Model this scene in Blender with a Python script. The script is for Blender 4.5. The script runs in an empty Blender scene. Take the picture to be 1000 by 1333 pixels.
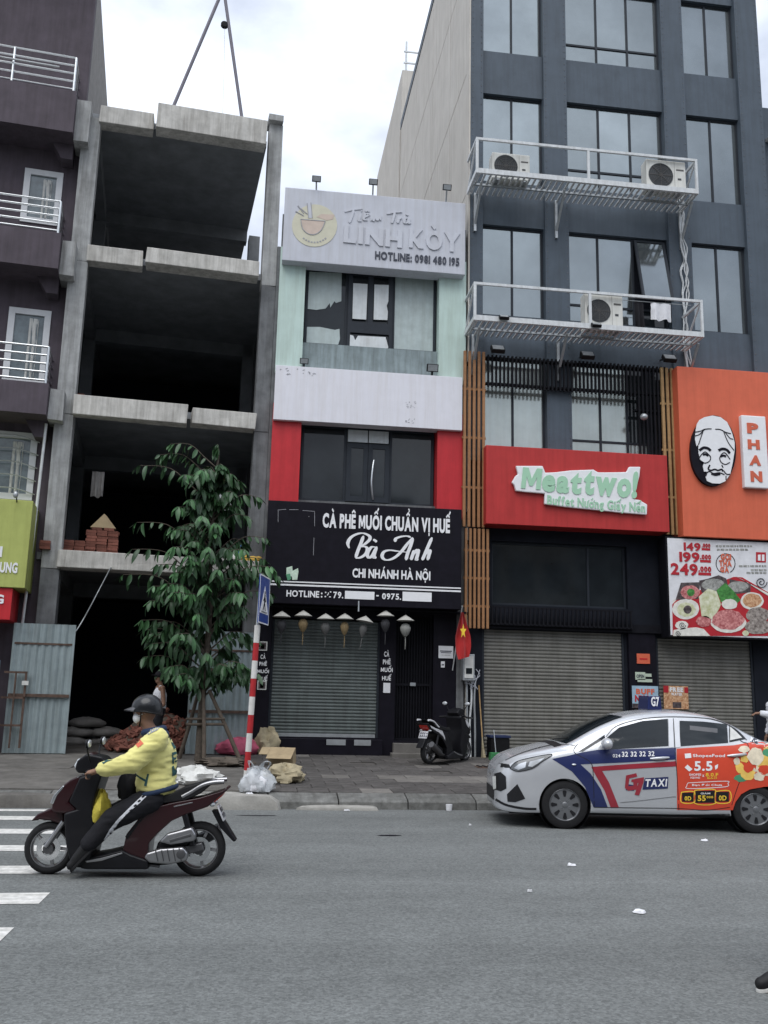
import bpy, bmesh, math, random, unicodedata
from mathutils import Vector, Matrix
from mathutils.bvhtree import BVHTree
R = math.radians
SC = bpy.context.scene
COL = SC.collection

# ------------------------------------------------------------------ camera
F, YAW, PIT, ROL = 1.215, R(7.4), R(11.16), R(1.335)      # focal length in image widths; yaw, pitch, roll
CAM = Vector((0, 0, 1.62))
_cy, _sy, _cp, _sp = math.cos(YAW), math.sin(YAW), math.cos(PIT), math.sin(PIT)
FW = Vector((_sy*_cp, _cy*_cp, _sp)); _r = Vector((_cy, -_sy, 0)); _u = _r.cross(FW)
RT = math.cos(ROL)*_r + math.sin(ROL)*_u
UP = -math.sin(ROL)*_r + math.cos(ROL)*_u
cd = bpy.data.cameras.new('camera'); co = bpy.data.objects.new('camera', cd); COL.objects.link(co)
cd.sensor_fit = 'HORIZONTAL'; cd.sensor_width = 36; cd.lens = 36*F; cd.clip_start = .1; cd.clip_end = 3000
co.matrix_world = Matrix((RT, UP, -FW)).transposed().to_4x4(); co.location = CAM
SC.camera = co

# ------------------------------------------------------------------ sky, sun, exposure
SUN_EL, SUN_AZ = 58, 205
w = bpy.data.worlds.new('World'); SC.world = w; w.use_nodes = True
nt = w.node_tree; N = nt.nodes; L = nt.links; N.clear()
def nn(t, **k):
    n = N.new(t)
    for a, b in k.items(): setattr(n, a, b)
    return n
out = nn('ShaderNodeOutputWorld'); bg = nn('ShaderNodeBackground'); L.new(bg.outputs[0], out.inputs[0])
sky = nn('ShaderNodeTexSky', sky_type='NISHITA', sun_disc=False, sun_elevation=R(SUN_EL), sun_rotation=R(SUN_AZ), air_density=1.2, dust_density=3)
tc = nn('ShaderNodeTexCoord'); sep = nn('ShaderNodeSeparateXYZ'); L.new(tc.outputs['Generated'], sep.inputs[0])
# overcast luminance rising smoothly towards the zenith, broken by soft cloud masses
mp = nn('ShaderNodeMapping'); mp.inputs['Scale'].default_value = (1, 1, 1.9); mp.inputs['Location'].default_value = (.37, .1, .24); L.new(tc.outputs['Generated'], mp.inputs[0])
n1 = nn('ShaderNodeTexNoise'); n1.inputs['Scale'].default_value = 3.4; n1.inputs['Detail'].default_value = 7; n1.inputs['Roughness'].default_value = .52; L.new(mp.outputs[0], n1.inputs[0])
cr = nn('ShaderNodeValToRGB'); cr.color_ramp.elements[0].position = .4; cr.color_ramp.elements[1].position = .6
cr.color_ramp.elements[0].color = (4.7, 5.15, 6.1, 1); cr.color_ramp.elements[1].color = (8.3, 8.9, 9.95, 1); L.new(n1.outputs['Fac'], cr.inputs[0])
mx0 = nn('ShaderNodeMath', operation='MAXIMUM'); mx0.inputs[1].default_value = 0; L.new(sep.outputs['Z'], mx0.inputs[0])
g1 = nn('ShaderNodeMath', operation='MULTIPLY_ADD'); g1.inputs[1].default_value = .75; g1.inputs[2].default_value = .62; L.new(mx0.outputs[0], g1.inputs[0])
vm = nn('ShaderNodeVectorMath', operation='SCALE'); L.new(cr.outputs[0], vm.inputs[0]); L.new(g1.outputs[0], vm.inputs['Scale'])
mx = nn('ShaderNodeMixRGB'); mx.inputs[0].default_value = .93; L.new(sky.outputs[0], mx.inputs[1]); L.new(vm.outputs[0], mx.inputs[2])
L.new(mx.outputs[0], bg.inputs[0]); bg.inputs[1].default_value = .1
sd = bpy.data.lights.new('sun', 'SUN'); sd.energy = 1.3; sd.angle = R(50); sd.color = (1, .985, .96)
so = bpy.data.objects.new('sun', sd); COL.objects.link(so)
_el, _az = R(SUN_EL), R(SUN_AZ)
_sd = Vector((math.sin(_az)*math.cos(_el), math.cos(_az)*math.cos(_el), math.sin(_el)))
so.rotation_euler = _sd.to_track_quat('Z', 'Y').to_euler(); so.location = (0, 0, 40)
vs = SC.view_settings; vs.view_transform = 'Standard'; vs.look = 'None'; vs.gamma = 1; vs.exposure = .58; vs.use_curve_mapping = False
SC.render.resolution_x, SC.render.resolution_y = 768, 1024

# ------------------------------------------------------------------ measuring helpers (photo measurements -> metres on a given plane)
def ray(x, y): return FW + RT*((x-500)/1000/F) - UP*((y-666.5)/1000/F)
def at(x, y, Y): d = ray(x, y); return CAM + d*((Y-CAM.y)/d.y)
def atz(x, y, Z): d = ray(x, y); return CAM + d*((Z-CAM.z)/d.z)
def fr(x0, y0, x1, y1, Y):
    xm, ym = (x0+x1)/2, (y0+y1)/2
    return at(x0, ym, Y).x, at(x1, ym, Y).x, at(xm, y1, Y).z, at(xm, y0, Y).z          # X0 X1 Z0 Z1
LA = R(6.5); LO = Vector((0, 20, 0)); LU = Vector((math.cos(LA), math.sin(LA), 0)); LV = Vector((-math.sin(LA), math.cos(LA), 0))
def atl(x, y, v=0):                       # frame of the two left-hand buildings: u along the facade, v into the building
    d = ray(x, y); t = ((LO-CAM).dot(LV)+v)/d.dot(LV); p = CAM+d*t; return (p-LO).dot(LU), p.z
def frl(x0, y0, x1, y1, v=0):
    xm, ym = (x0+x1)/2, (y0+y1)/2
    return atl(x0, ym, v)[0], atl(x1, ym, v)[0], atl(xm, y1, v)[1], atl(xm, y0, v)[1]

# ------------------------------------------------------------------ mesh helpers
MW = {}
class MB:
    def __init__(s): s.v = []; s.f = []; s.m = []
    def add(s, v, f, m=0):
        b = len(s.v); s.v += [tuple(p) for p in v]; s.f += [tuple(i+b for i in q) for q in f]; s.m += [m]*len(f); return s
    def box(s, x0, x1, y0, y1, z0, z1, m=0):
        return s.add([(x0,y0,z0),(x1,y0,z0),(x1,y1,z0),(x0,y1,z0),(x0,y0,z1),(x1,y0,z1),(x1,y1,z1),(x0,y1,z1)],
            [(0,3,2,1),(4,5,6,7),(0,1,5,4),(1,2,6,5),(2,3,7,6),(3,0,4,7)], m)
    def bar(s, a, b, w, h=None, up=(0,0,1), m=0):
        a, b = Vector(a), Vector(b); h = h or w; d = (b-a).normalized(); u = Vector(up)
        if abs(d.dot(u)) > .98: u = Vector((0,1,0))
        x = d.cross(u).normalized()*w/2; y = x.cross(d).normalized()*h/2
        v = [a-x-y, a+x-y, a+x+y, a-x+y, b-x-y, b+x-y, b+x+y, b-x+y]
        return s.add(v, [(0,3,2,1),(4,5,6,7),(0,1,5,4),(1,2,6,5),(2,3,7,6),(3,0,4,7)], m)
    def tube(s, pts, r, n=8, m=0, flat=1.0, caps=True):
        pts = [Vector(p) for p in pts]; k = len(pts); rs = r if isinstance(r, (list, tuple)) else [r]*k
        vv = []; ref = Vector((.3, .1, .95)).normalized()
        for i, p in enumerate(pts):
            d = (pts[min(i+1,k-1)]-pts[max(i-1,0)]).normalized()
            x = d.cross(ref)
            if x.length < .05: x = d.cross(Vector((1,0,0)))
            x.normalize(); y = d.cross(x)
            for j in range(n):
                a = 2*math.pi*j/n; vv.append(p + x*math.cos(a)*rs[i] + y*math.sin(a)*rs[i]*flat)
        ff = [(i*n+j, i*n+(j+1)%n, (i+1)*n+(j+1)%n, (i+1)*n+j) for i in range(k-1) for j in range(n)]
        if caps: ff += [tuple(range(n))[::-1], tuple(range((k-1)*n, k*n))]
        return s.add(vv, ff, m)
    def lathe(s, prof, n=16, c=(0,0,0), axis='z', m=0, caps=True):
        vv = []
        for r_, z in prof:
            for j in range(n):
                a = 2*math.pi*j/n; x, y = r_*math.cos(a), r_*math.sin(a)
                p = (x, y, z) if axis == 'z' else ((x, z, y) if axis == 'y' else (z, x, y))
                vv.append((p[0]+c[0], p[1]+c[1], p[2]+c[2]))
        k = len(prof); ff = [(i*n+j, i*n+(j+1)%n, (i+1)*n+(j+1)%n, (i+1)*n+j) for i in range(k-1) for j in range(n)]
        caps = caps and prof[0] != prof[-1]
        if caps and prof[0][0] > 1e-4: ff.append(tuple(range(n))[::-1])
        if caps and prof[-1][0] > 1e-4: ff.append(tuple(range((k-1)*n, k*n)))
        return s.add(vv, ff, m)
    def prism(s, poly, y0, y1, m=0):           # polygon in (x, z) pushed from y0 to y1
        n = len(poly); vv = [(a, y0, b) for a, b in poly] + [(a, y1, b) for a, b in poly]
        ff = [tuple(range(n)), tuple(range(2*n-1, n-1, -1))] + [(i, i+n, (i+1)%n+n, (i+1)%n) for i in range(n)]
        return s.add(vv, ff, m)
    def ell(s, c, r, nu=14, nv=9, m=0, M=None):
        vv = []; M = M or Matrix.Identity(3); c = Vector(c)
        for i in range(nv+1):
            t = math.pi*i/nv
            for j in range(nu):
                a = 2*math.pi*j/nu
                vv.append(c + M @ Vector((r[0]*math.sin(t)*math.cos(a), r[1]*math.sin(t)*math.sin(a), r[2]*math.cos(t))))
        return s.add(vv, [(i*nu+j, (i+1)*nu+j, (i+1)*nu+(j+1)%nu, i*nu+(j+1)%nu) for i in range(nv) for j in range(nu)], m)
    def stroke(s, pts, w, y0, y1, m=0):        # ribbon in (x, z) with thickness
        k = len(pts); ws = w if isinstance(w, (list, tuple)) else [w]*k; a = []; b = []
        for i in range(k):
            p, q = pts[max(i-1,0)], pts[min(i+1,k-1)]; dx, dz = q[0]-p[0], q[1]-p[1]; l = math.hypot(dx, dz) or 1e-6
            nx, nz = -dz/l*ws[i]/2, dx/l*ws[i]/2
            a.append((pts[i][0]+nx, pts[i][1]+nz)); b.append((pts[i][0]-nx, pts[i][1]-nz))
        for i in range(k-1): s.prism([a[i], a[i+1], b[i+1], b[i]], y0-i*4e-5, y1, m)
        return s
    def holes(s, x0, x1, z0, z1, y0, y1, hs, m=0):   # a wall with rectangular openings
        xs = sorted({x0, x1} | {min(max(h[i], x0), x1) for h in hs for i in (0, 1)}); zs = sorted({z0, z1} | {min(max(h[i], z0), z1) for h in hs for i in (2, 3)})
        for i in range(len(xs)-1):
            run = None
            for j in range(len(zs)-1):
                cx, cz = (xs[i]+xs[i+1])/2, (zs[j]+zs[j+1])/2
                solid = not any(h[0] < cx < h[1] and h[2] < cz < h[3] for h in hs)
                if solid and run is None: run = zs[j]
                if not solid and run is not None: s.box(xs[i], xs[i+1], y0, y1, run, zs[j], m); run = None
            if run is not None: s.box(xs[i], xs[i+1], y0, y1, run, zs[-1], m)
        return s
    def mesh(s, name, M=None, bevel=0, seg=2, smooth=False):
        me = bpy.data.meshes.new(name); me.from_pydata(s.v, [], s.f); me.polygons.foreach_set('material_index', s.m)
        if M: me.transform(M)
        bm = bmesh.new(); bm.from_mesh(me); bmesh.ops.recalc_face_normals(bm, faces=bm.faces)
        if bevel:
            bmesh.ops.remove_doubles(bm, verts=bm.verts, dist=1e-5)
            ed = [e for e in bm.edges if len(e.link_faces) == 2 and e.calc_face_angle(0) > R(28)]
            bmesh.ops.bevel(bm, geom=ed, offset=bevel, segments=seg, affect='EDGES', profile=.6, clamp_overlap=True)
        bm.to_mesh(me); bm.free()
        if smooth:
            me.shade_smooth(); me.set_sharp_from_angle(angle=R(smooth if smooth > 1 else 40))
        return me

def tag(o, label=None, cat=None, group=None, kind=None):
    if label: o['label'] = label
    if cat: o['category'] = cat
    if group: o['group'] = group
    if kind: o['kind'] = kind
    return o
def thing(name, label, cat, loc=(0,0,0), rotz=0, group=None):
    o = bpy.data.objects.new(name, None); COL.objects.link(o); o.empty_display_size = .2
    o.location = loc; o.rotation_euler = (0, 0, rotz); MW[o] = Matrix.Translation(Vector(loc)) @ Matrix.Rotation(rotz, 4, 'Z')
    return tag(o, label, cat, group)
def link(name, me, mat, parent=None, local_m=None):
    o = bpy.data.objects.new(name, me); COL.objects.link(o)
    if mat is not None and not me.materials:
        for q in (mat if isinstance(mat, (list, tuple)) else [mat]): me.materials.append(q)
    if parent is not None: o.parent = parent
    if local_m is not None: o.matrix_local = local_m
    MW[o] = (MW[parent] if parent is not None else Matrix.Identity(4)) @ (local_m if local_m is not None else Matrix.Identity(4))
    return o
def O(name, mb, mat, parent=None, local=False, bevel=0, seg=2, smooth=False):
    M = None if (local or parent is None) else MW[parent].inverted()
    return link(name, mb.mesh(name, M, bevel, seg, smooth), mat, parent)
def struct(name, mb, mat, **k): return tag(O(name, mb, mat, **k), kind='structure')
def copy_tree(o, parent=None):
    c = o.copy(); COL.objects.link(c); c.parent = parent
    for ch in o.children: copy_tree(ch, c)
    return c

# ------------------------------------------------------------------ materials
def mat(name, col, rough=.7, metal=0, var=.12, vs=5, streak=0, bump=0, bs=60, col2=None, spec=.3, coat=0, rv=0, trans=0, alpha=1, sheen=0, streakdir=2):
    m = bpy.data.materials.new(name); m.use_nodes = True; t = m.node_tree; b = t.nodes['Principled BSDF']; K = t.links
    A = lambda ty: t.nodes.new(ty)
    tcn = A('ShaderNodeTexCoord')
    n = A('ShaderNodeTexNoise'); n.inputs['Scale'].default_value = vs; n.inputs['Detail'].default_value = 6; n.inputs['Roughness'].default_value = .62; K.new(tcn.outputs['Object'], n.inputs[0])
    c1 = tuple(max(0, c*(1-var)) for c in col); c2 = tuple(col2) if col2 else tuple(min(1, c*(1+var)) for c in col)
    rp = A('ShaderNodeValToRGB'); rp.color_ramp.elements[0].position = .3; rp.color_ramp.elements[1].position = .7
    rp.color_ramp.elements[0].color = c1+(1,); rp.color_ramp.elements[1].color = c2+(1,); K.new(n.outputs['Fac'], rp.inputs[0]); cur = rp.outputs[0]
    if streak:
        mpn = A('ShaderNodeMapping'); sc = [9, 9, 9]; sc[streakdir] = .55; mpn.inputs['Scale'].default_value = sc; K.new(tcn.outputs['Object'], mpn.inputs[0])
        n2 = A('ShaderNodeTexNoise'); n2.inputs['Scale'].default_value = 1; n2.inputs['Detail'].default_value = 8; n2.inputs['Roughness'].default_value = .7; K.new(mpn.outputs[0], n2.inputs[0])
        r2 = A('ShaderNodeValToRGB'); r2.color_ramp.elements[0].position = .42; r2.color_ramp.elements[1].position = .66
        r2.color_ramp.elements[0].color = (1,1,1,1); d = 1-streak; r2.color_ramp.elements[1].color = (d, d*.985, d*.96, 1); K.new(n2.outputs['Fac'], r2.inputs[0])
        mm = A('ShaderNodeMixRGB'); mm.blend_type = 'MULTIPLY'; mm.inputs[0].default_value = 1; K.new(cur, mm.inputs[1]); K.new(r2.outputs[0], mm.inputs[2]); cur = mm.outputs[0]
    if rv:
        oi = A('ShaderNodeObjectInfo'); mr = A('ShaderNodeMapRange'); mr.inputs['To Min'].default_value = 1-rv; mr.inputs['To Max'].default_value = 1+rv; K.new(oi.outputs['Random'], mr.inputs['Value'])
        sc_ = A('ShaderNodeVectorMath'); sc_.operation = 'SCALE'; K.new(cur, sc_.inputs[0]); K.new(mr.outputs[0], sc_.inputs['Scale']); cur = sc_.outputs[0]
    K.new(cur, b.inputs['Base Color'])
    b.inputs['Roughness'].default_value = rough; b.inputs['Metallic'].default_value = metal; b.inputs['Specular IOR Level'].default_value = spec
    b.inputs['Coat Weight'].default_value = coat; b.inputs['Coat Roughness'].default_value = .06
    b.inputs['Transmission Weight'].default_value = trans; b.inputs['Alpha'].default_value = alpha; b.inputs['Sheen Weight'].default_value = sheen
    if bump:
        nb = A('ShaderNodeTexNoise'); nb.inputs['Scale'].default_value = bs; nb.inputs['Detail'].default_value = 5; K.new(tcn.outputs['Object'], nb.inputs[0])
        bp = A('ShaderNodeBump'); bp.inputs['Strength'].default_value = bump; bp.inputs['Distance'].default_value = .01; K.new(nb.outputs['Fac'], bp.inputs['Height']); K.new(bp.outputs[0], b.inputs['Normal'])
    return m

def asphalt():
    m = bpy.data.materials.new('asphalt'); m.use_nodes = True; t = m.node_tree; b = t.nodes['Principled BSDF']; K = t.links; A = lambda ty: t.nodes.new(ty)
    tcn = A('ShaderNodeTexCoord')
    def noise(s, d=5, sc=None):
        n = A('ShaderNodeTexNoise'); n.inputs['Scale'].default_value = s; n.inputs['Detail'].default_value = d; n.inputs['Roughness'].default_value = .65
        if sc:
            q = A('ShaderNodeMapping'); q.inputs['Scale'].default_value = sc; K.new(tcn.outputs['Object'], q.inputs[0]); K.new(q.outputs[0], n.inputs[0])
        else: K.new(tcn.outputs['Object'], n.inputs[0])
        return n
    def ramp(src, p0, c0, p1, c1):
        r = A('ShaderNodeValToRGB'); e = r.color_ramp.elements; e[0].position = p0; e[0].color = (c0,)*3+(1,); e[1].position = p1; e[1].color = (c1,)*3+(1,); K.new(src, r.inputs[0]); return r.outputs[0]
    def mul(a, c):
        q = A('ShaderNodeMixRGB'); q.blend_type = 'MULTIPLY'; q.inputs[0].default_value = 1; K.new(a, q.inputs[1]); K.new(c, q.inputs[2]); return q.outputs[0]
    base = A('ShaderNodeRGB'); base.outputs[0].default_value = (.140, .147, .143, 1)
    cur = mul(base.outputs[0], ramp(noise(.9, 5, (.07, 1, 1)).outputs['Fac'], .3, .8, .7, 1.16))      # long worn lanes
    cur = mul(cur, ramp(noise(2.2, 6).outputs['Fac'], .3, .9, .72, 1.1))
    cur = mul(cur, ramp(noise(28, 4).outputs['Fac'], .32, .87, .68, 1.12))                               # mottled aggregate
    vo = A('ShaderNodeTexVoronoi'); vo.inputs['Scale'].default_value = 62; K.new(tcn.outputs['Object'], vo.inputs['Vector'])
    cs = A('ShaderNodeSeparateXYZ'); K.new(vo.outputs['Color'], cs.inputs[0])
    cur = mul(cur, ramp(cs.outputs[0], 0, .74, 1, 1.27))                                                 # single stones
    sp = ramp(noise(46, 2).outputs['Fac'], .66, 1, .74, .35); cur = mul(cur, sp)                        # dark pits
    K.new(cur, b.inputs['Base Color']); b.inputs['Roughness'].default_value = .82; b.inputs['Specular IOR Level'].default_value = .4
    bp = A('ShaderNodeBump'); bp.inputs['Strength'].default_value = .45; bp.inputs['Distance'].default_value = .006; K.new(vo.outputs['Distance'], bp.inputs['Height']); K.new(bp.outputs[0], b.inputs['Normal'])
    return m
M = {}
def mk(n, *a, **k): M[n] = mat(n, *a, **k)
M['asphalt'] = asphalt()
mk('paint', (.62,.61,.58), .75, var=.25, vs=14, streak=.25, bump=.2, streakdir=0)
mk('soil', (.09,.075,.06), .95, var=.4, vs=6, bump=.6, bs=30)
mk('paving', (.08,.074,.07), .82, var=.35, vs=5, bump=.35, bs=40, rv=.15)
mk('paving_pale', (.15,.14,.128), .8, var=.2, vs=5, bump=.3, bs=40, rv=.15)
mk('pave_base', (.085,.078,.072), .9, var=.35, vs=3, bump=.5, bs=25)
mk('pave_concrete', (.125,.118,.108), .88, var=.35, vs=2.2, bump=.5, bs=30, streak=.15)
mk('kerb', (.145,.145,.137), .85, var=.3, vs=7, bump=.5, bs=35, rv=.15, streak=.3, streakdir=1)
mk('pale_concrete', (.3,.29,.265), .88, var=.22, vs=4, bump=.5, bs=30)
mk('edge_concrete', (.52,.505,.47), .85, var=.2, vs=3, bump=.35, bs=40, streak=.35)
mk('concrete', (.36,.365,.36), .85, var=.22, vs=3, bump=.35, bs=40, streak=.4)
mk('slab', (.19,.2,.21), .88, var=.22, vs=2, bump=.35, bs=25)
mk('render_grey', (.16,.165,.17), .9, var=.3, vs=3, bump=.3, streak=.3)
mk('tower_grey', (.074,.095,.12), .55, var=.12, vs=2, streak=.16, bump=.06)
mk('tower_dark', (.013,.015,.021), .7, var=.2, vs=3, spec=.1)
mk('cream', (.58,.55,.50), .8, var=.07, vs=1.4, streak=.16)
mk('seam', (.12,.115,.11), .8)
mk('frame_dark', (.026,.031,.039), .5, var=.1, spec=.2)
mk('coated_glass', (.27,.30,.31), .09, metal=.85, var=.14, vs=.7, rv=.13)
mk('pale_glass', (.38,.42,.405), .14, metal=.6, var=.12, vs=1.2, streak=.06)
mk('dark_glass', (.016,.02,.023), .06, var=.3, vs=1.5, spec=.5)
mk('film_green', (.43,.5,.49), .35, var=.12, vs=4, streak=.15, spec=.6)
mk('film_white', (.62,.65,.66), .5, var=.1, vs=5, streak=.12)
mk('mint', (.5,.625,.575), .7, var=.05, vs=3, streak=.14)
mk('sill_grey', (.24,.29,.3), .8, var=.2, vs=3, streak=.35)
mk('white_panel', (.70,.695,.74), .5, var=.03, vs=4, streak=.07)
mk('sign_white', (.51,.525,.575), .45, var=.04, vs=3, streak=.1)
mk('red_panel', (.50,.028,.035), .42, var=.07, vs=4, streak=.14)
mk('meat_red', (.45,.036,.034), .45, var=.07, vs=3, streak=.16)
mk('orange_panel', (.64,.135,.07), .45, var=.06, vs=3, streak=.08)
mk('black_panel', (.009,.008,.013), .5, var=.25, vs=5, streak=.1, spec=.12)
mk('black_metal', (.008,.008,.011), .55, var=.3, vs=12, spec=.12)
mk('letter_white', (.78,.78,.79), .5, var=.04, vs=10)
mk('letter_dark', (.05,.055,.075), .5)
mk('letter_ghost', (.53,.545,.595), .45, var=.04, streak=.1)
mk('letter_mint', (.36,.60,.42), .5, var=.05)
mk('letter_orange', (.6,.13,.07), .5)
mk('letter_red', (.5,.02,.025), .5)
mk('wood', (.33,.165,.075), .55, var=.22, vs=8, streak=.25)
mk('wood_light', (.40,.26,.12), .55, var=.22, vs=8, streak=.25)
mk('shutter', (.2,.195,.175), .45, metal=.2, var=.16, vs=2.5, streak=.25, bump=.05)
mk('shutter_green', (.135,.155,.15), .45, metal=.2, var=.16, vs=2.5, streak=.25, bump=.05)
mk('white_metal', (.62,.64,.65), .45, var=.12, vs=8, streak=.2)
mk('galv', (.42,.44,.45), .4, metal=.6, var=.15, vs=6)
mk('ac_white', (.66,.66,.62), .5, var=.06, vs=6, streak=.15)
mk('ac_dark', (.05,.055,.06), .6)
mk('purple', (.083,.068,.082), .75, var=.18, vs=2.5, streak=.2)
mk('pvc_white', (.64,.65,.66), .4, var=.06)
mk('curtain_glass', (.12,.15,.16), .1, var=.4, vs=4, spec=.8)
mk('steel', (.55,.57,.58), .28, metal=.9, var=.1)
mk('rusty', (.10,.065,.05), .8, var=.4, vs=12)
mk('corrugated', (.31,.37,.38), .5, metal=.35, var=.14, vs=3, streak=.28)
mk('brick', (.16,.062,.045), .9, var=.25, vs=14, bump=.3, rv=.35)
mk('sack', (.22,.21,.2), .85, var=.2, vs=6, bump=.2, rv=.15)
mk('bark', (.085,.07,.055), .9, var=.35, vs=18, bump=.6, bs=30)
mk('pole_wood', (.10,.08,.062), .85, var=.35, vs=9, bump=.3)
mk('leaf', (.034,.095,.038), .45, var=.4, vs=2.5, rv=.45, col2=(.06,.15,.055), spec=.4)
mk('sign_blue', (.015,.05,.24), .4, var=.06)
mk('pole_red', (.42,.025,.03), .5, var=.12, vs=9, streak=.2)
mk('pole_white', (.66,.65,.62), .5, var=.12, vs=9, streak=.25)
mk('flag_red', (.42,.02,.02), .7, var=.1, sheen=.2)
mk('flag_yellow', (.8,.55,.05), .7)
mk('black_plastic', (.009,.009,.01), .45, var=.2, vs=10, spec=.2)
mk('rubber', (.014,.014,.015), .85, var=.2, vs=20)
mk('cloth_white', (.68,.68,.70), .85, var=.1, vs=5)
mk('cloth_black', (.011,.011,.014), .85, var=.3, vs=6)
mk('blue_tarp', (.03,.10,.28), .6, var=.25, vs=4)
mk('yellow_tarp', (.62,.4,.08), .7, var=.2, vs=5)
mk('pink_sack', (.42,.085,.14), .75, var=.2, vs=5)
mk('cardboard', (.35,.27,.165), .85, var=.15, vs=6)
mk('sack_tan', (.34,.29,.19), .8, var=.3, vs=7)
mk('plastic_bag', (.66,.68,.69), .3, var=.1, vs=6, spec=.6)
mk('paper', (.6,.6,.57), .8, var=.12, vs=8)
mk('green_sign', (.40,.44,.13), .5, var=.06, streak=.12)
mk('green_dark', (.10,.30,.17), .5)
# ------------------------------------------------------------------ lettering
_G = {}
def _glyph(ch, bold):
    k = (ch, bold)
    if k not in _G:
        cu = bpy.data.curves.new('t', 'FONT'); cu.body = ch; cu.offset = bold; cu.resolution_u = 3; cu.extrude = .5
        o = bpy.data.objects.new('t', cu); COL.objects.link(o); bpy.context.view_layer.update()
        me = bpy.data.meshes.new_from_object(o.evaluated_get(bpy.context.evaluated_depsgraph_get()))
        v = [tuple(p.co) for p in me.vertices]; f = [tuple(p.vertices) for p in me.polygons]
        bpy.data.objects.remove(o); bpy.data.curves.remove(cu); bpy.data.meshes.remove(me)
        _G[k] = (v, f)
    return _G[k]
def _mark(mb, pts, w):   # small accent stroke, unit depth
    mb.stroke(pts, w, -.5, .5)
def text_mb(body, bold=.02, gap=.085, slant=0):
    """lettering in a unit (x, z) plane, y = depth -0.5..0.5 (front at -0.5); returns MB"""
    out = MB(); x = 0
    for ch in body:
        if ch == ' ': x += .3; continue
        d = unicodedata.normalize('NFD', ch); base = d[0]; marks = list(d[1:])
        v, f = _glyph(base, bold)
        if base == 'M' and bold >= .02:          # heavy M drawn as one clean outline
            hm_ = MB().prism([(0,0),(0,.69),(.21,.69),(.37,.33),(.53,.69),(.74,.69),(.74,0),(.57,0),(.57,.40),(.43,.1),(.31,.1),(.17,.40),(.17,0)], -.5, .5); v = [(a_, c_, -b_) for a_, b_, c_ in hm_.v]; f = hm_.f
        x0 = min(p[0] for p in v); x1 = max(p[0] for p in v)
        out.add([(p[0]-x0+x, -p[2], p[1]) for p in v], f)
        w_ = x1-x0; cx = x+w_/2; top = (.76 if d[0].isupper() else .585)+bold; lw = .075+bold
        if '\u0302' in marks: _mark(out, [(cx-.19, top), (cx-.0, top+.13), (cx+.19, top)], lw); hi = top+.13; dx = .16
        else: hi = top-.02; dx = 0
        for q in marks:
            if q == '\u0301': _mark(out, [(cx-.03+dx, hi+.02), (cx+.13+dx, hi+.18)], lw)
            elif q == '\u0300': _mark(out, [(cx-.13+dx*0, hi+.18), (cx+.04+dx*0, hi+.02)], lw)
            elif q == '\u0309': _mark(out, [(cx-.04+dx*.3, hi+.2), (cx+.06+dx*.3, hi+.2), (cx+.09+dx*.3, hi+.13), (cx+.02+dx*.3, hi+.05)], lw*.75)
            elif q == '\u0323': _mark(out, [(cx-.065, -.16), (cx+.065, -.16)], .12+bold)
            elif q == '\u031b': _mark(out, [(x+w_-.04, (.66 if d[0].isupper() else .48)), (x+w_+.07, (.8 if d[0].isupper() else .6))], lw*.9)
        x += w_+gap
    if slant: out.v = [(a+c*slant, b, c) for a, b, c in out.v]
    return out
def fit_text(body, X0, X1, Z0, Z1, Y, depth=.012, bold=.02, rot=0, gap=.085, slant=0, keep=None):
    mb = text_mb(body, bold, gap, slant)
    xs = [p[0] for p in mb.v]; zs = [p[2] for p in mb.v]; a, b, c, d = min(xs), max(xs), min(zs), max(zs)
    if keep: c, d = keep                                     # nominal letter box (so that accents may stick out)
    sx, sz = (X1-X0)/(b-a), (Z1-Z0)/(d-c); cX, cZ = (X0+X1)/2, (Z0+Z1)/2; cr_, sr_ = math.cos(rot), math.sin(rot); o = []
    for p in mb.v:
        x, z = X0+(p[0]-a)*sx-cX, Z0+(p[2]-c)*sz-cZ
        o.append((cX+x*cr_-z*sr_, Y-depth/2+p[1]*depth, cZ+x*sr_+z*cr_))
    mb.v = o; return mb
CAPS = (0, .69)
def lettering(body, rect, Y, mat_, parent, local=False, name='lettering', **k):
    return O(name, fit_text(body, *rect, Y, **k), mat_, parent, local)
def smooth_path(pts, n=5):
    o = []; k = len(pts)
    for i in range(k-1):
        p0, p1, p2, p3 = pts[max(i-1,0)], pts[i], pts[i+1], pts[min(i+2,k-1)]
        for j in range(n):
            t = j/n; o.append(tuple(.5*((2*p1[q])+(-p0[q]+p2[q])*t+(2*p0[q]-5*p1[q]+4*p2[q]-p3[q])*t*t+(-p0[q]+3*p1[q]-3*p2[q]+p3[q])*t**3) for q in range(len(p1))))
    o.append(tuple(pts[-1])); return o
def pen(mb, pts, w, Y, depth, thin=.35):     # broad-pen stroke: downstrokes thick, cross strokes thin
    q = smooth_path(pts, 6); ws = []
    for i in range(len(q)):
        a, b = q[max(i-1,0)], q[min(i+1,len(q)-1)]; l = math.hypot(b[0]-a[0], b[1]-a[1]) or 1e-6
        s = abs((b[1]-a[1])/l); e = min(i, len(q)-1-i)/max(1, len(q)*.18)
        ws.append(w*(thin+(1-thin)*s)*min(1, .35+e))
    mb.stroke(q, ws, Y-depth, Y); return mb
def zpx(pts, ox, oy, s): return [(ox+a/s, oy+b/s) for a, b in pts]
def onY(pts, Y): return [(lambda p: (p.x, p.z))(at(a, b, Y)) for a, b in pts]

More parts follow.
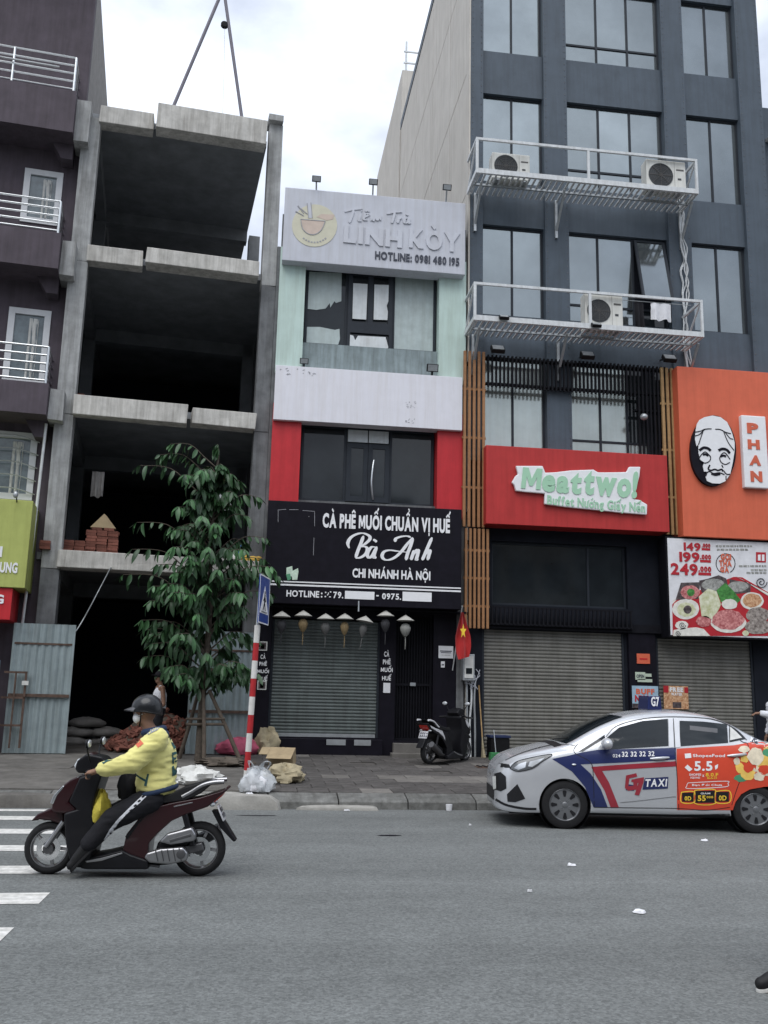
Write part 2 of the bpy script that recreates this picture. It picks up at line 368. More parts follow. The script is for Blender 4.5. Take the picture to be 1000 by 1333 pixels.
# ------------------------------------------------------------------ ground, road, pavement
KY, PY0, PZ0, PZ1 = 14.02, 14.45, .2, .405       # kerb front, pavement front edge, its height, its height at the facades
def pz(y): return PZ0 + (PZ1-PZ0)*(y-PY0)/(20-PY0)
struct('ground', MB().box(-700, 700, -700, 900, -.3, -.02), M['soil'])
road = struct('road', MB().add([(-300,-200,0),(300,-200,0),(300,KY+.1,0),(-300,KY+.1,0)], [(0,1,2,3)]), M['asphalt'])
for i in range(7):                               # pedestrian crossing, the stripes run along the kerb
    y = [6.93, 8.06, 9.27, 10.47, 11.67, 12.82, 13.62][i]; h = [.38, .4, .38, .36, .36, .36, .2][i]
    rr = random.Random(i); n = 14; poly = []
    for k in range(n+1): poly.append((-7.5+(5.93*k/n), y-h/2+rr.uniform(-.012, .012)))
    for k in range(n, -1, -1): poly.append((-7.5+(5.93*k/n), y+h/2+rr.uniform(-.012, .012)))
    O('zebra_stripe', MB().add([(a, b, .004) for a, b in poly], [tuple(range(len(poly)))]), M['paint'], road)
rr = random.Random(5)
def pav_sheet(x0, x1, y0, y1, dz=0):
    return MB().add([(x0,y0,pz(y0)+dz),(x1,y0,pz(y0)+dz),(x1,y1,pz(y1)+dz),(x0,y1,pz(y1)+dz),(x0,y0,-.1),(x1,y0,-.1),(x1,y1,-.1),(x0,y1,-.1)],
        [(0,1,2,3),(0,4,5,1),(1,5,6,2),(2,6,7,3),(3,7,4,0)])
pave = struct('pavement', pav_sheet(-60, 60, PY0-.02, 24, -.022), M['pave_base'])
# paving slabs in front of the shops, laid in courses
tile_me = {}
def tile(wx, wy, v):
    k = (round(wx,2), v)
    if k not in tile_me:
        q = random.Random(v); mb = MB(); t = .02
        mb.box(-wx/2, wx/2, -wy/2, wy/2, 0, t); mb.v = [(a, b, c+(q.uniform(-.004,.004) if c > 0 else 0)) for a, b, c in mb.v]
        tile_me[k] = mb.mesh('paving_slab', bevel=.006, seg=1)
    return tile_me[k]
slope = math.atan2(PZ1-PZ0, 20-PY0)
rows = 13; rh = (19.93-PY0)/rows
for r_ in range(rows):
    yc = PY0+rh*(r_+.5); x = 0.2+(r_%2)*.24-.5*(r_ > 6)
    while x < 10.6:
        wx = .48; pale = (r_ in (3,4) and 1.9 < x < 3.9) or rr.random() < .04
        if rr.random() > .03:
            mm = Matrix.Translation((x+wx/2, yc, pz(yc)-.021+rr.uniform(-.003,.004))) @ Matrix.Rotation(slope, 4, 'X') @ Matrix.Rotation(rr.uniform(-.012,.012), 4, 'Z')
            me = tile(wx-.009, rh-.009, rr.randrange(4)+(10 if pale else 0))
            link('paving_slab', me, M['paving_pale' if pale else 'paving'], pave, mm)
        x += wx
# cast concrete apron in front of the building site
ap = MB()
for (x0, x1, y0, y1) in [(-7.6,-4.4,14.5,16.9),(-4.38,-1.75,14.5,17.1),(-1.73,.1,14.5,17.3),(-7.6,-3.1,16.95,19.4),(-3.08,-.2,17.35,19.4)]:
    s_ = pav_sheet(x0, x1, y0, y1, -.002); s_.v = [(a+rr.uniform(-.03,.03), b+rr.uniform(-.03,.03), c+rr.uniform(-.006,.008)) for a, b, c in s_.v]
    O('concrete_slab', s_, M['pave_concrete'], pave)
kb = struct('kerb', MB().box(-60, 60, KY+.06, PY0-.06, -.1, .05), M['kerb'])
x = -12
while x < 16:
    wx = 1.02; jit = rr.uniform(-.012, .012); dz = rr.uniform(-.01, .01)
    mb = MB(); prof = [(KY+jit,-.05),(KY+.015+jit,.10+dz),(KY+.07+jit,.135+dz),(PY0-.03,.195+dz*.5),(PY0-.025,-.05)]
    n = len(prof); mb.add([(x+.008,a,b) for a,b in prof]+[(x+wx-.008,a,b) for a,b in prof], [tuple(range(n))[::-1], tuple(range(n,2*n))]+[(i,(i+1)%n,(i+1)%n+n,i+n) for i in range(n)])
    O('kerb_stone', mb, M['kerb'], kb, bevel=.012, seg=2); x += wx
def lump(name, label, cat, cx, cy, z, rx, ry, rz, m, seed, top_flat=False):
    q = random.Random(seed); mb = MB(); n = 18
    rings = [(1,0),(.97,.55),(.86,.9),(.5,1),(.0,1.0)]
    for k, (s, h) in enumerate(rings):
        for j in range(n):
            a = 2*math.pi*j/n; ww = 1+.13*math.sin(3*a+seed)+.08*math.sin(7*a+seed*2)
            ca, sa = math.cos(a), math.sin(a); ca = math.copysign(abs(ca)**.55, ca); sa = math.copysign(abs(sa)**.55, sa)
            mb.v.append((rx*s*ww*ca, ry*s*ww*sa, rz*h+q.uniform(-.1,.1)*rz*(h > 0)))
    for k in range(4):
        for j in range(n): mb.f.append((k*n+j, k*n+(j+1)%n, (k+1)*n+(j+1)%n, (k+1)*n+j)); mb.m.append(0)
    mb.v = [(a+cx, b+cy, c+z) for a, b, c in mb.v]
    return tag(O(name, mb, M[m], smooth=50), label, cat)
lump('concrete_ramp', 'long pale concrete ramp poured over the kerb behind the maroon motorbike', 'ramp', -.62, 14.12, 0, 1.0, .3, .19, 'pale_concrete', 3)
lump('concrete_ramp', 'low pale concrete fillet against the kerb left of the maroon motorbike', 'ramp', -4.0, 14.12, 0, 1.9, .26, .17, 'pave_concrete', 8)
lump('concrete_chunk', 'thin pale concrete patch lying in the gutter before the kerb', 'concrete', 1.28, 13.99, 0, .56, .13, .06, 'pale_concrete', 4)
# litter on the road
def litter(px, py, sx, sy, label, z=0, m='cloth_white', name='litter'):
    p = atz(px, py, z+.01); q = random.Random(int(px)); mb = MB(); n = 9
    top = [(p.x+sx*math.cos(a)*q.uniform(.7,1.1), p.y+sy*math.sin(a)*q.uniform(.7,1.1)) for a in [2*math.pi*k/n for k in range(n)]]
    mb.add([(a, b, z+.006) for a, b in top]+[(p.x+(a-p.x)*.8, p.y+(b-p.y)*.8, z+.006+q.uniform(.008,.022)) for a, b in top]+[(p.x, p.y, z+.02)],
        [(i,(i+1)%n,(i+1)%n+n,i+n) for i in range(n)]+[(i+n,(i+1)%n+n,2*n) for i in range(n)]+[tuple(range(n))[::-1]])
    return tag(O(name, mb, M[m]), label, 'litter')
litter(745, 1126, .05, .045, 'white paper scrap on the road below the taxi front wheel')
litter(833, 1187, .055, .05, 'white paper scrap lying on the road nearest the camera')
litter(917, 1094, .045, .05, 'white paper scrap on the road under the red rear door')
litter(690, 1160, .025, .012, 'faint pale scrap on the road between the other scraps')
litter(612, 1074, .018, .018, 'tiny pale scrap on the road just off the taxi bumper')
litter(325, 1033, .06, .12, 'small white paper on the kerb below the plastic bag', .18)
litter(345, 1052, .08, .05, 'tan scrap in the gutter by the pale concrete ramp', 0, 'sack_tan')
litter(452, 1055, .05, .03, 'small white scrap in the gutter beside the concrete patch')
b_ = atz(577, 1050, .01)
tag(O('paper_cup', MB().lathe([(.03,0),(.042,.005),(.05,.09),(.046,.09),(.04,.01),(0,.01)], 14, (b_.x, KY-.07, .0)), M['cloth_white'], smooth=40), 'white paper cup standing in the gutter beside the kerb', 'cup')
# drain covers
for (px, py, lb) in ((640, 1004, 'dark iron drain grating in the pavement left of the taxi'),):
    p = atz(px, py, pz(16)); g = thing('drain_grating', lb, 'drain', (p.x+.1, p.y, pz(p.y)))
    O('frame', MB().box(p.x-.3,p.x+.5,p.y-.2,p.y+.2,pz(p.y)-.03,pz(p.y)+.008), M['rusty'], g)
    for k in range(7): O('bar', MB().box(p.x-.26+k*.11,p.x-.22+k*.11,p.y-.17,p.y+.17,pz(p.y)+.008,pz(p.y)+.022), M['black_metal'], g)
for (px, py, sx, sy, lb) in ((508,1088,.14,.05,'dark oval tar patch on the road right of the motorbike'),(335,1062,.3,.04,'dark damp patch on the road beside the pale ramp')):
    p = atz(px, py, 0); q = random.Random(px); n = 16
    O('tar_patch', MB().add([(p.x+sx*math.cos(2*math.pi*k/n)*q.uniform(.7,1.2), p.y+sy*math.sin(2*math.pi*k/n)*q.uniform(.7,1.2), .004) for k in range(n)], [tuple(range(n))]), M['black_panel'], road)

# ------------------------------------------------------------------ windows
def window(parent, X0, X1, Z0, Z1, Y, xs=(), zs=(), fw=.05, fd=.06, fm='frame_dark', gm='coated_glass', pm=None, local=False, name='window'):
    """frame with mullions at fractions xs and transoms at fractions zs (of the height, from below); panes are sub-parts"""
    X = [X0]+[X0+(X1-X0)*q for q in xs]+[X1]; Z = [Z0]+[Z0+(Z1-Z0)*q for q in zs]+[Z1]
    mb = MB(); hs = []
    for i in range(len(X)-1):
        for j in range(len(Z)-1):
            a = fw if i == 0 else fw/2; b = fw if i == len(X)-2 else fw/2; c = fw if j == 0 else fw/2; d = fw if j == len(Z)-2 else fw/2
            hs.append((X[i]+a, X[i+1]-b, Z[j]+c, Z[j+1]-d))
    mb.holes(X0, X1, Z0, Z1, Y-fd, Y, hs)
    wdo = O(name, mb, M[fm], parent, local)
    for k, h in enumerate(hs):
        g = (pm[k] if pm else gm)
        if g: O('pane', MB().box(h[0]-.006, h[1]+.006, Y-fd*.55, Y-fd*.35, h[2]-.006, h[3]+.006), M[g], wdo, local)
    return wdo
def shutter(parent, X0, X1, Z0, Z1, Y, m, pitch=.078, name='roller_shutter'):
    mb = MB(); n = int((Z1-Z0)/pitch); pr = []
    for k in range(n+1):
        z = Z0+k*pitch
        for a, b in ((.0,.0),(-.016,.012),(-.02,pitch*.45),(-.016,pitch-.022),(0,pitch-.012)):
            if z+b <= Z1: pr.append((Y+a, z+b))
    k = len(pr); mb.add([(X0,a,b) for a,b in pr]+[(X1,a,b) for a,b in pr], [(i,i+1,i+1+k,i+k) for i in range(k-1)])
    s_ = O(name, mb, M[m], parent)
    O('bottom_rail', MB().box(X0+.01, X1-.01, Y-.035, Y-.002, Z0-.07, Z0), M['galv'], s_)
    O('guide_rail', MB().box(X0-.05, X0, Y-.05, Y+.03, Z0-.08, Z1), M['frame_dark'], s_); O('guide_rail', MB().box(X1, X1+.05, Y-.05, Y+.03, Z0-.08, Z1), M['frame_dark'], s_)
    return s_
def floodlight(parent, x, y, z, s=1, name='floodlight', tilt=.5, m='black_plastic'):
    Rm = Matrix.Translation((x, y, z)) @ Matrix.Rotation(tilt, 4, 'X')
    mb = MB().box(-.12*s, .12*s, -.05*s, .03*s, -.08*s, .08*s); mb.v = [tuple(Rm @ Vector(p)) for p in mb.v]
    f = O(name, mb, M[m], parent, bevel=.012*s)
    g = MB().box(-.1*s, .1*s, -.054*s, -.05*s, -.065*s, .065*s); g.v = [tuple(Rm @ Vector(p)) for p in g.v]; O('lens', g, M['galv'], f)
    return f

# ------------------------------------------------------------------ grey restaurant tower on the right
TX0, TX1 = 4.46, 12.12
tw = thing('office_tower', 'tall dark grey building with rows of coated windows above the restaurant signs', 'building', ((TX0+TX1)/2, 20, PZ1))
O('core', MB().box(TX0+.04, TX1, 20.32, 31.9, .3, 22.95), M['tower_dark'], tw)
O('stair_tower', MB().box(TX0+.04, TX1-3, 32.2, 40, .3, 25.7), M['cream'], tw)
O('parapet', MB().box(TX0-.02, TX1+.03, 19.9, 32, 22.952, 23.25), M['tower_grey'], tw)
O('antenna_mast', MB().tube([(TX0+.3,33,25.7),(TX0+.3,33,27.6)], .04), M['galv'], tw); 
for k in range(2): O('roof_rail', MB().bar((TX0+.1,32.3,26.1+k*.5),(TX0+1.6,32.3,26.1+k*.5),.05), M['galv'], tw)
ys = [20.0, 22.4, 25.1, 28.3, 31.95]; zz = [.4, 4, 7.2, 10.4, 13.6, 16.9, 20.1, 22.95]
for i in range(4):
    for j in range(7): O('wall_panel', MB().box(TX0, TX0+.036, ys[i]+(.34 if i == 0 else .018), ys[i+1]-.018, zz[j]+.015, zz[j+1]-.015), M['cream'], tw)
O('corner_panel', MB().box(TX0-.002, TX0+.034, 20.0, 20.336, .4, 22.95), M['cream'], tw)
for j in range(6):
    for i in range(2): O('wall_panel', MB().box(TX0, TX0+.036, 32.2+i*3.9+.015, 32.2+(i+1)*3.9-.015, zz[j]+.015+3, zz[j+1]-.015+3), M['cream'], tw)
cols = [(4.81, 6.34), (6.93, 9.46), (10.04, 11.5)]
rows_ = [(7.0, 9.42), (10.46, 12.76), (13.9, 16.27), (17.45, 19.6), (20.9, 22.6)]
for a, b in ((TX0+.04, 4.81), (6.34, 6.93), (9.46, 10.04), (11.5, TX1)):
    p_ = O('pilaster', MB().box(a, b, 20.0, 20.34, 6.9, 22.95), M['tower_grey'], tw)
    rv = MB()
    for e in (a+.05, b-.05):
        z = 7.2
        while z < 22.8: rv.lathe([(.012,0),(.01,-.01),(0,-.012)], 6, (e, 19.999, z), 'y'); z += .17
    tag(O('rivets', rv, M['render_grey'], p_), kind='stuff')
zs_ = [(9.42, 10.46), (12.76, 13.9), (16.27, 17.45), (19.6, 20.9), (22.6, 22.95)]
for a, b in cols:
    for c, d in zs_: O('spandrel', MB().box(a, b, 20.11, 20.34, c, d), M['tower_grey'], tw)
for ci, (a, b) in enumerate(cols):
    for ri, (c, d) in enumerate(rows_):
        if ci == 1:
            if ri == 0: window(tw, a, b, c, d, 20.26, (.30,.56,.78), (.23,), gm='pale_glass', pm=['pale_glass','pale_glass','pale_glass','pale_glass','pale_glass','dark_glass','dark_glass','dark_glass'])
            elif ri == 1:
                wn = window(tw, a, b, c, d, 20.26, (.31,.66), (.2,), pm=['coated_glass','coated_glass','coated_glass','coated_glass','dark_glass',None])
                # open casement, hinged at the top
                x0, x1 = a+(b-a)*.66+.03, b-.05; z1, z0 = d-.05, c+(d-c)*.2+.03; Mx = Matrix.Translation((0,20.2,z1)) @ Matrix.Rotation(R(-14),4,'X')
                mb = MB().holes(x0, x1, z0-z1, 0, -.05, 0, [(x0+.06, x1-.06, z0-z1+.06, -.06)]); mb.v = [tuple(Mx @ Vector(p)) for p in mb.v]
                sh = O('open_casement', mb, M['frame_dark'], wn)
                g = MB().box(x0+.055, x1-.055, -.03, -.02, z0-z1+.055, -.055); g.v = [tuple(Mx @ Vector(p)) for p in g.v]; O('pane', g, M['coated_glass'], sh)
                O('dark_opening', MB().box(x0, x1, 20.27, 20.3, z0, z1), M['tower_dark'], wn)
            else: window(tw, a, b, c, d, 20.26, (.345,.67), (.24,))
        else: window(tw, a, b, c, d, 20.26, (.5,), () , gm='pale_glass' if ri == 0 else 'coated_glass')
# lower storeys: dark recessed wall with openings
s1 = fr(628, 822, 815, 975, 20.1); s2 = fr(857, 832, 984, 975, 20.1)
w1 = fr(640, 708, 816, 790, 20.15)
lw = MB().holes(TX0+.04, TX1, .3, 6.9, 20.12, 20.34, [(s1[0], s1[1], .3, s1[3]), (s2[0], s2[1], .3, s2[3]), w1])
O('base_wall', lw, M['tower_dark'], tw)
shutter(tw, s1[0]+.05, s1[1]-.05, .5, s1[3], 20.2, 'shutter'); shutter(tw, s2[0]+.05, s2[1]-.05, .5, s2[3], 20.2, 'shutter')
window(tw, *w1, 20.3, (.72,), (), gm='dark_glass')
O('pillar', MB().box(s1[1]+.06, s2[0]-.06, 20.02, 20.13, .38, s1[3]+.1), M['black_panel'], tw)
O('shutter_box', MB().box(TX0+.3, TX1, 19.98, 20.13, s1[3]+.02, s1[3]+.2), M['black_metal'], tw)
# black balustrade of short fins under the dark window
bl = thing('balustrade', 'low black balustrade of short fins below the dark shop window', 'balustrade', ((w1[0]+w1[1])/2, 19.9, fr(640,812,816,812,19.9)[2]))
b0 = fr(638, 793, 824, 815, 19.9)
for zq in (b0[2], b0[3]): O('rail', MB().box(b0[0], b0[1], 19.9, 20.13 if zq == b0[2] else 19.94, zq-.02, zq+.02), M['black_metal'], bl)
n = 34; fm_ = MB().box(-.018, .018, -.02, .02, 0, b0[3]-b0[2]).mesh('fin')
for k in range(n): link('fin', fm_, M['black_metal'], bl, MW[bl].inverted() @ Matrix.Translation((b0[0]+(b0[1]-b0[0])*(k+.5)/n, 19.9, b0[2])))
# black fins hanging before the second-floor windows
fs = thing('fin_screen', 'black metal fin screen hanging before the windows over the red sign', 'screen', (6.9, 19.85, 7.0))
q = fr(633, 470, 868, 511, 19.85); q2 = fr(828, 470, 868, 600, 19.85)
for zq in (q[2]+.1, q[3]-.05): O('rail', MB().box(q[0], q[1], 19.87, 20.0, zq-.02, zq+.02), M['black_metal'], fs)
O('rail', MB().box(q2[0], q2[1], 19.87, 20.0, (q2[2]+q2[3])/2-.02, (q2[2]+q2[3])/2+.02), M['black_metal'], fs)
f1 = MB().box(-.02, .02, -.03, .02, q[2], q[3]).mesh('fin'); f2 = MB().box(-.02, .02, -.03, .02, 6.95, q[3]).mesh('fin')
n = 46
for k in range(n):
    x = q[0]+(q[1]-q[0])*(k+.5)/n
    link('fin', f2 if x > q2[0] else f1, M['black_metal'], fs, MW[fs].inverted() @ Matrix.Translation((x, 19.85, 0)))
# timber batten screens
def battens(label, px, Y, m, n):
    X0, X1, Z0, Z1 = fr(*px, Y); t = thing('batten_screen', label, 'screen', ((X0+X1)/2, Y, Z0), group='timber batten screens')
    wd = (X1-X0)/n*.56; me = MB().box(-wd/2, wd/2, 0, .07, 0, Z1-Z0).mesh('batten', bevel=.006)
    for k in range(n): link('batten', me, M[m], t, MW[t].inverted() @ Matrix.Translation((X0+(X1-X0)*(k+.5)/n, Y, Z0)))
    for zq in (.22, .5, .78): O('cross_rail', MB().box(X0, X1, Y+.03, Y+.062, Z0+(Z1-Z0)*zq-.025, Z0+(Z1-Z0)*zq+.025), M[m], t)
    O('fixing', MB().box(X0+.1, X0+.15, Y+.06, 20.05, Z1-.3, Z1-.25).box(X1-.15, X1-.1, Y+.06, 20.05, Z0+.3, Z0+.35).box(X0+.1, X0+.15, Y+.06, 20.05, Z0+.3, Z0+.35), M['black_metal'], t)
battens('tall brown batten screen left of the red restaurant sign', (602, 457, 633, 686), 19.8, 'wood', 5)
battens('lower brown batten screen hanging beside the black cafe sign', (604, 688, 638, 818), 19.72, 'wood', 6)
battens('narrow golden batten screen between the red and orange signs', (863, 479, 888, 696), 19.78, 'wood_light', 4)

# red restaurant sign
rs = fr(633, 586, 870, 687, 19.55); t = thing('restaurant_sign', 'red restaurant sign board with pale green raised lettering', 'sign', ((rs[0]+rs[1])/2, 19.55, rs[2]))
O('panel', MB().box(rs[0], rs[1], 19.55, 20.08, rs[2], rs[3]), M['meat_red'], t, bevel=.01)
bk = zpx([(130,195),(275,195),(290,232),(340,230),(425,220),(490,217),(500,217),(550,215),(575,230),(650,230),(730,228),(745,200),(805,200),(800,250),(768,375),(800,380),(842,405),(840,460),(780,455),(690,448),(590,437),(400,418),(285,402),(287,345),(185,337),(130,330),(122,300),(108,285),(128,250),(142,240)], 640, 560, 4.167)
O('backing_letters', MB().prism(onY(bk, 19.5), 19.46, 19.54), M['letter_white'], t, bevel=.02)
def zr(z, o, s, Y): return fr(o[0]+z[0]/s, o[1]+z[1]/s, o[0]+z[2]/s, o[1]+z[3]/s, Y)
mo, ms = (640, 560), 4.167
lettering('Meat', zr((160,214,488,338), mo, ms, 19.46), 19.457, M['letter_mint'], t, bold=.05, gap=.04, rot=R(-1.6), slant=.1)
lettering('two!', zr((502,212,795,362), mo, ms, 19.46), 19.457, M['letter_mint'], t, bold=.05, gap=.04, rot=R(-1.6), slant=.12)
lettering('Buffet Nướng Giấy Nến', zr((302,358,832,440), mo, ms, 19.46), 19.457, M['letter_mint'], t, bold=.03, rot=R(-1.9), depth=.01)
# orange restaurant sign with the line-drawn face
osn = fr(886, 482, 1030, 701, 19.5); t = thing('restaurant_sign', 'orange restaurant sign with a white line-drawn face and upright letters', 'sign', ((osn[0]+osn[1])/2, 19.5, osn[2]))
O('panel', MB().box(osn[0], osn[1], 19.5, 20.09, osn[2], osn[3]), M['orange_panel'], t, bevel=.01)
fo, fsx = (860, 530), 7.143; FY = 19.42
ell_ = [(492+212*math.cos(a), 405+330*math.sin(a)) for a in [2*math.pi*k/28 for k in range(28)]]
fc = O('face_emblem', MB().prism(onY(zpx(ell_, *fo, fsx), FY), FY-.002, 19.52), M['black_panel'], t)
hd = [(325,215),(335,160),(360,120),(405,95),(480,80),(555,95),(615,140),(650,210),(668,260),(686,330),(686,405),(668,520),(645,625),(600,690),(550,712),(480,710),(430,688),(415,645),(430,602),(402,600),(392,550),(402,520),(366,490),(352,425),(350,345),(333,365),(318,300)]
O('face', MB().prism(onY(zpx(hd, *fo, fsx), FY), FY-.02, FY-.004), M['letter_white'], fc)
def fl(p, w): O('face_line', MB().stroke(smooth_path(onY(zpx(p, *fo, fsx), FY), 4), w, FY-.026-w*.05, FY-.0205), M['black_panel'], fc)
for p, w in [([(318,235),(370,225),(400,210),(440,204),(470,205)],.022),([(505,208),(550,210),(600,235),(650,250)],.022),([(318,270),(360,255),(395,220),(410,210)],.022),([(395,215),(370,290),(350,350)],.02),
    ([(585,235),(625,330),(680,405)],.02),([(600,240),(640,290),(672,300)],.02),([(358,405),(395,380),(435,385),(462,408)],.06),([(535,405),(572,390),(612,400),(640,432)],.06),
    ([(358,470),(380,440),(410,418),(440,440),(462,470),(450,505),(410,522),(375,505)],.022),([(390,445),(415,440),(440,455)],.05),([(545,480),(560,445),(590,425),(620,455),(642,488)],.022),([(555,462),(580,452),(605,462)],.05),
    ([(545,480),(560,515),(600,535),(640,515)],.022),([(455,540),(440,575),(465,590),(500,580),(530,590),(565,580),(575,600)],.035),([(565,540),(578,565)],.025),([(420,618),(450,600),(490,618),(545,612),(590,630)],.025),([(468,620),(510,632),(550,622)],.05),
    ([(580,590),(610,625),(642,625)],.025),([(605,640),(605,680)],.02),([(415,645),(425,620)],.025)]: fl(p, w)
pb = [(742,80),(755,75),(955,90),(966,105),(1010,740),(1000,757),(790,748),(778,735)]
pb = fr(860+765/7.143, 530+82/7.143, 860+992/7.143, 530+752/7.143, 19.4)
O('letter_board', MB().box(pb[0], pb[1], 19.38, 19.52, pb[2], pb[3]), M['letter_white'], t, bevel=.025)
for ch, zz_ in (('P',(805,148,910,245)),('H',(812,302,922,392)),('A',(825,448,932,542)),('N',(838,595,946,695))):
    lettering(ch, zr(zz_, fo, fsx, 19.375), 19.379, M['letter_orange'], t, bold=.06, slant=.1 if ch == 'A' else 0)
# hot-pot banner
bn = fr(871, 704, 1022, 829, 19.6); t = thing('menu_banner', 'large printed hotpot banner with red prices beside the shutters', 'banner', ((bn[0]+bn[1])/2, 19.6, bn[2]))
O('panel', MB().box(bn[0]-.04, bn[1]+.04, 19.6, 20.0, bn[2]-.04, bn[3]+.04), M['black_metal'], t)
O('print_sheet', MB().box(bn[0], bn[1], 19.59, 19.602, bn[2], bn[3]), M['cloth_white'], t)
bo, bs_ = (860, 690), 7.143; BY = 19.588
mk('print_red', (.42,.02,.03), .5); mk('print_meat', (.5,.05,.07), .5, var=.5, vs=22, col2=(.75,.35,.33)); mk('print_green', (.06,.22,.05), .5, var=.5, vs=14); mk('print_pale', (.6,.62,.3), .5, var=.3, vs=10, col2=(.75,.75,.6))
mk('print_dark', (.03,.025,.03), .5, var=.4, vs=16, col2=(.14,.11,.11)); mk('print_orange', (.6,.2,.06), .5, var=.5, vs=25, col2=(.75,.5,.3)); mk('print_grey', (.3,.3,.28), .5, var=.5, vs=20); mk('print_white', (.7,.68,.62), .5, var=.15, vs=12); mk('print_mushroom', (.18,.13,.11), .5, var=.6, vs=18, col2=(.45,.4,.36))
def blob(z, m, lay, name='printed_dish', kk=0):
    O(name, MB().prism(onY(zpx(z, *bo, bs_), BY), BY-.003*lay-.003, BY-.003*lay+.002), M[m], t)
def disc(cx, cy, rx, ry, m, lay, seed=0, rough=.06):
    q = random.Random(seed+cx); blob([(cx+rx*math.cos(a)*(1+q.uniform(-rough,rough)), cy+ry*math.sin(a)*(1+q.uniform(-rough,rough))) for a in [2*math.pi*k/22 for k in range(22)]], m, lay)
blob([(115,650),(690,435),(780,450),(900,520),(1140,650),(1140,985),(115,985)], 'print_white', 0)
blob([(680,435),(760,440),(1140,660),(1140,985),(115,985),(110,690),(160,640)], 'print_red', .4)
blob([(760,460),(1140,700),(1140,660),(700,432)], 'print_white', .8)
for z, m, l in [([(140,650),(190,490),(370,485),(350,640)],'print_dark',1),([(360,470),(430,455),(540,420),(610,450),(640,560),(500,610),(380,580)],'print_dark',1),([(640,455),(840,500),(835,580),(650,600)],'print_dark',1)]: blob(z, m, l)
disc(275,580,88,65,'print_meat',1.6); disc(280,580,35,35,'print_green',2.2); disc(490,510,110,55,'print_grey',1.6); disc(720,525,95,50,'print_grey',1.6)
disc(235,735,125,95,'print_white',1.6,0,.03); disc(240,740,85,68,'print_pale',2.2); disc(250,740,38,38,'print_dark',2.8); disc(850,660,108,82,'print_white',1.6,0,.03); disc(850,655,88,65,'print_orange',2.2)
blob([(520,560),(600,490),(680,570),(745,650),(700,690),(560,670)], 'print_green', 2.4); blob([(355,620),(440,545),(520,570),(560,690),(540,740),(480,830),(380,800)], 'print_pale', 2.8); disc(640,690,75,48,'print_white',3)
disc(630,860,165,95,'print_white',2.4,0,.02); disc(625,835,150,92,'print_meat',3.2); disc(400,850,70,50,'print_meat',2.8); disc(905,790,110,72,'print_mushroom',2.6); disc(910,900,130,70,'print_mushroom',3); disc(790,960,30,26,'print_pale',3.6); disc(1060,850,60,120,'print_red',2)
blob([(115,985),(120,930),(200,915),(330,905),(400,920),(460,985)], 'print_white', 3.4); disc(195,885,60,40,'print_white',3.4)
for tx, z in (('149',(215,118,372,195)),('199',(175,205,362,300)),('249',(95,310,345,422))): lettering(tx, zr(z, bo, bs_, BY), BY-.002, M['print_red'], t, bold=.035, depth=.01, gap=.05)
for z in ((382,125,462,190),(368,228,468,302),(352,338,470,422)): lettering('.000', zr((z[0],z[1],z[2],z[1]+(z[3]-z[1])*.62), bo, bs_, BY), BY-.002, M['print_red'], t, bold=.05, depth=.01); O('print_block', MB().box(*zr((z[0],z[1]+(z[3]-z[1])*.68,z[2],z[3]), bo, bs_, BY)[:2], BY-.004, BY, *zr((z[0],z[1]+(z[3]-z[1])*.68,z[2],z[3]), bo, bs_, BY)[2:]), M['print_red'], t)
for tx, z in (('GỌI',(560,225,655,275)),('THẢ',(545,285,660,335)),('GA',(555,345,635,392))): lettering(tx, zr(z, bo, bs_, BY), BY-.002, M['letter_orange'], t, bold=.05, depth=.01, keep=CAPS)
rg = MB().stroke(onY(zpx([(605+88*math.cos(a), 312+92*math.sin(a)) for a in [R(120+k*12) for k in range(26)]], *bo, bs_), BY), .016, BY-.004, BY); O('print_ring', rg, M['black_panel'], t)
tl = MB()
q = random.Random(3)
for (x0, x1, y) in ((515,850,150),(525,830,182),(730,985,335),(840,985,372),(800,985,398)):
    x = x0
    while x < x1-10:
        l = q.uniform(14,40); rct = zr((x, y-9, min(x+l,x1), y+9), bo, bs_, BY); tl.box(rct[0], rct[1], BY-.003, BY, rct[2], rct[3]); x += l+8
tag(O('small_print', tl, M['print_grey'], t), kind='stuff')
O('logo_square', MB().prism(onY(zpx([(888,205),(980,208),(980,302),(888,300)], *bo, bs_), BY), BY-.004, BY), M['print_red'], t)
O('logo_mark', MB().prism(onY(zpx([(905,230),(930,228),(930,285),(905,283)], *bo, bs_), BY), BY-.007, BY-.003).prism(onY(zpx([(942,228),(965,229),(965,288),(942,287)], *bo, bs_), BY), BY-.007, BY-.003), M['letter_white'], t)
cl = MB()
for (cx, cy, s) in ((935,485,55),(200,885,32),(160,960,26)):
    cl.stroke(onY(zpx([(cx+s*(1-k/26)*math.cos(k*.5), cy+s*(1-k/26)*math.sin(k*.5)) for k in range(24)], *bo, bs_), BY), .01, BY-.018, BY-.001)
O('scroll_lines', cl, M['black_panel'], t)
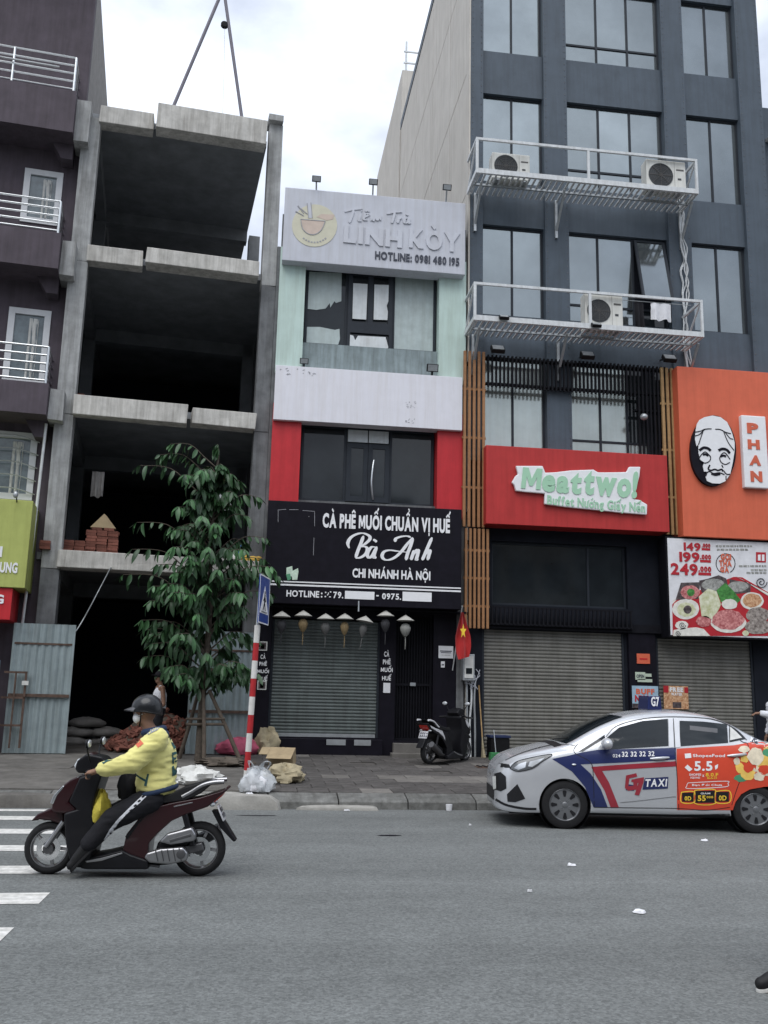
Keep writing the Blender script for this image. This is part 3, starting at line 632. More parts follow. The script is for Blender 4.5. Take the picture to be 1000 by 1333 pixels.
# notices on the pillar between the shutters
def notice(px, label, m, Y=20.01, name='notice', texts=(), cat='notice', d=.012):
    r_ = fr(*px, Y); t = thing(name, label, cat, ((r_[0]+r_[1])/2, Y, r_[2])); O('sheet', MB().box(r_[0], r_[1], Y-d, Y, r_[2], r_[3]), M[m], t)
    for tx, f_, mm, bold in texts:
        X0, X1 = r_[0]+(r_[1]-r_[0])*f_[0], r_[0]+(r_[1]-r_[0])*f_[2]; Z1, Z0 = r_[3]-(r_[3]-r_[2])*f_[1], r_[3]-(r_[3]-r_[2])*f_[3]
        if tx: lettering(tx, (X0, X1, Z0, Z1), Y-d+.002, M[mm], t, bold=bold, depth=.008)
        else: O('print_block', MB().box(X0, X1, Y-d-.004, Y-d+.001, Z0, Z1), M[mm], t)
    return t
mk('pale_green_paper', (.45,.52,.42), .7, var=.15); mk('poster_blue', (.32,.45,.55), .5, var=.2)
notice((829,851,846,864), 'small orange notice on the dark pillar between the shutters', 'orange_panel', texts=[(None,(.2,.45,.8,.6),'letter_red',0)])
notice((827,875,840,885), 'pale open sign on the dark pillar', 'pale_green_paper', texts=[('OPEN',(.12,.3,.88,.75),'letter_dark',.02)])
notice((840,877,848,881), 'thin pale sticker right of the open sign on the pillar', 'pale_green_paper')
notice((830,884,849,888), 'long pale green sticker below the open sign on the pillar', 'pale_green_paper')
notice((823,893,857,922), 'blue buffet poster on the pillar behind the taxi roof', 'poster_blue', Y=19.99, texts=[('BUFF',(.15,.13,.85,.38),'letter_orange',.05),('NUA',(.1,.42,.7,.72),'print_red',.05),(None,(.0,.8,1,1),'print_dark',0)], cat='poster')
notice((864,893,896,923), 'red and gold poster stuck on the shutter behind the taxi roof', 'print_orange', Y=20.15, texts=[('FREE',(.25,.06,.8,.26),'letter_white',.05),('WATER',(.3,.3,.75,.42),'letter_white',.03),(None,(.35,.7,.7,.95),'print_dark',0),(None,(0,0,.2,.3),'print_red',0),(None,(.85,.05,1,.3),'print_red',0)], cat='poster')

# service platforms with air conditioners
def platform(label, px_top, px_bot, Y, xl, xr, grp='metal service platforms'):
    X0, X1 = at(*xl, Y).x, at(*xr, Y).x; zt = at((xl[0]+xr[0])/2, px_top, Y).z; zb = at((xl[0]+xr[0])/2, px_bot, Y).z
    t = thing('service_platform', label, 'platform', ((X0+X1)/2, 20, zb), group=grp); D = 19.98
    O('front_rail', MB().box(X0, X1, Y, Y+.05, zt-.03, zt+.03), M['white_metal'], t); O('front_beam', MB().box(X0, X1, Y-.002, Y+.06, zb-.06, zb+.06), M['white_metal'], t)
    for X in (X0, X1):
        s = 1 if X == X0 else -1
        O('side_beam', MB().box(min(X,X+s*.05), max(X,X+s*.05), Y+.06, D, zb-.06, zb+.05), M['white_metal'], t); O('side_rail', MB().box(min(X,X+s*.05), max(X,X+s*.05), Y+.05, D, zt-.028, zt+.028), M['white_metal'], t)
        O('side_brace', MB().bar((X+s*.025, Y+.1, zt-.05), (X+s*.025, D-.05, zb+.06), .035), M['white_metal'], t)
    for f_ in (0, .5, 1):
        x = X0+(X1-X0-.06)*f_; O('post', MB().box(x, x+.06, Y+.002, Y+.048, zb+.06, zt-.03), M['white_metal'], t)
    n = 40; me = MB().box(-.022, .022, Y+.06, D-.02, 0, .03).mesh('slat')
    for k in range(n): link('slat', me, M['white_metal'], t, MW[t].inverted() @ Matrix.Translation((X0+.1+(X1-X0-.2)*k/(n-1), 0, zb-.05)))
    O('mid_beam', MB().box(X0+.05, X1-.05, Y+.45, Y+.5, zb-.1, zb-.052), M['galv'], t)
    for x in (X0+.2, 6.6, 9.75):
        O('wall_brace', MB().bar((x, Y+.3, zb-.1), (x, 19.985, zb-.85), .05), M['galv'], t); O('wall_plate', MB().box(x-.03, x+.03, 19.93, 19.999, zb-1.0, zb-.02), M['galv'], t)
    return X0, X1, zb, zt
pA = platform('upper white metal service platform with two air conditioners', 194, 235, 19.0, (620, 196), (909, 232))
pB = platform('lower white metal service platform with one air conditioner and laundry', 380, 424, 19.0, (617, 388), (916, 415))
def aircon(label, px, Y, z, D=.32):
    X0, X1, Z0, Z1 = fr(*px, Y); Z0 = z; H = Z1-Z0; W = X1-X0
    t = thing('air_conditioner', label, 'air conditioner', ((X0+X1)/2, Y+D/2, Z0), group='outdoor air conditioner units')
    O('casing', MB().box(X0, X1, Y, Y+D, Z0+.03, Z1), M['ac_white'], t, bevel=.018)
    for x in (X0+.12*W, X1-.2*W): O('foot', MB().box(x, x+.08, Y+.02, Y+D-.02, Z0, Z0+.032), M['galv'], t)
    cx, cz, r_ = X0+W*.36, (Z0+Z1)/2+.01, min(H*.42, W*.31)
    g = O('fan_grille', MB().lathe([(r_,0),(r_,-.012),(r_*.93,-.014),(r_*.93,-.004),(0,-.004)], 28, (cx, Y-.001, cz), 'y'), M['ac_dark'], t)
    wr = MB()
    for k in range(1, 6): wr.tube([(cx+r_*k/6*math.cos(a), Y-.016, cz+r_*k/6*math.sin(a)) for a in [2*math.pi*j/24 for j in range(25)]], .0045, 4)
    for k in range(8): wr.bar((cx, Y-.016, cz), (cx+r_*math.cos(k*.785), Y-.016, cz+r_*math.sin(k*.785)), .008)
    O('grille_wire', wr, M['seam'], g)
    O('seam', MB().box(X0+W*.71, X0+W*.715, Y-.003, Y+.01, Z0+.05, Z1-.02), M['seam'], t); O('name_strip', MB().box(X0+W*.76, X0+W*.95, Y-.004, Y+.01, Z1-H*.3, Z1-H*.25), M['seam'], t)
    O('handle_recess', MB().box(X0+W*.79, X0+W*.88, Y-.004, Y+.01, Z0+H*.4, Z0+H*.46), M['ac_dark'], t)
aircon('boxy white air conditioner at the left end of the upper platform', (641, 200, 690, 226), 19.25, pA[2]-.02)
aircon('larger white air conditioner at the right end of the upper platform', (842, 209, 893, 250), 19.1, pA[2]-.02)
aircon('white air conditioner in the middle of the lower platform', (762, 382, 811, 427), 19.12, pB[2]-.02)
# laundry and lamps on the lower platform
lt = thing('laundry', 'white shirt hung to dry on the lower platform', 'clothes', (9.0, 19.75, pB[2])); r_ = fr(848, 395, 874, 417, 19.75)
def cloth(x0, x1, z0, z1, Y, seed, drop=.02, n=14, m=8):
    q = random.Random(seed); mb = MB()
    for i in range(n+1):
        for j in range(m+1):
            u, v = i/n, j/m; mb.v.append((x0+(x1-x0)*u, Y+.035*math.sin(u*13+seed)*(.3+v)+.01*q.uniform(-1,1), z1+(z0-z1)*v+drop*math.sin(u*9+seed)*v))
    for i in range(n):
        for j in range(m): mb.f.append((i*(m+1)+j, (i+1)*(m+1)+j, (i+1)*(m+1)+j+1, i*(m+1)+j+1)); mb.m.append(0)
    return mb
O('shirt', cloth(r_[0], r_[1], r_[2], r_[3], 19.75, 2), M['cloth_white'], lt, smooth=80); O('line', MB().tube([(r_[0]-.9, 19.75, r_[3]+.01), (r_[1]+.5, 19.75, r_[3]+.01)], .008, 6), M['galv'], lt)
r2_ = fr(826, 393, 838, 428, 19.78); tag(O('trousers', cloth(r2_[0], r2_[1], r2_[2], r2_[3], 19.78, 5), M['cloth_black'], smooth=80), 'black trousers hung to dry beside the white shirt', 'clothes')
for px, py, lb in ((656,414,'small black floodlight clipped to the left of the lower platform beam'),(776,424,'small black floodlight under the lower air conditioner')):
    p = at(px, py, 18.95); f_ = thing('floodlight', lb, 'floodlight', (p.x, 18.97, p.z)); floodlight(f_, p.x, 18.94, p.z, .9, 'housing', -.9); O('bracket', MB().box(p.x-.02,p.x+.02,18.93,19.01,p.z-.02,p.z+.02), M['black_metal'], f_)
for px, py, lb in ((646,458,'black floodlight above the tall brown batten screen'),(868,470,'black floodlight above the golden batten screen'),(762,466,'black floodlight above the black fin screen')):
    p = at(px, py, 19.75); f_ = thing('floodlight', lb, 'floodlight', (p.x, 20, p.z)); floodlight(f_, p.x, 19.62, p.z, 1.3, 'housing', -.7); O('arm', MB().bar((p.x,19.66,p.z+.02),(p.x,20.1,p.z+.15),.03), M['black_metal'], f_)
# bundled cables running down the right pilaster
cb = MB(); q = random.Random(8)
for k in range(5):
    pts = [(9.78+q.uniform(-.06,.06)+.05*math.sin(z*2+k), 19.96-.02*k, z) for z in [14.0-.3*j for j in range(17)]]; cb.tube(smooth_path(pts, 3), .016, 5)
tag(O('cable_bundle', cb, M['white_metal']), 'bundle of pale cables running down the tower between the platforms', 'cables')
# camera on the fin screen
p = at(838, 543, 19.7); t = thing('security_camera', 'white dome security camera on the fin screen', 'camera', (p.x, 19.85, p.z)); O('dome', MB().ell((p.x,19.68,p.z),(.09,.09,.08)), M['galv'], t, smooth=60); O('arm', MB().bar((p.x,19.7,p.z+.02),(p.x,20.0,p.z+.1),.04), M['black_metal'], t)

# building at the right edge
nb = thing('corner_building', 'dark building barely showing past the right side of the grey tower', 'building', (15, 20.6, PZ1))
whs = [(12.55, 14.2, z, z+1.7) for z in (7.6, 10.9, 14.2)]+[(14.8, 16.4, z, z+1.7) for z in (7.6, 10.9, 14.2)]
O('wall', MB().holes(12.22, 18, .3, 17.0, 20.5, 20.8, whs+[(12.6, 16.4, .3, 3.2)]), M['tower_grey'], nb); O('core', MB().box(12.22, 18, 20.8, 32, .3, 17.0), M['tower_dark'], nb)
for h in whs: window(nb, *h, 20.75, (.5,)); O('awning', MB().box(h[0]-.1, h[1]+.1, 20.1, 20.5, h[3]+.1, h[3]+.18), M['white_metal'], nb)
shutter(nb, 12.6, 16.4, .5, 3.2, 20.7, 'shutter')
# ------------------------------------------------------------------ narrow cafe building in the middle
CX0, CX1 = .08, 4.4
cf = thing('cafe_building', 'narrow four-storey cafe building with mint and red pillars', 'building', ((CX0+CX1)/2, 20, PZ1))
O('core', MB().box(CX0, CX1, 20.55, 31, .3, 12.2), M['render_grey'], cf)
O('side_wall', MB().box(CX0-.004, CX0+.15, 20.0, 20.55, .3, 12.5).box(CX1-.15, CX1+.004, 20.0, 20.55, .3, 12.5), M['render_grey'], cf)
w3 = fr(397, 355, 567, 456, 20.3); w2 = fr(391, 558, 564, 657, 20.3)
O('upper_wall', MB().box(CX0+.15, CX1-.15, 20.1, 20.55, w3[3], 12.2), M['sill_grey'], cf)
O('sill_band', MB().box(w3[0]-.03, w3[1]+.03, 20.1, 20.55, w3[2]-.75, w3[2]), M['sill_grey'], cf)
for X0, X1 in ((CX0, w3[0]-.03), (w3[1]+.03, CX1)): O('mint_pillar', MB().box(X0-.01, X1+.0, 19.95, 20.56, w3[2]-.8, w3[3]+.3), M['mint'], cf)
for X0, X1 in ((CX0, w2[0]-.03), (w2[1]+.03, CX1)): O('red_pillar', MB().box(X0-.012, X1+.002, 19.9, 20.56, w2[2]-.3, w2[3]+.35), M['red_panel'], cf)
O('floor_band', MB().box(w2[0]-.03, w2[1]+.03, 20.12, 20.55, w2[3], w2[3]+.45), M['render_grey'], cf)
O('floor_band', MB().box(w2[0]-.03, w2[1]+.03, 20.12, 20.55, w2[2]-.5, w2[2]), M['render_grey'], cf)
# third-floor window: torn film, open casement with white panels, green film
xs = [(450-397)/170, (511-397)/170]
wn = window(cf, *w3, 20.3, xs, (), fw=.06, gm=None, pm=[None, None, 'film_green'], fm='frame_dark')
X = [w3[0]+(w3[1]-w3[0])*f_ for f_ in (0, xs[0], xs[1], 1)]
O('pane', MB().box(X[0]+.05, X[1]-.03, 20.27, 20.28, w3[2]+.05, w3[3]-.05), M['dark_glass'], wn)
def film(pts, m, Y=20.26):
    O('torn_film', MB().prism(onY(zpx(pts, 340, 200, 3.333), Y), Y-.005, Y+.002), M[m], wn)
film([(198,512),(350,518),(348,640),(325,648),(318,640),(300,668),(298,648),(280,672),(240,678),(192,672)], 'film_green')
film([(190,752),(255,752),(320,765),(340,760),(342,805),(330,842),(186,838)], 'film_green')
cw = O('casement', MB().holes(X[1]+.03, X[2]-.03, w3[2]+.03, w3[3]-.02, 20.18, 20.25, [(X[1]+.13, (X[1]+X[2])/2-.06, w3[2]+.62, w3[3]-.14), ((X[1]+X[2])/2+.06, X[2]-.13, w3[2]+.62, w3[3]-.14), (X[1]+.1, X[2]-.1, w3[2]+.08, w3[2]+.36)]), M['frame_dark'], wn)
O('pane', MB().box(X[1]+.05, X[2]-.05, 20.235, 20.245, w3[2]+.05, w3[3]-.05), M['dark_glass'], wn)
film([(400,562),(462,566),(456,720),(396,716)], 'film_white', 20.175); film([(492,568),(554,570),(552,640),(545,660),(550,685),(548,722),(488,720)], 'film_white', 20.175); film([(386,786),(400,790),(408,810),(420,790),(540,796),(552,840),(545,852),(480,848),(384,842)], 'film_white', 20.175)
for x in wn.children:
    if x.name.startswith('torn_film'): pass
# second-floor window with a double door
x2 = [(448-391)/173, (507-391)/173]
wn2 = window(cf, *w2, 20.3, x2, (), fw=.06, gm=None, pm=['dark_glass', None, 'dark_glass'])
X = [w2[0]+(w2[1]-w2[0])*f_ for f_ in (0, x2[0], x2[1], 1)]; zt = w2[3]-.36; xm = (X[1]+X[2])/2
O('transom_pane', MB().box(X[1]+.05, xm-.012, 20.255, 20.265, zt+.02, w2[3]-.06), M['film_white'], wn2); O('transom_pane', MB().box(xm+.012, X[2]-.05, 20.255, 20.265, zt+.02, w2[3]-.06), M['film_white'], wn2)
for a, b in ((X[1]+.03, xm-.004), (xm+.004, X[2]-.03)):
    dl = O('door_leaf', MB().holes(a, b, w2[2]+.04, zt-.02, 20.2, 20.26, [(a+.1, b-.1, w2[2]+.16, zt-.13)]), M['frame_dark'], wn2); O('pane', MB().box(a+.09, b-.09, 20.225, 20.235, w2[2]+.15, zt-.12), M['dark_glass'], wn2)
O('door_handle', MB().tube(smooth_path([(xm+.13,20.19,zt-.4),(xm+.1,20.14,zt-.6),(xm+.08,20.12,zt-.9),(xm+.1,20.14,zt-1.15),(xm+.13,20.19,zt-1.3)]), .022, 8), M['steel'], wn2, smooth=60)
O('window_lining', MB().box(X[2]+.7, X[3]-.06, 20.28, 20.29, w2[2]+.06, w2[2]+.5), M['cardboard'], wn2)
# top sign board
ts = fr(369, 254, 606, 348, 19.7); t = thing('shop_sign', 'faded white tea shop sign board at the top of the cafe building', 'sign', ((ts[0]+ts[1])/2, 19.7, ts[2]))
O('panel', MB().box(ts[0], ts[1], 19.7, 20.12, ts[2], ts[3]), M['sign_white'], t, bevel=.012)
so_, ss_ = (340, 200), 3.333; SY = 19.695
mk('fade_yellow', (.56,.54,.42), .5, var=.06); mk('fade_orange', (.54,.44,.37), .5, var=.1); mk('fade_line', (.33,.33,.35), .5)
def sflat(p, m, lay=0, name='logo_print'): O(name, MB().prism(onY(zpx(p, *so_, ss_), SY), SY-.004*lay-.004, SY-.004*lay+.006), M[m], t)
sflat([(232+98*math.cos(a), 312+92*math.sin(a)) for a in [2*math.pi*k/32 for k in range(32)]], 'fade_yellow')
sflat([(172,285),(280,292),(265,330),(235,352),(200,345),(182,325)], 'fade_orange', 1); sflat([(200,215),(216,213),(222,280),(206,280)], 'sign_white', 1.4); sflat([(240,275),(262,262),(318,265),(312,285),(285,290)], 'fade_orange', 1)
lg = MB()
for p in ([(172,285),(278,293)],[(172,285),(180,325),(205,348),(235,350),(262,330),(278,293)],[(200,215),(206,280)],[(216,213),(222,280)],[(160,225),(185,260)],[(172,238),(200,262)],[(150,250),(185,270)]): lg.stroke(smooth_path(onY(zpx(p, *so_, ss_), SY), 3), .018, SY-.014, SY-.001)
for k in range(9): a = R(50+k*10); lg.stroke(onY(zpx([(232+70*math.cos(a), 312+70*math.sin(a)), (232+76*math.cos(a), 312+76*math.sin(a))], *so_, ss_), SY), .04, SY-.01, SY-.001)
O('logo_lines', lg, M['fade_line'], t)
gh = MB()
T_ = [[(362,252),(400,243),(440,240)],[(402,245),(392,275),(382,300)],[(430,262),(424,290),(436,292)],[(434,248),(438,250)],[(448,278),(466,265),(452,262),(445,285),(462,290)],[(452,252),(460,245),(468,252)],[(476,292),(482,265),(490,270),(486,292),(498,266),(504,290),(514,268),(518,290)],
      [(545,262),(580,255),(612,254)],[(580,256),(572,285),(566,302)],[(598,278),(592,302)],[(596,286),(610,276)],[(640,280),(624,284),(622,300),(634,300),(642,280),(640,302),(650,300)],[(628,262),(638,268)]]
for i_, p in enumerate(T_): O('script_stroke', pen(MB(), onY(zpx(p, *so_, ss_), SY), .06, SY-.001, .012+.0007*i_), M['letter_ghost'], t)
lettering('LINH', zr((358,322,612,398), so_, ss_, SY), SY, M['letter_ghost'], t, bold=.045, depth=.022, rot=R(-.9)); lettering('KÒY', zr((642,340,862,414), so_, ss_, SY), SY, M['letter_ghost'], t, bold=.045, depth=.022, keep=CAPS, rot=R(-.9))
lettering('HOTLINE: 0981 480 195', zr((494,438,860,474), so_, ss_, SY), SY-.001, M['letter_dark'], t, bold=.035)
for px, py, lb in ((412,236,'left spotlight on an arm above the tea shop sign'),(486,240,'middle spotlight on an arm above the tea shop sign'),(582,247,'right spotlight on an arm above the tea shop sign')):
    p = at(px, py, 19.6); f_ = thing('spotlight', lb, 'spotlight', (p.x, 19.9, ts[3]), group='spotlights over the tea shop sign'); floodlight(f_, p.x, 19.6, p.z+.06, .85, 'housing', .35); O('arm', MB().bar((p.x,19.62,p.z+.02),(p.x+.02,19.85,ts[3]-.05),.035), M['galv'], f_)
# blank white panel
wp = fr(357, 483, 602, 553, 19.78); t = thing('blank_sign', 'blank white sign panel between the mint and red storeys', 'sign', ((wp[0]+wp[1])/2, 19.78, wp[2]))
O('panel', MB().box(wp[0], wp[1], 19.78, 20.1, wp[2], wp[3]), M['white_panel'], t, bevel=.008)
st = MB(); q = random.Random(4)
for k in range(26):
    cx, cz = (at(535, 526, 19.775).x, at(535, 526, 19.775).z) if k < 16 else (at(534, 548, 19.775).x, at(534, 548, 19.775).z)
    a, b = cx+q.uniform(-.11,.11), cz+q.uniform(-.1,.1)*(1 if k < 16 else .4); st.stroke([(a,b),(a+q.uniform(-.04,.04), b+q.uniform(-.03,.03))], .012, 19.776, 19.781)
for k in range(14):
    a, b = wp[0]+q.uniform(.1,.9), wp[3]-q.uniform(.05,.2); st.stroke([(a,b),(a+q.uniform(-.05,.05), b+q.uniform(-.03,.0))], .02, 19.776, 19.781)
O('scuff_marks', st, M['fade_line'], t)
for px, py, lb in ((396,470,'small spotlight on the left end of the blank white panel'),(563,479,'black floodlight on the right end of the blank white panel')):
    p = at(px, py, 19.85); f_ = thing('floodlight', lb, 'floodlight', (p.x, 19.9, wp[3])); floodlight(f_, p.x, 19.85, p.z, .8 if px < 500 else 1.1, 'housing', .3); O('arm', MB().bar((p.x,19.86,p.z),(p.x,19.9,wp[3]-.02),.04), M['black_metal'], f_)
# black cafe sign
bsn = fr(346, 657, 601, 789, 19.45); t = thing('shop_sign', 'black cafe sign board with white Vietnamese lettering and hotline', 'sign', ((bsn[0]+bsn[1])/2, 19.45, bsn[2]))
O('panel', MB().box(bsn[0], bsn[1], 19.45, 20.02, bsn[2], bsn[3]), M['black_panel'], t, bevel=.01)
ko, ks, KYs = (340, 650), 3.704, 19.448
lettering('CÀ PHÊ MUỐI CHUẨN VỊ HUẾ', zr((296,84,914,146), ko, ks, KYs), KYs, M['letter_white'], t, bold=.045, keep=CAPS, gap=.07)
lettering('CHI NHÁNH HÀ NỘI', zr((440,342,816,382), ko, ks, KYs), KYs, M['letter_white'], t, bold=.035, keep=CAPS, gap=.06)
lettering('HOTLINE', zr((122,440,280,472), ko, ks, KYs), KYs, M['letter_white'], t, bold=.03)
lettering(':', zr((288,450,296,474), ko, ks, KYs), KYs, M['letter_white'], t, bold=.03); lettering('79.', zr((348,446,396,478), ko, ks, KYs), KYs, M['letter_white'], t, bold=.03); lettering('-', zr((555,462,567,468), ko, ks, KYs), KYs, M['letter_white'], t, bold=.03); lettering('0975.', zr((583,454,675,484), ko, ks, KYs), KYs, M['letter_white'], t, bold=.03)
wo = MB()
for a, b, c, d in ((308,446,314,452),(322,450,326,460),(306,466,313,472),(332,444,338,450),(328,468,336,473),(318,458,322,464)): r_ = zr((a,b,c,d), ko, ks, KYs); wo.box(r_[0], r_[1], KYs-.01, KYs+.004, r_[2], r_[3])
O('worn_digits', wo, M['letter_white'], t)
for z in ((404,444,546,482),(682,448,822,492)): r_ = zr(z, ko, ks, KYs); O('covering_patch', MB().box(r_[0], r_[1], KYs-.008, KYs+.004, r_[2], r_[3]), M['letter_white'], t)
for y0 in (408, 422): r_ = zr((16,y0,964,y0+(6 if y0 < 410 else 8)), ko, ks, KYs); O('rule_line', MB().box(max(r_[0],bsn[0]+.01), min(r_[1],bsn[1]-.01), KYs-.006, KYs+.004, r_[2], r_[3]), M['letter_white'], t)
_si = 0
for p in ([(425,236),(418,212),(432,185),(462,168),(492,164),(520,176),(524,192),(505,212),(476,230)],[(494,176),(480,215),(466,250),(456,280)],[(476,230),(500,228),(512,240),(505,262),(485,278),(464,283),(452,274)],
          [(556,232),(535,230),(520,245),(512,268),(520,282),(535,272),(550,245),(558,228)],[(558,228),(546,262),(545,282),(556,278)],[(540,194),(549,199),(558,206)],
          [(646,206),(650,190),(676,180),(704,178),(722,184)],[(730,184),(706,214),(676,252),(648,278),(618,292),(594,290),(583,274),(592,254),(618,246),(655,250),(706,256)],[(732,186),(720,225),(706,262),(698,294)],
          [(738,246),(730,270),(722,293)],[(728,274),(748,247),(758,247),(753,272),(748,292),(758,288)],[(824,184),(806,225),(787,270),(776,294)],[(786,272),(804,248),(814,249),(808,272),(802,294)]):
    _si += 1; O('script_stroke', pen(MB(), onY(zpx(p, *ko, ks), KYs), .074, KYs+.004, .014+.0007*_si), M['letter_white'], t)
mk('cup_pale', (.55,.68,.55), .5, var=.2, vs=20)
cpm = MB().prism(onY(zpx([(122,330),(150,322),(152,345),(178,332),(180,350),(174,388),(150,388),(148,372),(122,372)], *ko, ks), KYs), KYs-.006, KYs+.004); O('cup_print', cpm, M['cup_pale'], t)
O('cup_print', MB().prism(onY(zpx([(120,362),(140,358),(145,385),(128,392)], *ko, ks), KYs), KYs-.01, KYs), M['green_dark'], t)
gs = MB()
for p in ([(80,52),(120,48)],[(135,50),(180,50)],[(200,54),(258,58)],[(258,60),(258,130)],[(255,185),(252,270)],[(228,82),(233,84)],[(82,55),(82,110)]): gs.stroke(onY(zpx(p, *ko, ks), KYs), .008, KYs-.004, KYs+.003)
O('scrape_marks', gs, M['fade_line'], t)
O('sign_hook', MB().tube([(at(467,785,19.44).x,19.44,bsn[2]+.1),(at(467,785,19.44).x,19.42,bsn[2]-.12)], .015, 6), M['galv'], t)
# ground floor: black frame, shutter, barred gate
sA = fr(353, 806, 493, 950, 20.05); gA = fr(513, 800, 562, 958, 20.2)
gz = MB().holes(CX0, CX1, .3, 3.6, 20.02, 20.3, [(sA[0]-.02, sA[1]+.02, .75, sA[3]), (gA[0], gA[1], .7, gA[3])]); O('shopfront_frame', gz, M['black_panel'], cf)
O('canopy', MB().box(CX0, CX1, 19.7, 20.02, bsn[2]-.06, bsn[2]-.02), M['black_metal'], cf)
shutter(cf, sA[0]+.03, sA[1]-.03, .82, sA[3]-.02, 20.14, 'shutter_green', pitch=.07)
O('plinth', MB().box(CX0+.05, sA[1]+.1, 19.9, 20.05, .34, .72), M['black_panel'], cf, bevel=.01)
for a, b in ((sA[0]+1.2, sA[0]+1.6), (sA[1]-.5, sA[1]-.15)): O('plinth_tile', MB().box(a, b, 19.885, 19.9, .6, .715), M['galv'], cf)
O('doorstep', MB().box(gA[0]-.03, gA[1]+.05, 19.86, 20.25, .34, .66), M['paving_pale'], cf, bevel=.015); O('lower_step', MB().box(gA[0]-.1, gA[1]+.15, 19.6, 19.86, .34, .47), M['pave_concrete'], cf, bevel=.015)
gt = O('barred_gate', MB().holes(gA[0], gA[1], .7, gA[3], 20.2, 20.24, [(gA[0]+.05, gA[1]-.05, .75, 1.85), (gA[0]+.05, gA[1]-.05, 1.9, gA[3]-.05)]), M['black_metal'], cf)
n = 12; bm_ = MB().box(-.012, .012, -.012, .012, .75, gA[3]-.05).mesh('bar')
for k in range(n): link('bar', bm_, M['black_metal'], gt, Matrix.Translation((gA[0]+.05+(gA[1]-gA[0]-.1)*(k+.5)/n, 20.22, 0)) if False else MW[gt].inverted() @ Matrix.Translation((gA[0]+.05+(gA[1]-gA[0]-.1)*(k+.5)/n, 20.225, 0)))
O('gate_back', MB().box(gA[0], gA[1], 20.285, 20.298, .7, gA[3]), M['black_metal'], cf); O('gate_lock', MB().box(gA[0]+.35, gA[0]+.47, 20.17, 20.2, 1.85, 1.92), M['galv'], gt)
PLX = at(331.5, 870, 19.86).x; O('pillar_cladding', MB().box(PLX, sA[0]-.03, 19.86, 20.015, .36, bsn[2]-.01), M['black_panel'], cf, bevel=.006)
# lettering on the shopfront pillars
for xs_, lb in (((341, [(896,906),(905,915)][0]), 'a'),): pass
for (cx, ys_, w_) in ((342.5, ((852,858),(861.5,867),(871.5,876.5),(881,886.5)), 1), (503.5, ((848,855),(858.5,865),(869,875),(880,886)), 1)):
    for tx, (ya, yb), ww in zip(('CÀ','PHÊ','MUỐI','HUẾ'), ys_, (6,9,14,11)):
        YY = 19.858 if cx < 400 else 20.016; r_ = fr(cx-ww*.55, ya+.4, cx+ww*.55, yb-.4, YY); lettering(tx, r_, YY+.002, M['letter_white'], cf, bold=.03, keep=CAPS, depth=.01)
for (px, lb) in (((336,835,348,847),'upper square drink sticker on the left cafe pillar'),((335,886,347,898),'lower square drink sticker on the left cafe pillar')):
    notice(px, lb, 'paper', Y=19.858, name='sticker', texts=[(None,(.12,.12,.88,.88),'print_dark',0),(None,(.3,.3,.7,.8),'green_dark' if px[1] > 850 else 'print_grey',0)], cat='sticker')
notice((499,889,508,902), 'blank white sheet below the lettering on the middle cafe pillar', 'cloth_white', Y=20.012)
notice((571,841,590,857), 'white printed notice on the pillar right of the barred gate', 'cloth_white', Y=20.012, texts=[(None,(.1,.38,.9,.46),'letter_dark',0),(None,(.15,.52,.85,.58),'letter_dark',0),(None,(.2,.72,.8,.76),'print_grey',0)])
notice((574,861,579,869), 'tiny white sticker below the printed notice', 'cloth_white', Y=20.012, texts=[(None,(.2,.45,.8,.65),'letter_dark',0)])
# conical-hat lanterns under the sign
lcol = {'d': (.05,.05,.055), 'y': (.26,.19,.10), 'g': (.12,.12,.118), 'w': (.3,.3,.28)}
for k in lcol: mk('lantern_'+k, lcol[k], .7, var=.15, vs=12, streak=.2)
mk('hat', (.4,.39,.36), .7, var=.12, vs=14)
lan = [(367,801,'d',.9,1.0,'dark lantern under a straw hat above the left end of the shutter'),(395,800,'y',.0,1.0,'amber lantern under a straw hat, second from the left'),(424,804,'g',.0,1.0,'grey lantern under a straw hat, third from the left'),(449,804,'y',.2,.9,'amber lantern under a straw hat over the middle of the shutter'),(475,807,'g',.2,.85,'grey tilted lantern under a straw hat before the middle pillar'),(502,800,'d',.5,1.0,'dark lantern hanging before the middle cafe pillar'),(528,806,'w',.0,1.15,'large white lantern under a straw hat before the barred gate')]
for i, (px, py, c, dy, s, lb) in enumerate(lan):
    p = at(px, py+2, 19.56); z = p.z; x, y = p.x, 19.56
    t = thing('hat_lantern', lb, 'lantern', (x, y, z-.5), group='straw hat lanterns under the cafe sign')
    tilt = Matrix.Translation((x,y,z)) @ Matrix.Rotation(R(9 if i == 4 else 0), 4, 'Y') @ Matrix.Translation((-x,-y,-z))
    def L_(nm, mb, m):
        mb.v = [tuple(tilt @ Vector(v)) for v in mb.v]; return O(nm, mb, M[m], t, smooth=50)
    L_('hat', MB().lathe([(0,.125),(.09,.07),(.19,0),(.185,-.004),(.09,.05),(0,.1)], 20, (x,y,z)), 'hat')
    L_('shade', MB().lathe([(.04*s,-.04),(.075*s,-.07),(.1*s,-.13),(.095*s,-.18),(.068*s,-.25),(.035*s,-.30),(.03*s,-.31),(0,-.31)], 12, (x,y,z-.02)) if True else None, 'lantern_'+c)
    if s != 1: pass
    L_('tassel', MB().tube([(x,y,z-.32),(x+.005,y,z-.45),(x,y,z-.6)], [.008,.011,.006], 6), 'lantern_'+c)
    O('cord', MB().tube([(x,y,z+.1),(x,y,bsn[2]-.0)], .006, 5), M['black_metal'], t)
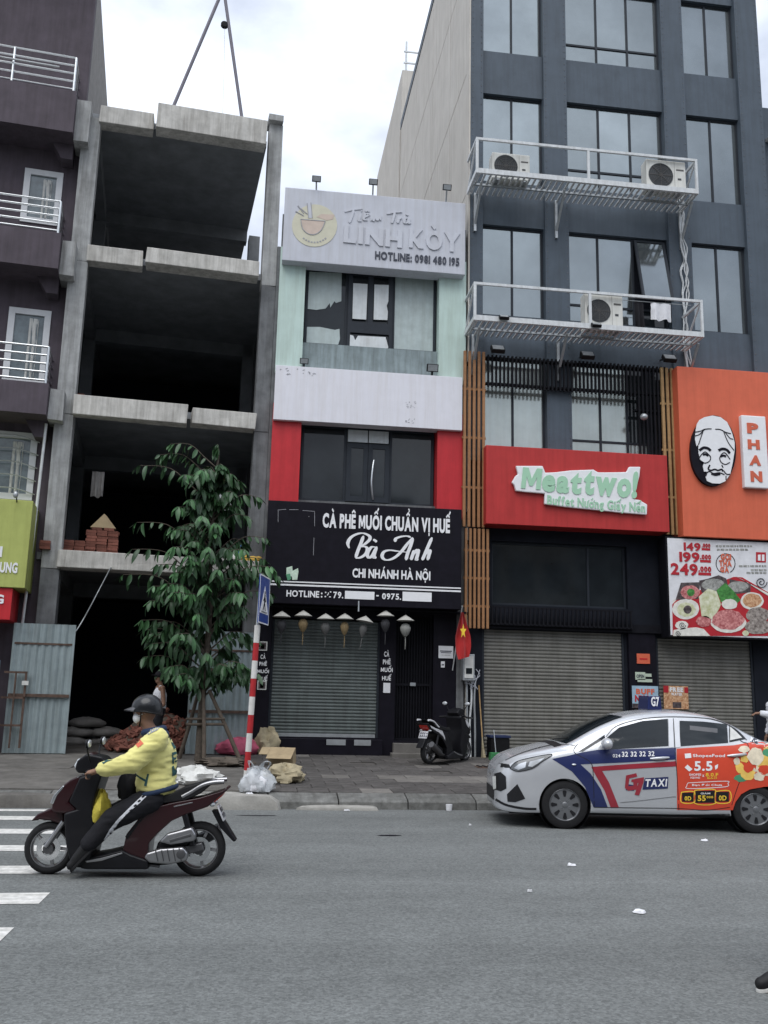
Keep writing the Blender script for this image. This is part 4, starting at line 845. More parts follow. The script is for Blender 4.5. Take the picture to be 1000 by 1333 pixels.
# meter cabinet, pipes, flag and broom in the gap
mc = fr(601, 852, 616, 886, 19.9); t = thing('meter_cabinet', 'pale grey electricity meter cabinet in the gap beside the gate', 'cabinet', ((mc[0]+mc[1])/2, 19.9, mc[2]))
O('box', MB().box(mc[0], mc[1], 19.75, 20.02, mc[2], mc[3]), M['galv'], t, bevel=.01); O('lid', MB().box(mc[0]+.03, mc[1]-.03, 19.735, 19.75, mc[2]+.05, mc[3]-.04), M['paper'], t); O('window', MB().box(mc[0]+.06, mc[1]-.06, 19.728, 19.735, mc[2]+.14, mc[2]+.26), M['dark_glass'], t)
tag(O('wall_back', MB().box(CX1+.004, TX0-.006, 20.1, 20.4, .35, 12), M['render_grey']), 'narrow dark infill wall in the gap between cafe and tower', 'wall')
q = random.Random(12)
for k, (x, m, lb) in enumerate(((4.47,'galv','grey conduit pipe left of the meter cabinet cables'),(4.56,'white_metal','pale conduit pipe below the meter cabinet'),(4.66,'galv','grey conduit pipe right of the pale one below the cabinet'))):
    tag(O('conduit_pipe', MB().tube(smooth_path([(x,19.95,mc[2]+.02),(x+q.uniform(-.03,.03),19.93,1.6),(x+q.uniform(-.03,.03),19.95,1.1),(x,19.95,.4)],4), .022, 8), M[m], smooth=60), lb, 'pipe')
cbx = MB()
for k in range(9): cbx.tube(smooth_path([(4.5+q.uniform(-.1,.25),19.9,1.9+q.uniform(-.1,.35)) for _ in range(4)],4), .008, 5)
tag(O('cable_tangle', cbx, M['letter_ghost']), 'tangle of pale wires hanging around the meter cabinet', 'cables')
fp_ = at(600, 792, 19.55); t = thing('national_flag', 'red flag with a yellow star hanging from a short pole by the gate', 'flag', (fp_.x, 19.9, 2.4))
O('pole', MB().tube([(fp_.x-.07,20.02,2.2),(fp_.x+.02,19.5,fp_.z+.05)], .014, 8), M['white_metal'], t)
fv = MB(); nI, nJ = 8, 14; z1 = at(600, 797, 19.5).z; z0 = at(604, 857, 19.5).z
for j in range(nJ+1):
    v = j/nJ; wv = .07+.25*min(1, v*1.9)-(.08 if v > .8 else 0)*(v-.8)*5
    for i in range(nI+1):
        u = i/nI-.5; fv.v.append((fp_.x+.02+u*wv+.035*v, 19.52-.05*math.cos(u*11)+.03*math.sin(v*5+u*3), z1+(z0-z1)*v+(.07*u if v > .7 else 0)))
for j in range(nJ):
    for i in range(nI): fv.f.append((j*(nI+1)+i, j*(nI+1)+i+1, (j+1)*(nI+1)+i+1, (j+1)*(nI+1)+i)); fv.m.append(0)
O('cloth', fv, M['flag_red'], t, smooth=80)
cx, cz = fp_.x+.03, z1+(z0-z1)*.42; star = [(cx+.13*(1 if k%2 == 0 else .42)*math.sin(k*math.pi/5)*.55, cz+.16*(1 if k%2 == 0 else .42)*math.cos(k*math.pi/5)) for k in range(10)]
sb = MB().prism(star, 19.428, 19.436); O('star', sb, M['flag_yellow'], t)
bx_ = 4.78
t = thing('broom', 'straw broom leaning in the gap behind the parked scooter', 'broom', (bx_, 19.8, pz(19.8))); zb = pz(19.8)
O('handle', MB().tube([(bx_,19.78,zb+.3),(bx_-.04,19.98,zb+1.5)], .014, 8), M['wood_light'], t); O('bristles', MB().tube([(bx_-.005,19.8,zb+.42),(bx_,19.76,zb+.2),(bx_+.01,19.74,zb)], [.03,.07,.12], 10, flat=.4), M['sack_tan'], t)
mk('navy_lid', (.02,.03,.08), .5)
t = thing('crate', 'dark plastic crate with a navy lid beside the parked scooter', 'crate', (5.2, 19.75, pz(19.75))); zc = pz(19.75)
O('body', MB().box(4.92, 5.32, 19.6, 20.0, zc, zc+.42), M['black_plastic'], t, bevel=.02); O('lid', MB().box(4.9, 5.34, 19.58, 20.02, zc+.42, zc+.47), M['navy_lid'], t, bevel=.01)
mk('green_plastic', (.04,.2,.07), .5); t = thing('dustpan', 'bright green plastic dustpan on the pavement behind the parked scooter', 'dustpan', (4.98, 19.35, pz(19.35))); zc = pz(19.35)
O('pan', MB().prism([(4.82,zc),(5.14,zc),(5.12,zc+.15),(4.84,zc+.15)], 19.3, 19.46), M['green_plastic'], t, bevel=.015); O('handle', MB().tube([(4.98,19.44,zc+.12),(4.96,19.55,zc+.6)], .012), M['galv'], t)

# ------------------------------------------------------------------ building site on the left (frame: u along facade, v into it)
def LT(name, label, cat, u=0, v=0, z=0, **k):        # things and parts of this frame are modelled in frame coordinates
    o = thing(name, label, cat, tuple(LO+LU*u+LV*v+Vector((0,0,z))), LA, **k); return o
FLM = Matrix.Translation(LO) @ Matrix.Rotation(LA, 4, 'Z')
def LOb(name, mb, m, parent, **k):
    mb.v = [tuple(FLM @ Vector(p)) for p in mb.v]; return O(name, mb, M[m] if isinstance(m, str) else m, parent, **k)
cs = LT('building_site', 'unfinished concrete frame building with open dark floors', 'building', -2.2, 1, PZ1)
LV1, LV2, LV3, LV4 = 4.38, 7.65, 11.1, 14.48
q = random.Random(21)
def rough(mb, s=.012):
    mb.v = [(a+q.uniform(-s,s), b+q.uniform(-s,s), c+q.uniform(-s,s)) for a,b,c in mb.v]; return mb
for u0, u1, v0, z1 in ((-4.47,-4.1,0,LV4-.3),(-.32,.0,.05,14.8)):
    for z0, zz1 in ((.3,LV1-.38),(LV1-.38,LV2-.38),(LV2-.38,LV3-.38),(LV3-.38,z1)): LOb('column', rough(MB().box(u0,u1,v0,v0+.4,z0+.002,zz1-.002),.008), 'render_grey' if (u0 > -1 and zz1 < 11) or zz1 < 5 else 'concrete', cs, bevel=.012)  # darker lower segments: shade put into the colour, rougher concrete too
for u0, v0 in ((-4.45,4.5),(-.3,4.5),(-4.45,9),(-.3,9)): LOb('column', MB().box(u0,u0+.3,v0,v0+.35,.3,LV4-.3), 'slab', cs)
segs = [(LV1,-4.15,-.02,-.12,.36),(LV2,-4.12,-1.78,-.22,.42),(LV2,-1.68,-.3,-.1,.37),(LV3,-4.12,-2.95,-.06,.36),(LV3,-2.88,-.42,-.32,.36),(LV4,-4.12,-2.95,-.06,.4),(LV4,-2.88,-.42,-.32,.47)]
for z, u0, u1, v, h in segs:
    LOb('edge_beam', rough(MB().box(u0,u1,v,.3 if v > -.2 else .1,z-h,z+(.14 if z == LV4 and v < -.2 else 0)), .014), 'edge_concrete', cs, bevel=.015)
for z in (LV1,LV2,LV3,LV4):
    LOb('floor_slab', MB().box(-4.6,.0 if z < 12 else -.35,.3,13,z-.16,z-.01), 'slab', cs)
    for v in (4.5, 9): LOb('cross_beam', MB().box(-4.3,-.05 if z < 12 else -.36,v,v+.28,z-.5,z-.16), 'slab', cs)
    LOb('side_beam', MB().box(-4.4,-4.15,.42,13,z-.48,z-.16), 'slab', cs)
LOb('side_wall', MB().box(-4.72,-4.5,.45,13,.3,LV4), 'render_grey', cs); LOb('back_wall', MB().holes(-4.6,0,.3,LV3-.2,12.8,13,[(-3.1,-3.02,2.2,2.5),(-2.4,-2.36,1.9,2.0)]), 'render_grey', cs)
LOb('back_wall', MB().box(-4.6,-1.2,12.6,12.8,LV3,LV4-.5), 'render_grey', cs)
LOb('party_wall', MB().box(.004,.085,.03,13,.3,LV3+.6), 'render_grey', cs)
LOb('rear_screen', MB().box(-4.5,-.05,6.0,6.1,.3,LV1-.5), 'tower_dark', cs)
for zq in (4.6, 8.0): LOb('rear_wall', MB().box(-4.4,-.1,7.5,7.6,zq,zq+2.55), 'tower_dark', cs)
LOb('upstand', MB().box(-.36,-.02,-.1,.4,14.802,14.95), 'concrete', cs)
# hoist frame on the roof
mk('hoist_steel', (.17,.16,.19), .6)
hf = LT('hoist_frame', 'tall two-legged steel hoist frame standing on the unfinished roof', 'hoist', -1.8, .4, LV4)
ap_ = (-1.62,.4,18.3)
LOb('leg', MB().tube([(-2.66,.15,LV4+.0),ap_], .04, 8), 'hoist_steel', hf); LOb('leg', MB().tube([(-.9,.15,LV4+.0),(-1.55,.4,18.3)], .04, 8), 'hoist_steel', hf)
LOb('pulley', MB().lathe([(.06,-.04),(.09,-.03),(.06,0),(.09,.03),(.06,.04)], 14, (-1.5,.35,17.4), 'y'), 'black_metal', hf); LOb('rope', MB().tube([(-1.5,.35,17.4),(-1.45,.3,16.2),(-1.4,.3,LV4)], .006, 5), 'galv', hf)
# bricks
brick_me = rough(MB().box(-.105,.105,-.05,.05,0,.058),.003).mesh('brick', bevel=.004, seg=1)
def brick(parent, m4): return link('brick', brick_me, M['brick'], parent, MW[parent].inverted() @ m4)
def brick_stack(label, u, v, z, nx, nz, taper=0, hat=False):
    t = LT('brick_stack', label, 'bricks', u, v, z, group='brick stacks on the open floor')
    for k in range(nz):
        n = max(1, nx-int(k*taper)) if nx > 1 else 1
        for i in range(n):
            for j in range(2): brick(t, FLM @ Matrix.Translation((u+(i-(n-1)/2)*.222+q.uniform(-.012,.012), v+j*.11+q.uniform(-.01,.01), z+k*.06)) @ Matrix.Rotation(q.uniform(-.06,.06),4,'Z'))
    if hat: LOb('cover_sheet', MB().prism([(u-.26,z+nz*.06+.0),(u+.26,z+nz*.06),(u+.05,z+nz*.06+.26),(u-.0,z+nz*.06+.3)], v-.05, v+.2), 'cardboard', t)
us, zs0 = atl(132,716,.45); z1f = LV1-.008
brick_stack('tall stack of red bricks under a cardboard sheet on the first open floor', us, .45, z1f, 3, 10, .12, True)
brick_stack('small low stack of red bricks left of the tall brick stack', atl(96,716,.45)[0], .45, z1f, 2, 5)
brick_stack('low row of red bricks beside the left concrete column', atl(56,716,.3)[0]+.06, -.05, z1f+.008, 1, 3)
brick_stack('few red bricks on the second open floor beside the column', atl(100,506,.5)[0]+.07, .5, LV2-.008, 1, 4)
# materials and bundles on the first open floor
def heap(name, label, cat, m, c, r, seed, frame=True, sub=26, amp=.22, parent=None):
    """crumpled bag or bundle: a folded, flattened blob resting on its base"""
    qq = random.Random(seed); mb = MB(); nu, nv = sub, sub//2; ph = [qq.uniform(0,6.28) for _ in range(8)]
    for i in range(nv+1):
        t_ = math.pi*i/nv
        for j in range(nu):
            a = 2*math.pi*j/nu
            d = 1+amp*(math.sin(3*a+ph[0]+2*t_)*.45+math.sin(5*a+ph[1]-3*t_)*.3+math.sin(9*a+4*t_+ph[2])*.22+abs(math.sin(7*t_+2*a+ph[3]))*.35-.2)+qq.uniform(-.03,.03)*amp*3
            x, y, z = math.sin(t_)*math.cos(a)*d, math.sin(t_)*math.sin(a)*d, math.cos(t_)*d
            z = max(z, -.55); mb.v.append((c[0]+r[0]*x, c[1]+r[1]*y, c[2]+r[2]*(z+.55)))
    for i in range(nv):
        for j in range(nu): mb.f.append((i*nu+j,(i+1)*nu+j,(i+1)*nu+(j+1)%nu,i*nu+(j+1)%nu)); mb.m.append(0)
    if frame: mb.v = [tuple(FLM @ Vector(p)) for p in mb.v]
    o = O(name, mb, M[m], parent, smooth=50)
    return tag(o, label, cat) if parent is None else o
def lz(px, py, v): return atl(px, py, v)
heap('tarpaulin', 'crumpled blue tarpaulin heaped on the open floor by the cafe wall', 'tarpaulin', 'blue_tarp', (lz(325,680,.55)[0],.75,z1f+.14), (.3,.25,.22), 4)
heap('tarpaulin', 'yellow sheet bundle on the floor edge by the cafe wall', 'tarpaulin', 'yellow_tarp', (lz(332,702,.2)[0],.18,z1f), (.26,.16,.12), 9)
heap('sack', 'grey sack lying beside the blue tarpaulin', 'sack', 'paper', (lz(300,697,.5)[0],.42,z1f), (.2,.16,.16), 14)
heap('sack', 'dark bundle behind the yellow sheet on the open floor', 'sack', 'sack', (lz(338,690,.5)[0]-.05,.5,z1f), (.22,.16,.26), 19)
def hang(px, label, m, v):
    a = frl(*px, v); mb = cloth(a[0], a[1], a[2], a[3], v, px[0]); return tag(LOb('hanging_cloth', mb, m, None, smooth=80), label, 'cloth')
hang((284,640,301,676), 'white cloth hanging behind the tree on the first open floor', 'cloth_white', .9)
hang((119,614,135,647), 'grey sheet hanging high inside the first open floor', 'sack', .8)
# corrugated fence panels
def corr(label, px, v, rails, lean=0):
    u0, u1, z0, z1 = frl(*px, v); z0 = pz(19.6)-.0; t = LT('fence_panel', label, 'fence', (u0+u1)/2, v, z0, group='corrugated site fence panels')
    n = int((u1-u0)/.022); mb = MB(); vv = []
    for i in range(n+1):
        u = u0+(u1-u0)*i/n; d = .02*(1 if (i % 6) in (0,1) else (-.1 if (i % 6) in (3,4) else .5)); vv += [(u, v-d, z0), (u, v-d, z1)]
    mb.add(vv, [(2*i,2*i+2,2*i+3,2*i+1) for i in range(n)]); LOb('sheet', mb, 'corrugated', t)
    for f_ in rails: LOb('rail', MB().box(u0,u1,v-.075,v-.024,z0+(z1-z0)*f_-.03,z0+(z1-z0)*f_+.03), 'rusty', t)
    for u in (u0, u1): LOb('edge_strip', MB().box(u-.02,u+.02,v-.03,v+.03,z0,z1), 'corrugated', t)
    LOb('top_strip', MB().box(u0,u1,v-.028,v+.03,z0+(z1-z0)*.835,z0+(z1-z0)*.85), 'rusty', t)
    return t, u0, u1, z0, z1
t, u0, u1, z0, z1 = corr('tall pale corrugated panel swung open at the left of the site', (12,812,91,978), -.3, (.44,))
gb = LOb('gate_frame', MB().box(u0-.1,u0+.3,-.44,-.40,z0+1.5,z0+1.54).box(u0-.1,u0+.3,-.44,-.40,z0+.5,z0+.54).box(u0+.28,u0+.32,-.44,-.40,z0+.1,z0+1.54).box(u0+.1,u0+.13,-.44,-.40,z0+.1,z0+1.54).box(u0-.12,u0+.32,-.44,-.4,z0+1.02,z0+1.06), 'rusty', t)
LOb('latch', MB().box(u0+.24,u0+.36,-.46,-.44,z0+1.28,z0+1.36), 'paper', t)
corr('pale corrugated panel standing behind the staked tree', (247,822,329,981), -.1, (.34,.68))
tag(LOb('downpipe', MB().tube([(-4.62,-.06,7.0),(-4.66,-.06,4.6),(-4.7,-.06,3.0),(-4.75,-.06,.4)], .03, 8), 'white_metal', None, smooth=60), 'white plastic downpipe beside the left concrete column', 'pipe')
# sacks, rubble and mound inside the ground floor
for k, (du, dz, dv) in enumerate(((0,0,0),(.75,0,.1),(.1,.2,.05),(.7,.2,.1),(.3,.4,.08),(.15,0,.7))):
    uu = atl(96,925,2.2)[0]
    heap('cement_sack', ['grey cement sack at the bottom left of the heap','grey cement sack at the bottom right of the heap','grey cement sack in the middle row, left','grey cement sack in the middle row, right','grey cement sack on top of the heap','grey cement sack lying behind the heap'][k], 'sack', 'sack', (uu+du, 2.2+dv, pz(20)+dz), (.4,.28,.135), 30+k, amp=.1)['group'] = 'cement sacks inside the site'
um, _ = atl(196,975,.5)
md = LT('rubble_pile', 'heap of broken red bricks spilling from the site behind the rider', 'bricks', um, .5, pz(20))
mb = MB(); n = 20
for k, (s, h) in enumerate(((1,0),(.8,.35),(.5,.75),(.2,.97),(0,1))):
    for j in range(n): a = 2*math.pi*j/n; mb.v.append((um+.2+1.05*s*math.cos(a)*(1+q.uniform(-.1,.1)), .75+.75*s*math.sin(a), pz(20)-.02+.78*h))
for k in range(4):
    for j in range(n): mb.f.append((k*n+j,k*n+(j+1)%n,(k+1)*n+(j+1)%n,(k+1)*n+j)); mb.m.append(0)
LOb('mound', mb, 'soil', md, smooth=60)
for k in range(420):
    a = q.uniform(0,6.28); s = math.sqrt(q.random()); s = min(s, .98); h = max(0, 1-s)**.9 if s > .2 else .95
    u_, v_ = um+.2+1.1*s*math.cos(a), .75+.8*s*math.sin(a)
    if v_ > .95: continue
    hz = .8*(1.0-s*.98)
    brick(md, FLM @ Matrix.Translation((u_, v_, pz(20)+max(.0,hz)+q.uniform(.0,.05))) @ Matrix.Rotation(q.uniform(0,6.28),4,'Z') @ Matrix.Rotation(q.uniform(-.9,.9),4,'X') @ Matrix.Rotation(q.uniform(-.6,.6),4,'Y'))
tag(LOb('cable', MB().tube(smooth_path([(-3.1,-.13,LV1-.3),(-3.3,-.1,3.6),(-3.55,-.14,3.0),(-3.7,-.2,2.7)],5), .012, 6), 'galv', None), 'thin pale cable hanging from the first concrete beam', 'cable')

# ------------------------------------------------------------------ purple townhouse at the left edge
ph = LT('townhouse', 'dark purple townhouse with balconies cut by the left edge', 'building', -7, 1, PZ1)
PV = .35
d2 = frl(29,222,80,292,PV); d1 = frl(7,402,63,500,PV); d0 = frl(-18,562,46,650,PV); d3 = (d2[0], d2[1], d2[2]+3.45, d2[3]+3.45)
dl2 = (d2[0]-1.35, d2[1]-1.35, d2[2], d2[3])
hs = []
for d in (d2, d1, d0): hs.append(d)
hs += [dl2, (d1[0]-1.5, d1[1]-1.5, d1[2], d1[3]), (-9.6,-5.3,.3,3.1)]
LOb('wall', MB().holes(-10,-4.48,.3,19.2,PV,PV+.3,hs), 'purple', ph); LOb('core', MB().box(-10,-4.73,PV+.3,14,.3,19.2), 'tower_dark', ph)
LOb('gable_wall', MB().box(-4.73,-4.6,PV+.3,10,11,19.2), 'sack', ph)
LOb('eaves', MB().box(-10,-4.3,-.75,PV+.4,19.2,19.5), 'purple', ph)
for d in hs[:5]:
    w_ = LOb('door_frame' if d not in (d0,) else 'window', MB().holes(d[0],d[1],d[2],d[3],PV-.03,PV+.1,[(d[0]+.13,d[1]-.13,d[2]+.13,d[3]-.13)]), 'pvc_white', ph)
    LOb('pane', MB().box(d[0]+.12,d[1]-.12,PV+.02,PV+.03,d[2]+.12,d[3]-.12), 'curtain_glass', w_); LOb('curtain', cloth(d[0]+.5*(d[1]-d[0]), d[0]+.72*(d[1]-d[0]), d[2]+.14, d[3]-.2, PV+.009, 3, n=10), 'paper', w_)
def balcony(zt, zb, ue, v0, rail_h):
    b_ = LOb('balcony', MB().box(-10, ue, v0, PV, zb, zt), 'purple', ph)
    LOb('concrete_end', rough(MB().box(ue+.002, ue+.3, v0+.25, PV+.05, zb-.02, zt-.03)), 'concrete', b_)
    LOb('bracket', MB().prism([(ue-.02,zb-.002),(ue-.02,zb-.35),(ue-.25,zb-.35),(ue-.45,zb-.002)], -.05, PV), 'purple', b_)
    for k in range(5):
        z = zt+.08+(rail_h-.08)*k/4
        LOb('rail', MB().tube([(-10,v0+.08,z),(ue-.08,v0+.08,z)], .022, 8), 'steel', b_); LOb('rail', MB().tube([(ue-.08,v0+.08,z),(ue-.08,PV,z)], .022, 8), 'steel', b_)
    for u in (ue-.08, ue-1.35, ue-2.7): LOb('post', MB().tube([(u,v0+.08,zt),(u,v0+.08,zt+rail_h)], .028, 8), 'steel', b_)
bv = -.55
r3 = frl(0,110,98,165,bv); r2_ = frl(0,298,78,345,bv); r1 = frl(0,496,62,537,bv)
balcony(r3[3], r3[2], r3[1], bv, .85); balcony(r2_[3], r2_[2], r2_[1], bv, .75); balcony(r1[3], r1[2], r1[1], bv, .8)
LOb('rail', MB().tube([(-10,bv,14.9),(-5,bv,14.9)], .02), 'steel', ph)
shp = LOb('shop_front', MB().box(-9.6,-5.3,PV+.1,PV+.2,.3,3.1), 'dark_glass', ph)
for u in (-5.3,-6.7,-8.1): LOb('mullion', MB().box(u-.05,u+.05,PV-.02,PV+.1,.3,3.1), 'frame_dark', ph)
# grille on the first-floor window
for k in range(5): LOb('window_grille', MB().tube(smooth_path([(d0[0],PV-.12,d0[2]+.2+.28*k),(d0[1]-.4,PV-.13,d0[2]+.22+.28*k),(d0[1]+.05,PV-.06,d0[2]+.12+.28*k)],4), .012, 6), 'galv', ph)
gsn = frl(-40,649,38,764,-.75); t = LT('shop_sign', 'lime green phone shop sign cut by the left edge', 'sign', gsn[1]-1, -.75, gsn[2])
LOb('panel', MB().box(gsn[0]-1.5,gsn[1],-.75,PV,gsn[2],gsn[3]), 'green_sign', t, bevel=.012)
def ltext(body, px, v, m, parent, **k):
    a = frl(*px, v); LOb('lettering', fit_text(body, *a, v, **k), m, parent)
ltext('H', (-9,711,3,725), -.755, 'letter_white', t, bold=.04); ltext('UNG', (0,732,23,746), -.755, 'letter_white', t, bold=.04)
for u in (0, 1): LOb('sign_lamp', MB().ell((gsn[1]-.3-u*.55,-1.0,gsn[3]+.05),(.05,.05,.07)), 'galv', t); LOb('lamp_arm', MB().tube([(gsn[1]-.3-u*.55,-.74,gsn[3]-.05),(gsn[1]-.3-u*.55,-.95,gsn[3]+.1)], .012), 'black_metal', t)
rsn = frl(-40,763,15,806,-.7); t = LT('shop_sign', 'small red shop sign under the lime green one', 'sign', rsn[1]-.8, -.7, rsn[2])
LOb('panel', MB().box(rsn[0]-1,rsn[1],-.7,PV,rsn[2],rsn[3]-.02), 'red_panel', t, bevel=.01); ltext('G', (-6,774,5,786), -.705, 'letter_white', t, bold=.04)
t = LT('folding_board', 'blue and white upright board at the left edge beside the fence panel', 'board', -5.1, -.7, pz(19.2))
zb = pz(19.2)
LOb('face', MB().box(-5.6,-4.96,-.72,-.68,zb+.75,zb+1.75), 'blue_tarp', t); LOb('lower_face', MB().box(-5.6,-4.96,-.72,-.68,zb+.12,zb+.72), 'paper', t)
for u in (-5.58,-4.98): LOb('leg', MB().box(u-.02,u+.02,-.68,-.62,zb,zb+1.75), 'galv', t)
LOb('foot_strip', MB().box(-5.6,-4.96,-.725,-.68,zb+.02,zb+.12), 'red_panel', t); LOb('edge_trim', MB().box(-5.6,-4.96,-.725,-.68,zb+1.3,zb+1.36), 'paper', t)
# ------------------------------------------------------------------ street tree with its stakes
tp = Vector((-1.02, 18.4, pz(18.4)))
tr = thing('street_tree', 'young broad-leaved tree with drooping fronds before the building site', 'tree', tuple(tp))
q = random.Random(77); TY = tp.y
topz = at(262, 590, TY).z
trunk = smooth_path([(tp.x,TY,tp.z-.05),(tp.x+.01,TY,1.6),(tp.x+.05,TY+.02,3.0),(tp.x+.0,TY,4.4),(tp.x+.02,TY,topz-.5),(tp.x+.05,TY,topz)], 5)
O('trunk', MB().tube(trunk, [.075-.058*k/(len(trunk)-1) for k in range(len(trunk))], 10), M['bark'], tr, smooth=60)
def trunk_at(z): 
    for a, b in zip(trunk, trunk[1:]):
        if a[2] <= z <= b[2]: return Vector(a).lerp(Vector(b), (z-a[2])/max(1e-6, b[2]-a[2]))
    return Vector(trunk[-1])
tips = [(182,606,-.3),(208,592,.1),(222,578,-.1),(282,580,.0),(288,612,-.4),(240,618,-.7),(262,612,-.8),(300,630,-.1),(178,680,-.3),(172,715,-.4),(160,748,-.2),(196,782,-.6),(228,745,-.8),(206,770,-.5),(250,705,-.8),(280,694,-.8),(268,762,-.8),(306,755,-.6),(285,742,-.9),(338,648,.1),(322,672,-.2),(344,728,-.2),(325,742,.1),(198,838,-.4),(222,868,-.6),(188,855,-.2),(242,885,-.6),(270,852,-.7),(295,868,-.5),(322,825,-.1),(312,800,-.4),(232,826,-.7),(255,800,-.8),(305,850,.2),(205,735,-.5),(262,672,-.9),(232,660,-.6),(298,715,-.5),(318,790,-.5),(225,690,-.6)]
targets = [at(px, py, TY+dy) for px, py, dy in tips]
for k in range(85):
    z = q.choice([2.05,2.75,3.4,4.1,4.75,5.35,5.9])+q.uniform(-.16,.16); z = min(z, topz-.1); f_ = (z-1.6)/(topz-1.6); rad = (.5+1.05*math.sin(math.pi*min(1, f_*.95+.12)))*q.uniform(.3,1.0); a = q.uniform(0,6.28)
    targets.append(Vector((tp.x+rad*math.cos(a)*.95, TY+rad*math.sin(a)*.85, z)))
leaf_me = []
for L_, cu_l, wf in ((.15,.2,.42),(.2,-.12,.34),(.24,.3,.36),(.28,.1,.32),(.32,.38,.3)):
    mb = MB(); ns_ = 5                                       # folded blade that curls towards its tip
    for i in range(ns_+1):
        t_ = i/ns_; wl = L_*wf*.5*(math.sin(math.pi*min(1,t_*.92+.08))**.75); yb = -cu_l*L_*t_*t_; zb_ = -L_*(t_-.12*abs(cu_l)*t_*t_)
        mb.v += [(-wl,yb+wl*.35,zb_),(0,yb,zb_),(wl,yb+wl*.35,zb_)]
    for i in range(ns_): a_ = 3*i; mb.f += [(a_,a_+1,a_+4,a_+3),(a_+1,a_+2,a_+5,a_+4)]; mb.m += [0,0]
    leaf_me.append(mb)
lm_ = [m_.mesh('leaf', smooth=80) for m_ in leaf_me]
br = MB(); rest = MB(); leaves = []
for T in targets:
    hr = math.hypot(T.x-tp.x, T.y-tp.y); base = trunk_at(min(topz-.03, max(1.3, T.z-.1-hr*.35)))
    mid = base.lerp(T, .6)+Vector((0,0,.1+.1*hr)); pts = smooth_path([tuple(base), tuple(base.lerp(T,.25)+Vector((0,0,.08))), tuple(mid), tuple(T)], 5)
    br.tube(pts, [.02-.015*k/(len(pts)-1) for k in range(len(pts))], 5)
    nl = q.randint(8, 11); d_out = (T-base); d_out.z *= .2; d_out.normalize(); side = Vector((-d_out.y, d_out.x, 0))
    ln_ = len(pts); 
    for k in range(nl):
        s = .34+.66*k/(nl-1); i_ = s*(ln_-1); p = Vector(pts[int(i_)]).lerp(Vector(pts[min(ln_-1,int(i_)+1)]), i_-int(i_))
        for sd_ in (-1, 1):
            dr = (Vector((0,0,-1))*q.uniform(.75,1.1)+side*sd_*q.uniform(.35,.75)+d_out*q.uniform(.15,.6)).normalized()
            leaves.append((p, dr, q.randrange(5), q.uniform(-.9,.9)))
    leaves.append((Vector(pts[-1]), (Vector((0,0,-1))+d_out*.8).normalized(), 1, 0))
O('branches', br, M['bark'], tr, smooth=60)
def leaf_m(p, dr, tw_):
    z = -dr; x = Vector((0,0,1)).cross(z)
    if x.length < .05: x = Vector((1,0,0))
    x.normalize(); y = z.cross(x); return Matrix.Translation(p) @ Matrix((x, y, z)).transposed().to_4x4() @ Matrix.Rotation(tw_, 4, 'Z')
leaves.sort(key=lambda l: l[0].y)
for i, (p, dr, k, tw_) in enumerate(leaves):
    m4 = leaf_m(p, dr, tw_)
    if i < 300: link('leaf', lm_[k], M['leaf'], tr, MW[tr].inverted() @ m4)
    else: rest.add([m4 @ Vector(v) for v in leaf_me[k].v], leaf_me[k].f)
tag(O('foliage', rest, M['leaf'], tr, smooth=80), kind='stuff')
st = thing('tree_stakes', 'rough timber tripod staking the young tree', 'tree stakes', tuple(tp))
def gp(px, py, Y): p = at(px, py, Y); return p
tz = at(262, 905, TY).z
for (px, py, dy) in ((236,985,.35),(262,998,-.3),(312,1006,-.15)):
    b = atz(px, py, pz(TY+dy)); f = Vector((b.x, TY+dy, pz(TY+dy)-.03)); top = Vector((tp.x+(f.x-tp.x)*.16, TY+(f.y-TY)*.2-.04, tz+.1))
    O('stake', MB().tube([tuple(f), tuple(f.lerp(top,.5)+Vector((.01,0,0))), tuple(top)], [.042,.038,.034], 8), M['pole_wood'], st, smooth=60)
for zp in (936, 943):
    a, b = at(242, zp, TY-.12), at(293, zp, TY-.12); O('cross_bar', MB().tube([tuple(a), tuple(b)], .026, 8), M['pole_wood'], st, smooth=60)
# ------------------------------------------------------------------ pedestrian crossing sign
sb_ = atz(320, 1021, .262); PYs = sb_.y; PX = sb_.x; pzz = pz(PYs)
cs_ = thing('crossing_sign', 'blue pedestrian crossing sign on a red and white banded pole', 'road sign', (PX, PYs, pzz))
zt = at(328, 812, PYs).z; nb_ = 9
for k in range(nb_):
    a, b = pzz-.02+(zt-pzz)*k/nb_, pzz-.02+(zt-pzz)*(k+1)/nb_; dx = .06*(k/nb_); dx2 = .06*((k+1)/nb_)
    O('band', MB().tube([(PX+dx,PYs,a),(PX+dx2,PYs,b-.001)], .046, 14), M['pole_white' if k % 2 == 0 else 'pole_red'], cs_, smooth=60)
zs1 = at(336, 750, PYs).z; Mx = Matrix.Translation((PX+.1, PYs, 0)) @ Matrix.Rotation(R(76), 4, 'Z')
O('pole_top', MB().tube([(PX+.06,PYs,zt-.02),(PX+.085,PYs,zs1-.1)], .03, 10), M['galv'], cs_)
def sg(mb, nm, m):
    mb.v = [tuple(Mx @ Vector(p)) for p in mb.v]; return O(nm, mb, M[m], cs_)
hw = .33; sg(MB().box(-hw, hw, -.05, -.035, zt, zs1), 'board', 'sign_blue')
sg(MB().holes(-hw, hw, zt, zs1, -.053, -.05, [(-hw+.018, hw-.018, zt+.018, zs1-.018)]), 'border', 'letter_white')
zc = zt+.16; sg(MB().prism([(-.27,zc),(.27,zc),(0,zs1-.16)], -.054, -.05), 'triangle', 'letter_white')
